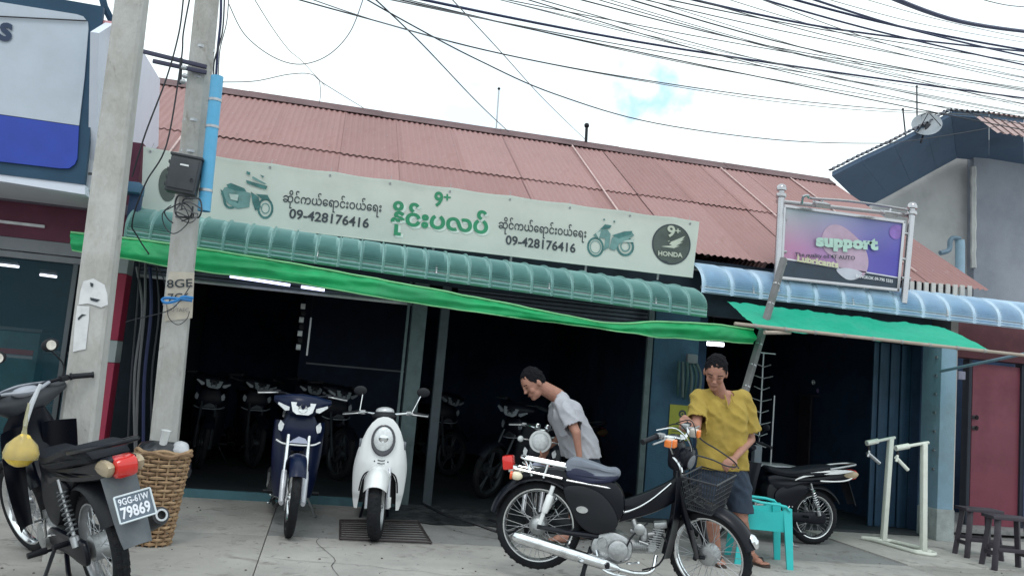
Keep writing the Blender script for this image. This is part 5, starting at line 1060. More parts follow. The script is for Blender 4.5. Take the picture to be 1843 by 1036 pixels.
        fr_.build('plate_frame', mat('pale_plate_frame', (.6, .66, .70), .5), pl)
        for s_, y_, h, x0, x1, b_ in (("9GG-61W", .018, .042, -.068, .068, .02), ("79869", -.042, .070, -.068, .064, .03)):
            vs, fs = flat_text(s_, 1, b_, 0, 1, 'LEFT'); a0 = min(v[0] for v in vs); a1 = max(v[0] for v in vs); k = (x1-x0)/(a1-a0)
            MB().add([pp(x0+(v[0]-a0)*k, y_+v[1]*h) for v in vs], fs).build('plate_lettering', mat('plate_white', (.72, .74, .80), .5), pl, smooth=0)
    # leg shields, front apron
    for s_ in (-1, 1):
        def fn(u, v, s_=s_):
            z = .24+v*.58; y = s_*(.05+u*(.165-.07*(1-v)**2-.02*v)); x = .93-.13*u*u-.10*(v-.5)**2-.02*v+.05*(1-v); return Vector((x, y, z))
        shell(MB(), fn, 8, 16, (-.006, 0, 0)).build('leg_shield', body, t)
    fp = MB().loft([[Vector((x+.03*math.cos(a*PI/8)*1.0*w_/.12, w_*math.sin(a*PI/8), z+h_*math.cos(a*PI/8)*0)) for a in range(16)] for (x, z, w_, h_) in ((.90, .60, .08, 0), (.93, .66, .12, 0), (.95, .74, .15, 0), (.945, .82, .13, 0), (.92, .90, .09, 0))]).build('front_panel', body, t)
    if not plate:
        for s_ in (-1, 1):
            MB().puff([(0, 0), (0, 0)], .01) if False else None
            ks = MB(); n_ = 10
            vs = [Vector((.985-.10*abs(y)-.0*z, s_*y, z)) for (y, z) in ((.12, .80), (.150, .83), (.165, .79), (.158, .755), (.135, .745), (.125, .77))]
            ks.add(vs+[v+Vector((-.02, 0, 0)) for v in vs], [tuple(range(6)), tuple(range(11, 5, -1))]+[(i, (i+1) % 6, (i+1) % 6+6, i+6) for i in range(6)]).build('front_signal', CLEARL, t)
        MB().tube(spline([(.93, -.165, .675), (.98, -.11, .655), (1.005, 0, .65), (.98, .11, .655), (.93, .165, .675)], 5), .007, 6).build('chevron_trim', WHITEP, t)
        vs = [(.0, .715), (.05, .70), (.075, .665), (-.075, .665), (-.04, .69)]; P = [Vector((1.003, y, z)) for y, z in vs]
        MB().add(P+[p+Vector((-.03, 0, 0)) for p in P], [tuple(range(5)), tuple(range(9, 4, -1))]+[(i, (i+1) % 5, (i+1) % 5+5, i+5) for i in range(5)]).build('crest', mat('silver_blue_print', (.45, .48, .62), .3), t)
    for s_ in (-1, 1):
        f_ = MB(MS).tube([(.965, s_*.078, .72), (1.10, s_*.080, .43)], .015, 10).build('fork', CHROME, t); MB(MS).tube([(1.085, s_*.080, .465), (1.105, s_*.08, .42), (1.19, s_*.080, .245), (1.215, s_*.078, .24)], [.019, .023, .021, .016], 10).build('fork_slider', mat('satin_silver', (.55, .56, .60), .35, .4), f_)
    fender(t, 'front_fender', (wb, 0, r+.005), r+.035, .062, rad(35), rad(150), body, M=MS)
    # bar cowl with headlight
    if not round_lamp:
        cw = MB(MS).loft([[Vector((x+dx*math.cos(a), y_, z+dz*math.sin(a))) for a in [q*PI/7 for q in range(14)]] for (x, y_, z, dx, dz) in ((.90, -.22, .985, .03, .022), (.93, -.16, .97, .05, .05), (.96, -.09, .955, .075, .08), (.97, 0, .95, .085, .09), (.96, .09, .955, .075, .08), (.93, .16, .97, .05, .05), (.90, .22, .985, .03, .022))]).build('bar_cowl', body if not plate else mat('grey_plastic', (.035, .04, .05), .4), t)
        P = [(-.095, .975), (.095, .975), (.075, .905), (.045, .885), (-.045, .885), (-.075, .905)]
        H = [Vector((1.052-.35*y*y*2-(z-.93)*.15, y, z)) for y, z in P]; hl = MB(MS).add(H+[v+Vector((-.06, 0, 0)) for v in H], [tuple(range(6)), tuple(range(11, 5, -1))]+[(i, (i+1) % 6, (i+1) % 6+6, i+6) for i in range(6)]).build('headlight', CLEARL, t, smooth=0)
        MB(MS).lathe([(0, 0), (.03, .004), (.034, .01), (.036, .004)], (1.047, 0, .93), 'x', 14).build('reflector', CHROME, hl)
        for s_ in (-1, 1):
            vs = [Vector((1.035-.35*y*y, s_*y, z)) for (y, z) in ((.10, .935), (.185, .965), (.19, .95), (.13, .905), (.10, .91))]; MB(MS).add(vs+[v+Vector((-.03, 0, 0)) for v in vs], [tuple(range(5)), tuple(range(9, 4, -1))]+[(i, (i+1) % 5, (i+1) % 5+5, i+5) for i in range(5)]).build('cowl_signal', AMBER if amber else CLEARL, t)
        MB(MS).ell((.90, 0, 1.01), (.06, .075, .03), 14).build('speedometer', PLASTIC if not plate else mat('silver_trim', (.35, .37, .42), .35), t)
        if plate: MB(MS).tube(spline([(.86, -.12, 1.03), (.80, 0, 1.015), (.86, .12, 1.03), (.95, .14, 1.02), (.98, 0, 1.035), (.95, -.14, 1.02), (.86, -.12, 1.03)], 4), .010, 6).build('dial_trim', mat('silver_trim', (.35, .37, .42), .35), t)
    else:
        MB(MS).puff(closed2([(.90, .80), (.88, .93), (.93, 1.0), (.985, .95), (1.0, .86), (.975, .78)], 3), .07, .03).build('headset', BLACK, t)
        hl = MB(MS).lathe([(.085, .0), (.095, .0), (.108, -.006), (.11, -.02), (.10, -.03), (.07, -.09), (.03, -.11)], (1.05, 0, .90), (1, 0, -.05), 28).build('headlight', WHITEP, t); MB(MS).ell((1.045, 0, .90), (.03, .086, .086), 18).build('lens', CLEARL, hl)
        for s_ in (-1, 1): k = MB(MS).ell((.99, s_*.20, .90), (.03, .032, .032), 12).build('front_signal', CLEARL, t); MB(MS).tube([(.97, s_*.08, .90), (.98, s_*.18, .90)], .008, 6).build('stalk', CHROME, k)
        for k_ in (-1, 1): MB(MS).lathe([(0, .015), (.03, .015), (.034, 0), (.03, -.03)], (.93, k_*.05, 1.04), (-.5, 0, 1), 14).build('gauge', CHROME, t)
    bars(t, MS, .92, 1.005, .34, mirrors=mirrors, mat_=BLACK if not round_lamp else CHROME, sweep=.10, rise=.03, mir_h=.16 if not plate else .20, mir_out=.06 if not plate else -.05)
    return t

def make_scooter(loc, rz, label, steer):
    t = thing('scooter', loc, 0, label, 'scooter', rot=(0, 0, rz)); r = .255; wb = 1.2; MS = steerM(.98, .7, rad(26), steer); W_ = WHITEP
    make_wheel('rear_wheel', (0, 0, r), r, .10, t, cast=True); make_wheel('front_wheel', (wb, 0, r), r, .10, t, M=MS, cast=True)
    # apron: rows from the leg tips up to the neck, each from inner edge (wheel arch) to outer edge
    rows = [(.20, .150, .175), (.26, .145, .190), (.33, .140, .200), (.42, .130, .208), (.47, .105, .210), (.50, .070, .210), (.515, .0, .210), (.56, 0, .205), (.64, 0, .190), (.72, 0, .165), (.80, 0, .135), (.86, 0, .10), (.90, 0, .06), (.915, 0, .02)]
    for s_ in (1, -1):
        def fn(u, v, s_=s_):
            k = v*(len(rows)-1); i = min(len(rows)-2, int(k)); f_ = k-i; z = rows[i][0]*(1-f_)+rows[i+1][0]*f_; a = rows[i][1]*(1-f_)+rows[i+1][1]*f_; b_ = rows[i][2]*(1-f_)+rows[i+1][2]*f_
            y = a+(b_-a)*u; x = .99+.075*(1-(y/.22)**2)-.09*(1-u)*0-.12*max(0, z-.55)-.05*(y/.21)**4-(.02 if z < .3 else 0)
            return Vector((x, s_*y, z))
        if s_ == 1: ap = shell(MB(), fn, 8, 39, (-.012, 0, 0)).build('front_apron', W_, t, smooth=60)
        else: shell(MB(), fn, 8, 39, (-.012, 0, 0)).build('front_apron', W_, t, smooth=60)
    MB().loft([[Vector((x-.02*math.cos(a), w_*math.sin(a), z)) for a in [q*PI/6 for q in range(12)]] for (x, z, w_) in ((.94, .24, .17), (.95, .45, .195), (.95, .65, .17), (.90, .86, .09))]).build('inner_shield', PLASTIC, t)
    hl = MB().loft([[Vector((1.085+dx-.12*max(0, (zz-.55)), wy*s1*math.sin(a), zz)) for a, zz in [(q*2*PI/24, .735+s1*(.118 if math.cos(q*2*PI/24) > 0 else .118)*math.cos(q*2*PI/24)) for q in range(24)]] for (dx, wy, s1) in ((-.02, .092, 1.03), (.0, .092, 1.03), (.004, .086, .95), (.002, .080, .90))]).build('headlight', mat('dark_bezel', (.03, .03, .04), .25, coat=.5), t)
    MB().ell((1.062, 0, .738), (.035, .076, .104), 20, Matrix.Rotation(rad(7), 3, 'Y')).build('lens', CLEARL, hl); MB().ell((1.085, 0, .755), (.018, .045, .04), 14).build('reflector', CHROME, hl)
    for k in (-1, 1): MB().tube([(1.064, -.028, .572+k*.011), (1.066, 0, .570+k*.011-.002), (1.064, .028, .572+k*.011)], .004, 6).build('grille_slot', PLASTIC, t); MB().ell((1.062, k*.052, .574), (.005, .006, .006), 8).build('screw', PLASTIC, t)
    for s_ in (-1, 1): MB().box((.96, s_*.165, .70), (.05, .04, .07), bev=.012).build('turn_signal', mat('smoked_lens', (.12, .13, .15), .15, coat=.6), t)
    # arch trim
    MB().tube(spline([(1.045, -.148, .34), (1.05, -.135, .43), (1.06, -.10, .485), (1.066, 0, .515), (1.06, .10, .485), (1.05, .135, .43), (1.045, .148, .34)], 6), .006, 6).build('arch_trim', PLASTIC, t)
    # front fender
    c = Vector((wb, 0, r))
    def ff(u, v):
        a = rad(34)+rad(96)*u; q = (v-.5)*2; w_ = .095-.02*abs(u-.4); rr = r+.055-.085*abs(q)**2.4; return c+Vector((math.cos(a)*rr, q*w_, math.sin(a)*rr-.02*(1-u)*0))
    shell(MB(MS), ff, 16, 10, lambda u, v: Vector((-.004, 0, -.004))).build('front_fender', W_, t, smooth=60)
    for s_ in (-1, 1): MB(MS).tube([(1.04, s_*.07, .52), (wb-.02, s_*.078, .34), (wb, s_*.078, r-.02)], [.013, .016, .018], 10).build('fork', mat('satin_silver', (.55, .56, .60), .35, .4), t)
    MB(MS).box((wb, .09, r+.03), (.05, .03, .08), bev=.008).build('brake_caliper', WHITEP, t)
    # bars and dash
    MB(MS).ell((.93, 0, .955), (.06, .075, .035), 16).build('dash', mat('silver_cap', (.55, .56, .58), .25, .3), t); MB(MS).ell((.955, 0, .915), (.065, .10, .045), 14).build('bar_cover', PLASTIC, t)
    bars(t, MS, .91, .925, .335, mirrors=False, mat_=CHROME, sweep=.07, rise=.015, grip=.12)
    for s_, hh in ((-1, .13), (1, .13)):
        b0 = Vector((.85, s_*.21, .95)); e = Vector((.80, s_*(.27 if s_ > 0 else .20), .95+hh)); mm = MB(MS).tube([b0, e], .0055, 6).build('mirror', CHROME, t); MB(MS).ell(e+Vector((0, s_*.02, .03)), (.012, .055, .04), 14).build('mirror_shell', PLASTIC, mm)
    # floor, body, seat
    MB().puff([(.30, .28), (.95, .24), (.96, .28), (.62, .33), (.40, .34), (.30, .36)], .15, .02).build('footboard', PLASTIC, t)
    MB().puff(closed2([(-.30, .62), (-.1, .69), (.2, .70), (.42, .66), (.46, .5), (.44, .3), (.30, .24), (.05, .36), (-.15, .46), (-.34, .54)], 3), .15, .06).build('rear_body', W_, t)
    MB().puff(closed2([(-.32, .71), (-.2, .775), (.1, .76), (.4, .77), (.48, .73), (.42, .69), (.1, .685), (-.25, .685)], 3), .14, .035).build('seat', VINYL, t)
    MB().box((-.36, 0, .60), (.06, .14, .07), bev=.02).build('tail_light', REDL, t)
    MB().puff(closed2([(-.12, .16), (.1, .14), (.3, .2), (.32, .3), (.1, .34), (-.1, .3)], 3), .08, .02, yc=.04).build('engine_case', ALU, t); MB().lathe([(.03, 0), (.05, .1), (.05, .4), (.02, .42)], (.28, -.14, .2), (-1, 0, .2), 16).build('muffler', mat('matt_black_exhaust', (.035, .036, .04), .5, .3), t)
    for s_ in (-1, 1): MB().tube([(.25, s_*.08, .22), (.2, s_*.12, .0)], .012, 6).build('stand_leg', BLACK, t)
    return t
def copy_tree(o, par=None):
    c = o.copy(); COL.objects.link(c)
    if par is not None: c.parent = par
    for ch in o.children: copy_tree(ch, c)
    return c
def head(a, b_): return math.atan2(b_[1]-a[1], b_[0]-a[0])

ra = PZ(965, 942, .355); fa = PZ(1278, 997, .285); hz_ = head(ra, fa)
cub = make_cub('step_through_motorcycle', (ra.x, ra.y, .068), hz_, 'black motorcycle with a grey single seat, chrome rack and wire front basket', rad(3.2), rad(-31))
sc_ = PZ(672, 972, 0); d = Vector((-.06, -1, 0)).normalized(); sp = sc_-d*1.2
scooter = make_scooter((sp.x, sp.y, 0), math.atan2(d.y, d.x), 'white scooter facing the street with an egg shaped headlight, parked by the door post', rad(-7))
bl = PZ(519, 966, 0); d = Vector((.045, -1, 0)).normalized(); bp0 = bl-d*1.22
blue = make_moped('moped', (bp0.x, bp0.y, 0), math.atan2(d.y, d.x), 'dark blue moped facing the street with silver fork legs, left of the white scooter', NAVY, 'street', rad(2), mirrors=False)
lr = Vector((-.93, 4.74, 0)); d = Vector((-.545, .838, 0)).normalized()
left = make_moped('moped', (lr.x, lr.y, 0), math.atan2(d.y, d.x), 'dirty black moped seen from behind with a red tail light and a number plate', BLACK, 'street', rad(10), rad(-15), plate=True)
sr = PZ(1473, 925, .28); 
sport = make_moped('moped', (sr.x, sr.y, 0), rad(182), 'black moped with white tail stripes parked behind the turquoise chair', BLACK, 'street', rad(10), stripe=WHITEP)
sport.scale = (.9, .9, .9); sport.location.x -= .06
# round lamp motorcycle behind the black step-through
hp = PY(966, 803, 7.0); d = Vector((-.42, -1, 0)).normalized(); bp1 = Vector((hp.x, hp.y, 0))-d*1.05
classic = make_moped('motorcycle', (bp1.x, bp1.y, 0), math.atan2(d.y, d.x), 'black motorcycle with a round white rimmed headlight in front of the man in grey', BLACK, 'street', rad(4), mirrors=False, round_lamp=True)
classic.scale = (.88, .88, .88)
# more machines in the dark of the shop
DBK = mat('shade_toned_panel', (.003, .004, .010), .5, spec=.25)  # body colour kept near black to carry the shop's shade
G_ = 'motorcycles parked in the dark shop'
dk0 = make_moped('moped', (0, 0, 0), 0, 'x', DBK, 'street', rad(12), mirrors=False)
def place_dark(c, px, Y, dx, dy, lab, z=.035):
    p = PY(px, 800, Y); d = Vector((dx, dy, 0)).normalized(); q = Vector((p.x, Y, 0))-d*1.22; c.location = (q.x, q.y, z); c.rotation_euler = (0, 0, math.atan2(d.y, d.x)); c['label'] = lab; c['group'] = G_; c['category'] = 'motorcycle'
DKM = mat('shade_toned_metal', (.05, .055, .065), .45, .5, spec=.3); DLN = mat('shade_toned_lens', (.22, .24, .27), .2)  # darkened metal and lens: the indoor shade is put into their colour
def dim(o):  # swaps bright materials for darker copies with the shop's shade coloured in
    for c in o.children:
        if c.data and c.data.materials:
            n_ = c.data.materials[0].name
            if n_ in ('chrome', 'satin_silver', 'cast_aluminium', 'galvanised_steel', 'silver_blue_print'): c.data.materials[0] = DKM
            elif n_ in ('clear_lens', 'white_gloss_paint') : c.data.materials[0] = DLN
            elif n_ == 'smoked_amber': c.data.materials[0] = mat('shade_toned_amber', (.10, .06, .03), .3)
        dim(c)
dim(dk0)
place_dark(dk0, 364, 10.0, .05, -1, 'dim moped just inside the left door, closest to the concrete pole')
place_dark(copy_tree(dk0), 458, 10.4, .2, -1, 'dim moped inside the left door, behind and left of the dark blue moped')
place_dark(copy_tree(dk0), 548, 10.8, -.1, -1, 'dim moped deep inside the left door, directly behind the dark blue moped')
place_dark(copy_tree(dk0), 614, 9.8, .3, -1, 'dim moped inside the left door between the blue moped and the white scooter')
caster = make_moped('moped', (0, 0, 0), 0, 'dim moped with a five spoke wheel standing inside the middle door', DBK, 'cast', rad(20), mirrors=False)
dim(caster)
p = PZ(880, 848, .32); d = Vector((-.95, -.5, 0)).normalized(); q = p-d*1.22; caster.location = (q.x, q.y, .035); caster.rotation_euler = (0, 0, math.atan2(d.y, d.x)); caster['group'] = G_
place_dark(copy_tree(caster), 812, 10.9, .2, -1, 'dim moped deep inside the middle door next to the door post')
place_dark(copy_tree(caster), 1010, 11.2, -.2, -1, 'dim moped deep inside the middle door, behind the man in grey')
# ------------------------------------------------------------------ people
def caps_mb(caps, ells):
    mb = MB()
    for p0, r0, p1, r1 in caps:
        p0, p1 = Vector(p0), Vector(p1); d = (p1-p0); L = d.length; d = d.normalized() if L > 1e-6 else Vector((0, 0, 1)); pts, rs = [], []
        for k in range(5): a = PI/2*k/5; pts.append(p0-d*r0*math.cos(a)); rs.append(max(.0006, r0*math.sin(a)))
        for k in range(5): q = k/4; pts.append(p0+d*L*q); rs.append(r0+(r1-r0)*q)
        for k in range(1, 6): a = PI/2*k/5; pts.append(p1+d*r1*math.sin(a)); rs.append(max(.0006, r1*math.cos(a)))
        n = 14; u = d.orthogonal().normalized(); w = d.cross(u); vs = [pts[i]+(u*math.cos(2*PI*j/n)+w*math.sin(2*PI*j/n))*rs[i] for i in range(len(pts)) for j in range(n)]
        mb.add(vs, [(i*n+j, i*n+(j+1) % n, (i+1)*n+(j+1) % n, (i+1)*n+j) for i in range(len(pts)-1) for j in range(n)]+[tuple(range(n-1, -1, -1)), tuple(range((len(pts)-1)*n, len(pts)*n))])
    for c, r, R in ells: mb.ell(c, r, 18, R)
    return mb
def fuse(mb, voxel, smooth=3, disp=None, cuts=(), keep_below=None):
    me = bpy.data.meshes.new('tmp'); me.from_pydata([tuple(v) for v in mb.v], [], mb.f); o = bpy.data.objects.new('tmp', me); COL.objects.link(o)
    bm = bmesh.new(); bm.from_mesh(me); bmesh.ops.recalc_face_normals(bm, faces=bm.faces[:]); bm.to_mesh(me); bm.free()
    md = o.modifiers.new('r', 'REMESH'); md.mode = 'VOXEL'; md.voxel_size = voxel
    dg = bpy.context.evaluated_depsgraph_get(); dg.update(); out_ = bpy.data.meshes.new_from_object(o.evaluated_get(dg)); bpy.data.objects.remove(o); bpy.data.meshes.remove(me)
    bm = bmesh.new(); bm.from_mesh(out_)
    for _ in range(smooth): bmesh.ops.smooth_vert(bm, verts=bm.verts[:], factor=.5, use_axis_x=True, use_axis_y=True, use_axis_z=True)
    if disp:
        bm.normal_update(); mv = [(v, v.co+v.normal*disp(v.co, v.normal)) for v in bm.verts]
        for v, c in mv: v.co = c
    dl = []
    for v in bm.verts:
        for (p, nrm, rad_) in cuts:
            q = v.co-p
            if q.length < rad_ and q.dot(nrm) > 0: dl.append(v); break
    if dl: bmesh.ops.delete(bm, geom=dl, context='VERTS')
    bm.to_mesh(out_); bm.free(); out_.shade_smooth(); return out_
def fit_R(fwd_, up_):
    f_ = Vector(fwd_).normalized(); u = (Vector(up_)-f_*Vector(up_).dot(f_)).normalized(); l = u.cross(f_); return Matrix((f_, l, u)).transposed()
def head_ells(c, R, s=.92):
    E = []
    for cc_, r, in (((0, 0, .02), (.095, .076, .105)), ((-.03, 0, .0), (.07, .07, .08)), ((.03, 0, -.06), (.058, .052, .06)), ((.062, 0, -.098), (.026, .028, .022)), ((.094, 0, .0), (.012, .010, .03)), ((.104, 0, -.022), (.016, .016, .013)),
                    ((.080, 0, .030), (.012, .046, .010)), ((.082, 0, -.058), (.014, .026, .008)), ((.080, 0, -.070), (.014, .022, .008)), ((.058, .036, -.03), (.024, .026, .03)), ((.058, -.036, -.03), (.024, .026, .03)),
                    ((-.012, .080, -.012), (.020, .010, .032)), ((-.012, -.080, -.012), (.020, .010, .032)), ((.10, .010, -.026), (.008, .008, .007)), ((.10, -.010, -.026), (.008, .008, .007))):
        E.append((c+R @ (Vector(cc_)*s), tuple(q*s for q in r), R))
    return E
def head_bits(par, c, R, s=.92):
    T = Matrix.Translation(c) @ R.to_4x4() @ Matrix.Scale(s, 4)
    for k in (-1, 1):
        MB(T).tube([(.096, k*.018, .030), (.094, k*.035, .036), (.080, k*.055, .030)], .0034, 6, squash=(1, 1, .8)).build('eyebrow', HAIR, par)
        MB(T).tube([(.090, k*.021, .008), (.091, k*.032, .006), (.085, k*.042, .008)], .0026, 6).build('eye', mat('eye_dark', (.02, .012, .01), .3), par)
    MB(T).tube([(.090, -.024, -.063), (.096, 0, -.0635), (.090, .024, -.063)], .0045, 6).build('mouth', mat('lips', (.20, .075, .06), .5), par)
    h = MB(T); h.ell((-.014, 0, .034), (.099, .083, .108), 30, m_=22); h.ell((-.042, 0, .0), (.068, .074, .08), 24, m_=18)
    me = fuse(h, .006, 1, disp=lambda p, n: .008*noise.noise(p*38)+.004*noise.noise(p*95), cuts=()) if False else None
    hm = MB(); hm.v = [T @ v for v in h.v]; hm.f = h.f; Rt = R; 
    fwd_, up_ = R @ Vector((1, 0, 0)), R @ Vector((0, 0, 1))
    me = fuse(hm, .007, 1, disp=lambda p, n: .008*noise.noise(p*40)+.009*noise.noise(p*85), cuts=[(c+R @ (Vector((.060, 0, .062))*s), R @ Vector((1, 0, -.70)).normalized(), .3), (c+R @ (Vector((0, 0, -.02))*s), R @ Vector((.75, 0, -1)).normalized(), .3)])
    me.materials.append(HAIR); put('hair', me, par)
def hand_caps(w, R, curl, s=1.0, spread=.0, thumb=1):
    # w wrist, R: x fingers, z back of hand; thumb on +y
    C_, E_ = [], []; E_.append((w+R @ Vector((.045*s, 0, 0)), (.05*s, .040*s, .015*s), R))
    for k, (y, L_) in enumerate(((.030, .90), (.010, 1.0), (-.010, .95), (-.029, .78))):
        p = Vector((.085, y, 0))*s; a = 0
        for j, ln in enumerate((.042, .027, .021)):
            a += curl[j]*(1+.08*k); q = p+Vector((math.cos(a), spread*(1.5-k)*.3, -math.sin(a)))*ln*L_*s; C_.append((w+R @ p, (.0092-.0008*j)*s, w+R @ q, (.0086-.0008*j)*s)); p = q
    p0, p1, p2 = Vector((.02, .028, -.003)), Vector((.055, .056, -.014)), Vector((.085, .060-.025*thumb, -.022-.012*thumb)); C_ += [(w+R @ (p0*s), .012*s, w+R @ (p1*s), .0105*s), (w+R @ (p1*s), .0100*s, w+R @ (p2*s), .0085*s)]
    return C_, E_
bpy.context.view_layer.update()
MSc = steerM(.93, .72, rad(26), rad(-20))
def cubpt(v): return cub.matrix_world @ (CUBMS @ Vector(v))
grip_far = cubpt((CUBHX-.10, .27, 1.025)); grip_near = cubpt((CUBHX-.10, -.27, 1.025))

# the man in the yellow shirt
YM = Vector((PZ(1325, 1018, 0).x, 6.27, 0)); ym = thing('person', (YM.x, YM.y, 0), 0, 'man in a loose yellow shirt and dark shorts holding a handlebar and a cable', 'person')
J = lambda x, y, Y: PY(x, y, Y)-Vector((YM.x, YM.y, 0))
yo = Vector((YM.x, YM.y, 0))
hc = J(1288, 670, 6.19); hR = fit_R((-.42, -.78, -.58), (-.12, -.42, 1)); HS = 1.06
nk = J(1298, 704, 6.28); shl, shr = J(1259, 717, 6.29), J(1337, 718, 6.32)
hand_l = grip_far-yo+Vector((.01, .07, .03)); el_l = J(1252, 772, 6.12); el_r = J(1351, 790, 6.33); hand_r = J(1322, 824, 6.07)
hipl, hipr = J(1282, 862, 6.30), J(1324, 862, 6.32); knl, knr = J(1283, 935, 6.24), J(1334, 932, 6.28)
fl, fr_ = PZ(1284, 1010, .0)-yo, PZ(1352, 1010, 0)-yo; fl.y = .06; fr_ = PZ(1350, 1012, 0)-yo; anl, anr = fl+Vector((0, .02, .085)), fr_+Vector((0, .0, .085))
def standing(caps, ells):
    return None
C1 = [(nk-Vector((0, 0, .05)), .060, hc+Vector((.01, .03, -.05)), .056)]
for dx in (-.08, 0, .08): C1.append((J(1298, 740, 6.29)+Vector((dx, 0, 0)), .100, J(1300, 812, 6.30)+Vector((dx*.8, 0, 0)), .10)); C1.append((J(1300, 812, 6.30)+Vector((dx*.8, 0, 0)), .10, (hipl+hipr)/2+Vector((dx, 0, 0)), .105))
C1 += [(nk+Vector((0, .01, -.04)), .06, shl, .052), (nk+Vector((0, .01, -.04)), .06, shr, .052), (shl, .050, el_l, .038), (el_l, .036, hand_l, .024), (shr, .050, el_r, .038), (el_r, .038, hand_r, .024),
       (hipl, .088, knl, .055), (knl, .052, knl.lerp(anl, .35)+Vector((0, .02, 0)), .052), (knl.lerp(anl, .35)+Vector((0, .02, 0)), .052, anl, .033), (hipr, .088, knr, .055), (knr, .052, knr.lerp(anr, .35)+Vector((0, .02, 0)), .052), (knr.lerp(anr, .35)+Vector((0, .02, 0)), .052, anr, .033)]
E1 = head_ells(hc, hR, HS)
for a, f_, dx in ((anl, fl, -.03), (anr, fr_, .05)):
    C1 += [(a-Vector((0, -.02, .03)), .034, Vector((a.x, a.y+.03, .035)), .030), (a-Vector((0, 0, .02)), .034, Vector((a.x+dx*.6, a.y-.10, .035)), .026), (Vector((a.x, a.y+.02, .035)), .028, Vector((a.x+dx*.6, a.y-.10, .032)), .028)]
    for k in range(5): C1.append((Vector((a.x+dx*.6+(k-2)*.015, a.y-.10, .03)), .012, Vector((a.x+dx+(k-2)*.017, a.y-.165+.006*abs(k-1), .026)), .0095))
hRl = fit_R((grip_far-grip_near).normalized()*-1*0+Vector((-.25, -.75, -.35)), (0, -.35, .9)); c_, e_ = hand_caps(hand_l+Vector((.01, .03, .0)), hRl, (.9, 1.1, .8)); C1 += c_; E1 += e_
hRr = fit_R((-.75, -.45, -.35), (.1, -.6, .8)); c_, e_ = hand_caps(hand_r, hRr, (.5, .9, .6), thumb=.6); C1 += c_; E1 += e_
me = fuse(caps_mb(C1, E1), .0058, 3); me.materials.append(SKIN); put('body', me, ym); head_bits(ym, hc, hR, HS)
YEL = mat('mustard_cotton', (.36, .255, .052), .9, var=.14, scale=5, bump=.25, bscale=180)
# shirt: loose torso and wide sleeves
S1 = []
for dx in (-.085, 0, .085):
    S1.append((J(1298, 742, 6.29)+Vector((dx, 0, 0)), .122, J(1300, 812, 6.30)+Vector((dx*1.0, 0, 0)), .118)); S1.append((J(1300, 812, 6.30)+Vector((dx*1.0, 0, 0)), .118, (hipl+hipr)/2+Vector((dx*1.1, 0, -.06)), .132))
sl_l = shl.lerp(el_l, .74); sl_r = shr.lerp(el_r, .84)+Vector((.01, 0, .0))
S1 += [(nk+Vector((0, .01, -.055)), .068, shl, .068), (nk+Vector((0, .01, -.055)), .068, shr, .068), (shl, .066, sl_l+(sl_l-shl)*.3, .080), (shr, .066, sl_r+(sl_r-shr)*.3, .086)]
def fold(seed, sc_=1, tz=1.0):
    def f_(p, n):
        q = Vector((p.x*4.5, p.y*4.5, p.z*2.2*tz))*sc_+Vector((seed, 0, 0)); a = noise.noise(q); b_ = 1-abs(noise.noise(Vector((p.x*9+p.z*7, p.y*9, p.z*5))+Vector((seed, 3, 1)))*2.2)
        return .014*a+.014*max(0, b_)**2+.005*noise.noise(p*26)
    return f_
hemz = J(1300, 846, 6.2).z
cutY = [(Vector((0, 0, hemz)), Vector((.03, 0, -1)), 1.5), (sl_l, (sl_l-shl).normalized(), .16), (sl_r+Vector((0, 0, 0)), (sl_r-shr).normalized(), .17), (nk+Vector((0, -.03, -.022)), Vector((0, -.35, 1)).normalized(), .085)]
def no_arm(cuts): return cuts
me = fuse(caps_mb(S1, []), .011, 4, disp=fold(2.0), cuts=[cutY[0], cutY[3]])
def cut_sleeve(me, p, n_, rr, axis_pts, ok=lambda c: True):
    bm = bmesh.new(); bm.from_mesh(me); a, b_ = axis_pts; d = (b_-a).normalized(); dl = [v for v in bm.verts if ok(v.co) and (v.co-p).dot(n_) > 0 and ((v.co-a)-d*((v.co-a).dot(d))).length < rr and (v.co-a).dot(d) < (b_-a).length*1.9 and (v.co-a).dot(d) > 0]
    bmesh.ops.delete(bm, geom=dl, context='VERTS'); bm.to_mesh(me); bm.free()
cut_sleeve(me, sl_l, (sl_l-shl).normalized(), .115, (shl, sl_l), lambda c: c.x < sl_l.x+.045 or c.y < sl_l.y-.09); cut_sleeve(me, sl_r, (sl_r-shr).normalized(), .105, (shr, sl_r), lambda c: c.x > sl_r.x-.055)
me.materials.append(YEL); so1 = put('shirt', me, ym); so1.modifiers.new('s', 'SOLIDIFY').thickness = .005
# notch of the collar, pulled open
cn = nk+Vector((-.0, -.115, -.075))
MB().add([cn+Vector((-.028, .004, .05)), cn+Vector((.030, .004, .055)), cn+Vector((.022, -.008, .0)), cn+Vector((.0, -.010, -.045))], [(0, 1, 2, 3)]).build('open_neck', SKIN, ym)
MB().tube([cn+Vector((.03, -.004, .06)), cn+Vector((.034, -.012, .02)), cn+Vector((.045, -.014, -.005)), cn+Vector((.0, -.016, -.05))], .005, 6).tube([cn+Vector((-.028, .0, .05)), cn+Vector((-.01, -.010, .0)), cn+Vector((.0, -.016, -.05))], .005, 6).build('collar_edge', YEL, ym)
SHORT = mat('navy_denim', (.022, .035, .060), .85, var=.2, scale=9, bump=.3, bscale=150)
C2 = []
for dx in (-.08, 0, .08): C2.append((J(1300, 830, 6.31)+Vector((dx, 0, 0)), .108, (hipl+hipr)/2+Vector((dx, 0, -.01)), .112))
C2 += [(hipl, .105, hipl.lerp(knl, .92), .090), (hipr, .105, hipr.lerp(knr, .92), .090)]
kz = min(hipl.lerp(knl, .80).z, hipr.lerp(knr, .80).z)
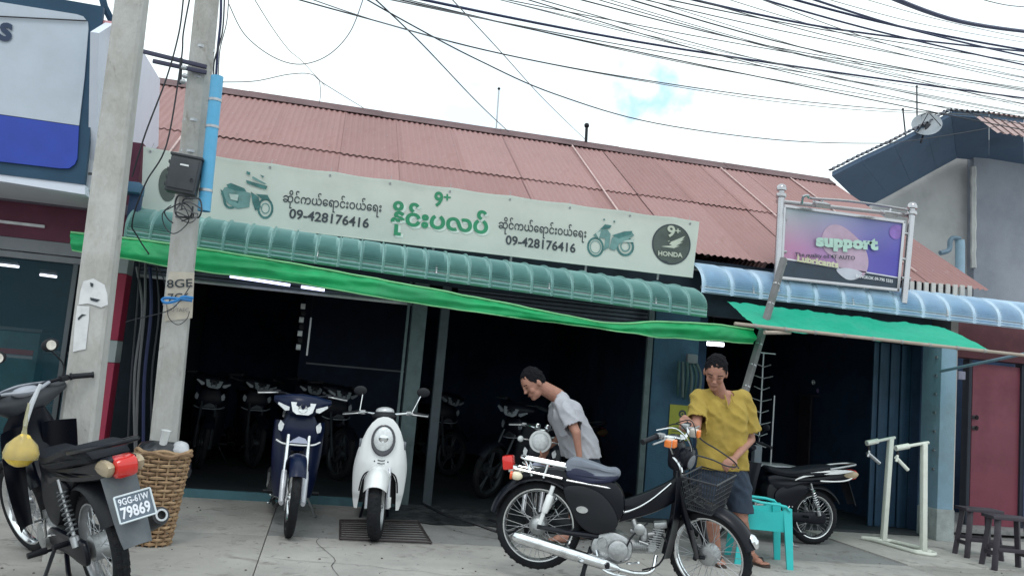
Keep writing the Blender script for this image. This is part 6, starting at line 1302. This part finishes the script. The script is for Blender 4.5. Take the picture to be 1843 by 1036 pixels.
me = fuse(caps_mb(C2, []), .012, 3, disp=fold(7.0), cuts=[(Vector((0, 0, kz)), Vector((0, 0, -1)), 2)]); me.materials.append(SHORT); o = put('shorts', me, ym); o.modifiers.new('s', 'SOLIDIFY').thickness = .004
def sandal(par, a, dx):
    pts = closed2([(a.x-.036, a.y+.055), (a.x+.036, a.y+.055), (a.x+.04+dx*.3, a.y-.05), (a.x+dx+.047, a.y-.13), (a.x+dx+.02, a.y-.185), (a.x+dx-.03, a.y-.18), (a.x+dx-.046, a.y-.12), (a.x-.04+dx*.3, a.y-.04)], 3)
    n = len(pts); mb = MB().add([(x, y, .001) for x, y in pts]+[(x, y, .018) for x, y in pts], [tuple(range(n-1, -1, -1)), tuple(range(n, 2*n))]+[(i, (i+1) % n, (i+1) % n+n, i+n) for i in range(n)]); s_ = mb.build('sandal', mat('brown_rubber', (.05, .035, .03), .6), par)
    MB().tube(spline([(a.x-.042+dx*.3, a.y-.03, .022), (a.x+dx*.6-.012, a.y-.085, .062), (a.x+dx-.004, a.y-.125, .045), (a.x+dx-.004, a.y-.135, .02)], 4), .006, 6).tube(spline([(a.x+.042+dx*.3, a.y-.03, .022), (a.x+dx*.6+.02, a.y-.085, .062), (a.x+dx-.004, a.y-.125, .045)], 4), .006, 6).build('strap', mat('black_strap', (.02, .02, .022), .5), s_)
sandal(ym, anl, -.03); sandal(ym, anr, .05)
# cable he holds
cable('brake_cable', [grip_far+Vector((-.01, -.02, .01)), J(1262, 790, 5.95)+yo, J(1290, 808, 6.0)+yo, J(1316, 826, 5.99)+yo, J(1326, 838, 6.0)+yo, J(1308, 838, 5.97)+yo, J(1280, 826, 5.9)+yo, J(1240, 815, 5.8)+yo], .006, CAB, 'black cable loop stretched between the handlebar and the hands of the man in yellow', 'cable')

# the man in grey bending over the motorcycle
GM = PZ(1030, 975, 0); GM = Vector((GM.x, 6.95, 0)); gm = thing('person', (GM.x, GM.y, 0), 0, 'man in a pale grey T-shirt bending forward over the parked motorcycle', 'person')
J = lambda x, y, Y: PY(x, y, Y)-GM
hc = J(960, 690, 6.93); hR = fit_R((-.80, -.25, -.62), (-.6, 0, .8)); nk = J(1000, 710, 6.95); pel = J(1054, 838, 6.95); chest = J(1018, 745, 6.95); waist = J(1044, 800, 6.95)
shn, shf = J(1019, 738, 6.75), J(1014, 733, 7.13); eln, elf = J(1037, 778, 6.64), J(1010, 785, 7.2); hn, hf = J(1043, 822, 6.63), J(985, 805, 7.15)
kn1, kn2 = J(1034, 915, 6.86), J(1050, 915, 7.06); a1, a2 = Vector((-.02, -.07, .085)), Vector((.09, .12, .085)); a1 = Vector((kn1.x-.03, kn1.y+.02, .085)); a2 = Vector((kn2.x+.02, kn2.y+.02, .085))
C1 = [(nk+Vector((.02, 0, -.01)), .066, hc+Vector((.05, 0, -.01)), .058)]
for dy in (-.085, 0, .085): C1 += [(chest+Vector((0, dy, 0)), .098, waist+Vector((0, dy*.85, 0)), .09), (waist+Vector((0, dy*.85, 0)), .09, pel+Vector((0, dy, 0)), .10)]
C1 += [(nk+Vector((.03, 0, -.03)), .06, shn, .05), (nk+Vector((.03, 0, -.03)), .06, shf, .05), (shn, .05, eln, .038), (eln, .037, hn, .023), (shf, .05, elf, .038), (elf, .037, hf, .023),
       (pel+Vector((0, -.08, 0)), .088, kn1, .055), (kn1, .052, kn1.lerp(a1, .35)+Vector((.02, 0, 0)), .05), (kn1.lerp(a1, .35)+Vector((.02, 0, 0)), .05, a1, .032), (pel+Vector((0, .08, 0)), .088, kn2, .055), (kn2, .052, kn2.lerp(a2, .35)+Vector((.02, 0, 0)), .05), (kn2.lerp(a2, .35)+Vector((.02, 0, 0)), .05, a2, .032)]
E1 = head_ells(hc, hR, 1.02)
for a in (a1, a2):
    C1 += [(a-Vector((-.02, 0, .03)), .034, Vector((a.x+.03, a.y, .035)), .030), (a-Vector((0, 0, .02)), .034, Vector((a.x-.10, a.y, .035)), .026), (Vector((a.x+.02, a.y, .035)), .028, Vector((a.x-.10, a.y, .032)), .028)]
    for k in range(5): C1.append((Vector((a.x-.10, a.y+(k-2)*.015, .03)), .012, Vector((a.x-.165+.006*abs(k-1), a.y+(k-2)*.017, .026)), .0095))
for w_, R_ in ((hn, fit_R((.05, -.1, -1), (.3, -1, 0))), (hf, fit_R((-.4, 0, -1), (-.3, 1, 0)))): c_, e_ = hand_caps(w_, R_, (.35, .5, .4)); C1 += c_; E1 += e_
me = fuse(caps_mb(C1, E1), .0065, 2); me.materials.append(SKIN); put('body', me, gm); head_bits(gm, hc, hR, 1.02)
GT = mat('grey_cotton', (.40, .40, .44), .85, var=.07, scale=5, bump=.25, bscale=180)
S1 = []
for dy in (-.09, 0, .09): S1 += [(chest+Vector((0, dy, 0)), .128, waist+Vector((-.015, dy, 0)), .132), (waist+Vector((-.015, dy, 0)), .132, pel+Vector((-.02, dy, -.02)), .142)]
ss = shn.lerp(eln, .75); sf = shf.lerp(elf, .75)
S1 += [(nk+Vector((.035, 0, -.03)), .07, shn, .066), (nk+Vector((.035, 0, -.03)), .07, shf, .066), (shn, .066, ss+(ss-shn)*.3, .072), (shf, .066, sf+(sf-shf)*.3, .072)]
hz0 = J(1050, 822, 6.9).z
me = fuse(caps_mb(S1, []), .011, 4, disp=fold(11.0), cuts=[(Vector((pel.x, 0, hz0)), Vector((.12, 0, -1)).normalized(), 1.5), (nk+Vector((-.02, 0, .0)), (hc-nk).normalized(), .09)])
cut_sleeve(me, ss, (ss-shn).normalized(), .095, (shn, ss), lambda c: c.y < ss.y+.012); cut_sleeve(me, sf, (sf-shf).normalized(), .095, (shf, sf), lambda c: c.y > sf.y-.028)
me.materials.append(GT); o = put('t_shirt', me, gm); o.modifiers.new('s', 'SOLIDIFY').thickness = .004
fc = J(996, 748, 6.88); MB().add([fc+Vector((-.02, -.02, .03)), fc+Vector((.02, -.05, .035)), fc+Vector((.03, -.05, -.02)), fc+Vector((-.01, -.02, -.025))], [(0, 1, 2, 3)]).build('chest_print', mat('navy_print', (.05, .06, .14), .7), gm) if False else None
C2 = []
for dy in (-.08, 0, .08): C2.append((waist.lerp(pel, .6)+Vector((0, dy, 0)), .10, pel+Vector((0, dy, -.01)), .108))
k1, k2 = pel+Vector((0, -.08, 0)), pel+Vector((0, .08, 0)); C2 += [(k1, .10, k1.lerp(kn1, .98), .082), (k2, .10, k2.lerp(kn2, .98), .082)]
me = fuse(caps_mb(C2, []), .012, 3, disp=fold(17.0), cuts=[(Vector((0, 0, kn1.z+.04)), Vector((0, 0, -1)), 2)]); me.materials.append(SHORT); o = put('shorts', me, gm); o.modifiers.new('s', 'SOLIDIFY').thickness = .004
# ------------------------------------------------------------------ smaller things
TURQ = mat('turquoise_plastic', (.03, .50, .50), .35, var=.06)
# armchair
cp = PZ(1368, 990, 0); ch = thing('plastic_chair', (3.60, 6.48, 0), rad(-16), 'turquoise plastic armchair behind the front wheel of the black step-through motorcycle', 'chair'); ch.scale = (.82, .82, .82)
# local: +x = front of the chair
def sf_(u, v): x = -.19+.40*u; y = (v-.5)*.42; return Vector((x, y, .395+.012*math.cos(u*PI)-.018*math.cos((v-.5)*PI)))
shell(MB(), sf_, 10, 10, (0, 0, -.008)).build('seat', TURQ, ch)
def bf(u, v): y = (u-.5)*(.40+.04*v); z = .38+.42*v; x = -.20-.10*v-.035*math.cos((u-.5)*PI)*v; return Vector((x, y, z))
shell(MB(), bf, 12, 10, (-.008, 0, 0)).build('backrest', TURQ, ch)
for s_ in (-1, 1):
    MB().loft([[Vector((x, s_*y+dy*.5*w_, z+dz*.012)) for dy, dz in ((-1, 0), (-.7, 1), (.7, 1), (1, 0), (.8, -1), (-.8, -1))] for x, y, z, w_ in ((-.27, .215, .66, .03), (-.2, .235, .63, .05), (-.05, .245, .605, .055), (.10, .245, .60, .055), (.19, .24, .585, .05), (.225, .235, .55, .045))]).build('armrest', TURQ, ch)
    def apron(u, v, s_=s_): x = -.20+.41*u; z = .34+(.22-.04*math.sin(u*PI))*v; return Vector((x, s_*(.215+.02*v), z))
    shell(MB(), apron, 10, 3, (0, s_*.006, 0)).build('side_panel', TURQ, ch)
    for x0, x1 in ((.205, .25), (-.20, -.25)):
        H = .57 if x0 > 0 else .40
        MB().loft([[Vector((x0+(x1-x0)*(1-q)*1.0+dx*(.030+.012*q), s_*(.215+.035*(1-q))+dy*(.016+.008*q), H*q)) for dx, dy in ((-1, -1), (1, -1), (1, 1), (-1, 1))] for q in (0, .25, .5, .75, 1)]).build('leg', TURQ, ch, smooth=30)

# stools
DW = mat('dark_painted_wood', (.035, .028, .04), .55, var=.3, scale=8, dirt=(.09, .08, .08), dirt_scale=5, dirt_amt=.35)
def stool(loc, rz, lab, h=.47):
    t = thing('wooden_stool', loc, rz, lab, 'stool', 'dark wooden stools by the red door')
    MB().box((0, 0, h-.015), (.36, .22, .03), bev=.005).build('seat', DW, t)
    for sx in (-1, 1):
        for sy in (-1, 1):
            a, b_ = Vector((sx*.12, sy*.07, h-.03)), Vector((sx*.165, sy*.11, 0)); d = a-b_; MB().box((a+b_)/2, (.042, .042, d.length), d.to_track_quat('Z', 'Y').to_matrix(), bev=.004).build('leg', DW, t)
        MB().box((sx*.148, 0, .14), (.025, .20, .035), bev=.003).build('cross_bar', DW, t)
    for sy in (-1, 1): MB().box((0, sy*.098, .18), (.28, .022, .035), bev=.003).build('stretcher', DW, t)
    return t
a = PZ(1800, 1030, 0); stool((6.14, 6.66, 0), rad(-14), 'nearer of the two dark wooden stools in front of the red door'); stool((6.26, 7.14, 0), rad(-12), 'farther dark wooden stool beside the pale blue pillar')

# white double stand
WST = mat('cream_white_enamel', (.66, .68, .62), .4, var=.06, dirt=(.42, .42, .36), dirt_scale=7, dirt_amt=.4)
b0, b1 = PZ(1590, 972, .03), PZ(1662, 992, .03); st = thing('metal_stand', (b0.x, b0.y, 0), 0, 'cream white metal stand with two uprights and short handles beside the pale blue pillar', 'stand'); so2 = Vector((b0.x, b0.y, 0))
t0, t1 = PY(1603, 788, b0.y), PY(1663, 797, b1.y)
for nm, (B_, T_) in enumerate(((b0, t0), (b1, t1))):
    B_ = Vector((B_.x, B_.y, .03)); d = T_-B_; MB().box((B_+T_)/2-so2, (.052, .05, d.length), d.to_track_quat('Z', 'Y').to_matrix(), bev=.008).build('upright', WST, st)
    e = PY((1560, 1612)[nm], (797, 806)[nm], B_.y-.02)
    MB().tube([T_-so2+Vector((.05, 0, .01)), T_-so2.lerp(so2, 0), e-so2], .015, 8).build('arm', WST, st)
    k = MB().tube([e-so2, (T_*.45+e*.55)-so2], .027, 10).build('clamp', WST, st); MB().tube([e-so2+Vector((.02, 0, -.02)), e-so2+Vector((.03, 0, -.11))], .012, 6).build('hook', PLASTIC, k)
    g0 = PY((1561, 1612)[nm], (814, 822)[nm], B_.y-.03); g1 = PY((1583, 1634)[nm], (833, 845)[nm], B_.y-.03); MB().tube([g0-so2, g1-so2], .018, 8).tube([g0-so2+Vector((.02, 0, .02)), g0-so2+Vector((0, -.01, -.04))], .012, 6).build('handle', WST if nm else STEEL, st)
B0, B1 = b0-so2, b1-so2; d = (B1-B0).normalized(); pr = Vector((-d.y, d.x, 0)); 
MB().tube(spline([B0-d*.12-pr*.16, B0-d*.08+pr*.02, B0+pr*.09, B0.lerp(B1, .5)+pr*.13, B1+pr*.10, B1+d*.10+pr*.04, B1+d*.13-pr*.03, B1+d*.06-pr*.10, B1-pr*.12, B0.lerp(B1, .5)-pr*.12, B0-pr*.12, B0-d*.12-pr*.16], 5), .018, 8).build('base_loop', WST, st)
for B_ in (B0, B1): MB().tube([B_-pr*.11, B_+pr*.10], .018, 8).build('base_bar', WST, st)

# drain grate and lifting mat by the scooter
gp = [PZ(612, 972, .0), PZ(612, 938, 0), PZ(752, 940, 0), PZ(776, 979, 0)]; gr = thing('drain_grate', (gp[0].x, gp[0].y, .006), 0, 'thin dark metal grate lying under the front wheel of the white scooter', 'grate'); go = Vector((gp[0].x, gp[0].y, 0))
RUST = mat('dark_rusty_bar', (.05, .04, .042), .7, .3, var=.3)
P = [Vector((p.x, p.y, .008))-go for p in gp]
for i in range(4): MB().tube([P[i], P[(i+1) % 4]], .009, 4).build('edge_bar', RUST, gr)
for k in range(1, 9): q = k/9; MB().tube([P[0].lerp(P[1], q), P[3].lerp(P[2], q)], .006, 4).build('bar', RUST, gr)
# crumpled black tarpaulin sheet on the ground
cpnt = PZ(820, 930, 0)
t = thing('ground_tarp', (cpnt.x, cpnt.y, 0), 0, 'crumpled black plastic sheet lying on the ground between the scooter and the black step-through', 'plastic sheet')
def gt(u, v):
    x = -.75+1.85*u; y = -.45+1.05*v; e = min(1, 5*min(u, 1-u, v, 1-v)); x += .12*noise.noise((u*3, v*9, 2)); y += .10*noise.noise((u*9, v*2, 5))
    return Vector((x, y, .012+e*(.030*abs(noise.noise((x*5, y*11, 3)))+.022*abs(noise.noise((x*13, y*19, 1)))+.012)))
shell(MB(), gt, 90, 50, (0, 0, -.004)).build('sheet', mat('black_sheeting', (.022, .026, .03), .42, var=.4, scale=7, dirt=(.08, .08, .08), dirt_amt=.5, dirt_scale=7), t, smooth=60)
cable_px('hose', [(760, 905, 7.9), (800, 925, 7.3), (850, 940, 7.0), (905, 958, 6.9), (930, 950, 7.0), (880, 935, 7.3)], .012, PLASTIC, 'black hose snaking over the crumpled plastic sheet', 'hose')

# wicker basket of rubbish
wb_ = PZ(292, 978, 0); bt = thing('wicker_basket', (wb_.x-.06, wb_.y-.02, 0), 0, 'tall tapering woven cane basket full of rubbish behind the black moped', 'basket'); bt.scale = (.80, .80, 1.0); WK = [mat('cane_%d' % i, c, .75, var=.2, scale=20, dirt=(.14, .09, .05), dirt_scale=9) for i, c in enumerate(((.34, .215, .12), (.40, .265, .155), (.27, .165, .095)))]
Hb = .60; rad_b = lambda z: .135+.075*(z/Hb)**.9
ns_ = 16
for i in range(ns_):
    a = 2*PI*i/ns_; MB().tube([Vector((math.cos(a)*rad_b(z), math.sin(a)*rad_b(z), z)) for z in [Hb*q/8 for q in range(9)]], .009, 5, squash=(1, 1, 1)).build('stake', WK[i % 3], bt)
for k in range(22):
    z = .02+k*.0268; n = 64
    pts = [Vector((math.cos(2*PI*j/n)*(rad_b(z)+.011*math.cos(ns_/2*2*PI*j/n+PI*k)), math.sin(2*PI*j/n)*(rad_b(z)+.011*math.cos(ns_/2*2*PI*j/n+PI*k)), z+.004*noise.noise((j*.3, k, 1)))) for j in range(n+1)]
    MB().tube(pts, .0095, 5, caps=False, squash=(1, 1, 1.15)).build('woven_strand', WK[(k*7) % 3], bt)
for k in range(3): MB().tube([Vector((math.cos(2*PI*j/40)*(rad_b(Hb)+.006*k), math.sin(2*PI*j/40)*(rad_b(Hb)+.006*k), Hb+.014*(k % 2)+.01*math.sin(j*.8+k*2))) for j in range(41)], .013, 6, caps=False).build('rim_strand', WK[k], bt)
MB().lathe([(0, .02), (.12, .02), (.12, .03), (0, .03)], (0, 0, 0), 'z', 24).build('bottom', WK[2], bt)
def blob(name, loc, r, m_, lab, cat, seed, amp=.3):
    mb = MB().ell((0, 0, 0), r, 26, m_=18); mb.v = [v*(1+amp*noise.noise(v*9+Vector((seed, 0, 0)))+.12*noise.noise(v*30+Vector((seed, 0, 0)))) for v in mb.v]; return mb.build(name, m_, None, smooth=50, loc=loc, label=lab, cat=cat)
bl_ = Vector(bt.location); WBAG = thin('white_bag', (.70, .72, .76), .3, rough=.4, var=.08)
blob('rubbish_bag', bl_+Vector((-.03, -.02, .61)), (.14, .12, .075), mat('black_bag', (.02, .022, .028), .3, var=.3), 'black plastic bag of rubbish on top of the cane basket', 'bag', 1)
blob('rubbish_bag', bl_+Vector((.10, -.04, .625)), (.065, .06, .055), WBAG, 'crumpled white plastic bag at the right rim of the cane basket', 'bag', 2)
blob('cardboard_scrap', bl_+Vector((-.12, .06, .63)), (.06, .05, .03), mat('brown_card', (.25, .18, .12), .8), 'scrap of brown packaging at the left rim of the cane basket', 'rubbish', 3)
blob('black_cloth', bl_+Vector((.01, .10, .50)), (.16, .08, .12), mat('black_bag', (.02, .022, .028), .3, var=.3), 'dark rag stuffed down inside the cane basket', 'rubbish', 5)
t = MB().lathe([(0, 0), (.024, 0), (.032, .095), (.034, .098), (.030, .098), (.022, .006), (0, .006)], (0, 0, 0), (.12, -.1, 1), 18).build('paper_cup', WHITEP, None, loc=bl_+Vector((-.005, -.06, .655)), label='white paper cup standing among the rubbish in the cane basket', cat='cup')
# yellow drink bag hanging from the moped
p = PY(38, 815, 4.9); t = thing('hanging_bag', (p.x, p.y, p.z), 0, 'knotted clear plastic bag of yellow food hanging from the handlebar of the black moped', 'bag')
bgm = MB().ell((0, 0, 0), (.082, .055, .07), 26, m_=18); bgm.v = [Vector((v.x*(1-.35*max(0, v.z/.07)), v.y*(1-.35*max(0, v.z/.07)), v.z+(.03*max(0, v.z/.07))))*(1+.10*noise.noise(v*25)) for v in bgm.v]; bgm.build('food', mat('yellow_food', (.72, .50, .06), .25, var=.3, scale=18, coat=.5), t, smooth=60)
bgm = MB().lathe([(.084, -.03), (.088, .0), (.074, .045), (.042, .075), (.014, .10), (.010, .13), (.012, .16), (.004, .26)], (0, 0, 0), 'z', 26); bgm.v = [Vector((v.x*(1+.10*noise.noise(v*35)), v.y*.72*(1+.1*noise.noise(v*40)), v.z)) for v in bgm.v]; bgm.build('bag_film', thin('clear_film', (.70, .66, .45), .4, rough=.2, alpha=.35), t, smooth=60)
MB().tube([(.0, 0, .14), (.015, .01, .25), (.035, .03, .36)], .009, 6).tube([(.0, 0, .14), (.0, .02, .25), (.03, .04, .36)], .007, 6).build('bag_handle', WBAG, t)

# lit tubes in the shop, the emblem poster and the things on the wall
for (x0, y0, x1, y1_, Y, lab) in ((414, 497, 522, 513, 8.0, 'long lit tube under the ceiling inside the left shop door'), (542, 516, 584, 522, 8.0, 'short lit tube beyond the long one inside the left shop door'), (1262, 617, 1302, 620, 8.7, 'short lit tube above the head of the man in yellow')):
    a, b_ = PY(x0, y0, Y), PY(x1, y1_, Y); t = thing('tube_lamp', a, 0, lab, 'lamp'); d = b_-a; MB().tube([(0, 0, 0), d], .013 if x0 < 1000 else .022, 10).build('tube', mat('lit_tube_violet', (.62, .66, 1), .4, emit=2.6, var=0) if x0 < 1000 else LAMP, t); MB().box(d/2+Vector((0, .02, .032)), (d.length, .05, .03), bev=.005).build('batten', GRYF, t); MB().tube([d/2+Vector((0, 0, .06)), d/2+Vector((0, 0, .35))], .006, 5).build('hanger', CAB, t)
p = PY(1224, 760, 8.28); t = thing('poster', (p.x, 8.285, p.z), 0, 'olive yellow notice with a dark round emblem on the blue wall', 'poster')
MB().box((0, 0, 0), (.24, .006, .36)).build('sheet', mat('olive_yellow_card', (.30, .30, .03), .6, var=.15, dirt=(.2, .22, .05)), t); MB().lathe([(.022, 0), (.042, 0), (.042, -.002), (.022, -.002)], (.02, -.004, .09), 'y', 22, closed=True).build('emblem', INK, t); MB().lathe([(0, 0), (.012, 0)], (.02, -.0055, .09), 'y', 10).build('emblem_dot', INK, t)
for k in range(4): MB().box((0, -.004, -.02-.035*k), (.17-.02*(k % 2), .001, .010)).build('print_line', mat('faded_ink', (.10, .12, .05)), t)
p = PY(1238, 680, 8.2); t = thing('hanging_goods', (p.x, 8.22, p.z), 0, 'bundle of dark green tubes and cloth hanging on the blue wall above the yellow notice', 'goods')
for k in range(6): MB().tube(spline([(-.10+.035*k, -.02*(k % 3), .16), (-.12+.05*k, -.05, .02), (-.09+.04*k, -.03*(k % 2), -.18-.02*k)], 4), .016, 7).build('tube', mat('dark_green_goods_%d' % (k % 2), ((.02, .06, .06), (.05, .08, .08))[k % 2], .5), t)
MB().box((.03, -.02, .2), (.12, .06, .10), bev=.02).build('cap', mat('grey_goods', (.13, .15, .17), .6), t)
# chevron rack and table in the right hand shop
tp = PY(1385, 836, 8.9); t = thing('work_table', (tp.x, 8.95, 0), 0, 'white topped table in the dark right hand shop', 'table'); MB().box((0, 0, tp.z), (.62, .45, .022), bev=.004).build('table_top', mat('white_laminate', (.5, .5, .54), .4), t)
for sx in (-1, 1):
    for sy in (-1, 1): MB().box((sx*.28, sy*.19, tp.z/2), (.035, .035, tp.z-.02)).build('leg', DW, t)
t = thing('chevron_rack', (tp.x-.12, 8.95, tp.z+.01), 0, 'thin metal rack with V shaped arms standing on the white topped table', 'rack'); hR_ = PY(1372, 636, 8.95).z-tp.z
RM = mat('rack_metal', (.50, .50, .52), .35, .6)
MB().tube([(0, 0, 0), (.0, 0, hR_)], .010, 8).build('post', RM, t); MB().tube([(.16, .0, 0), (.165, 0, hR_*.62)], .010, 8).build('rod', RM, t); MB().box((.03, 0, hR_), (.24, .02, .012)).build('top_bar', RM, t); MB().box((-.02, 0, .1), (.09, .08, .2), bev=.005).build('box', mat('grey_box', (.2, .22, .26), .6), t)
for k in range(7): 
    z = hR_*(.24+.105*k); w = .10+.03*(k % 2); MB().tube([(-w, 0, z+.035), (0, -.02, z), (w, 0, z+.035)], .006, 6).build('arm', RM, t)
# parts cards and tools hanging in the left shop
p = PY(541, 590, 9.6); t = thing('parts_strip', (p.x, 9.6, p.z), 0, 'vertical strip of black and white spare part packets hanging inside the left shop door', 'goods')
for k in range(7): MB().box((.01*(k % 2), 0, .24-.075*k), (.05, .012, .06), bev=.003).build('packet', (WHITEP, PLASTIC)[k % 2], t)
MB().tube([(0, .01, .29), (0, .01, 2.49-p.z)], .003, 4).build('string', CAB, t)
p = PY(556, 605, 9.6); t = thing('wall_strip', (p.x, 9.62, p.z), 0, 'narrow pale metal strip hanging beside the spare part packets', 'goods'); MB().box((0, 0, 0), (.018, .01, .42)).build('strip', RM, t); MB().tube([(0, 0, .2), (0, 0, 2.49-p.z)], .003, 4).build('string', CAB, t)
p = PY(645, 620, 11.5); t = thing('wall_board', (p.x, 11.6, 0), 0, 'large dark blue display board standing against the dark inside of the left shop', 'board'); MB().box((0, 0, 1.2), (1.5, .05, 2.1), bev=.01).build('panel', mat('deep_blue_board', (.008, .018, .045), .8, var=.3), t); MB().box((0, -.03, 1.3), (1.3, .01, .02)).build('rail', GRYF, t)
random.seed(4)
for k in range(9):
    p = PY(1465+k*9+random.uniform(-3, 3), 690+14*(k % 3)+random.uniform(-3, 3), 10.5); t = blob('small_goods', p, (.03, .02, .035), (WHITEP, mat('violet_goods', (.25, .15, .35), .5), RM)[k % 3], 'one of the small shiny packets on the dark back shelf of the right shop', 'goods', k, .4); t['group'] = 'small packets on the back shelf of the right shop'
p = PY(1500, 715, 10.6); t = thing('wall_shelf', (p.x, 10.6, p.z), 0, 'dark shelf at the back of the right hand shop holding small packets', 'shelf'); MB().box((0, 0, 0), (.9, .3, .02)).build('board', DW, t); 
for sx in (-1, 1): MB().box((sx*.42, 0, -p.z/2), (.03, .28, p.z-.02)).build('side', DW, t)
# hooks, small grit and leaves on the ground
mb = MB(); random.seed(11)
for i in range(420):
    x, y = random.uniform(-4, 8), random.uniform(3.2, 8.1); s_ = random.uniform(.003, .011); mb.ell((x, y, .004), (s_, s_*.8, s_*.5), 5, m_=3)
mb.build('grit', mat('grit', (.13, .12, .11), .9, var=.4, scale=30), None, smooth=0, kind='stuff')
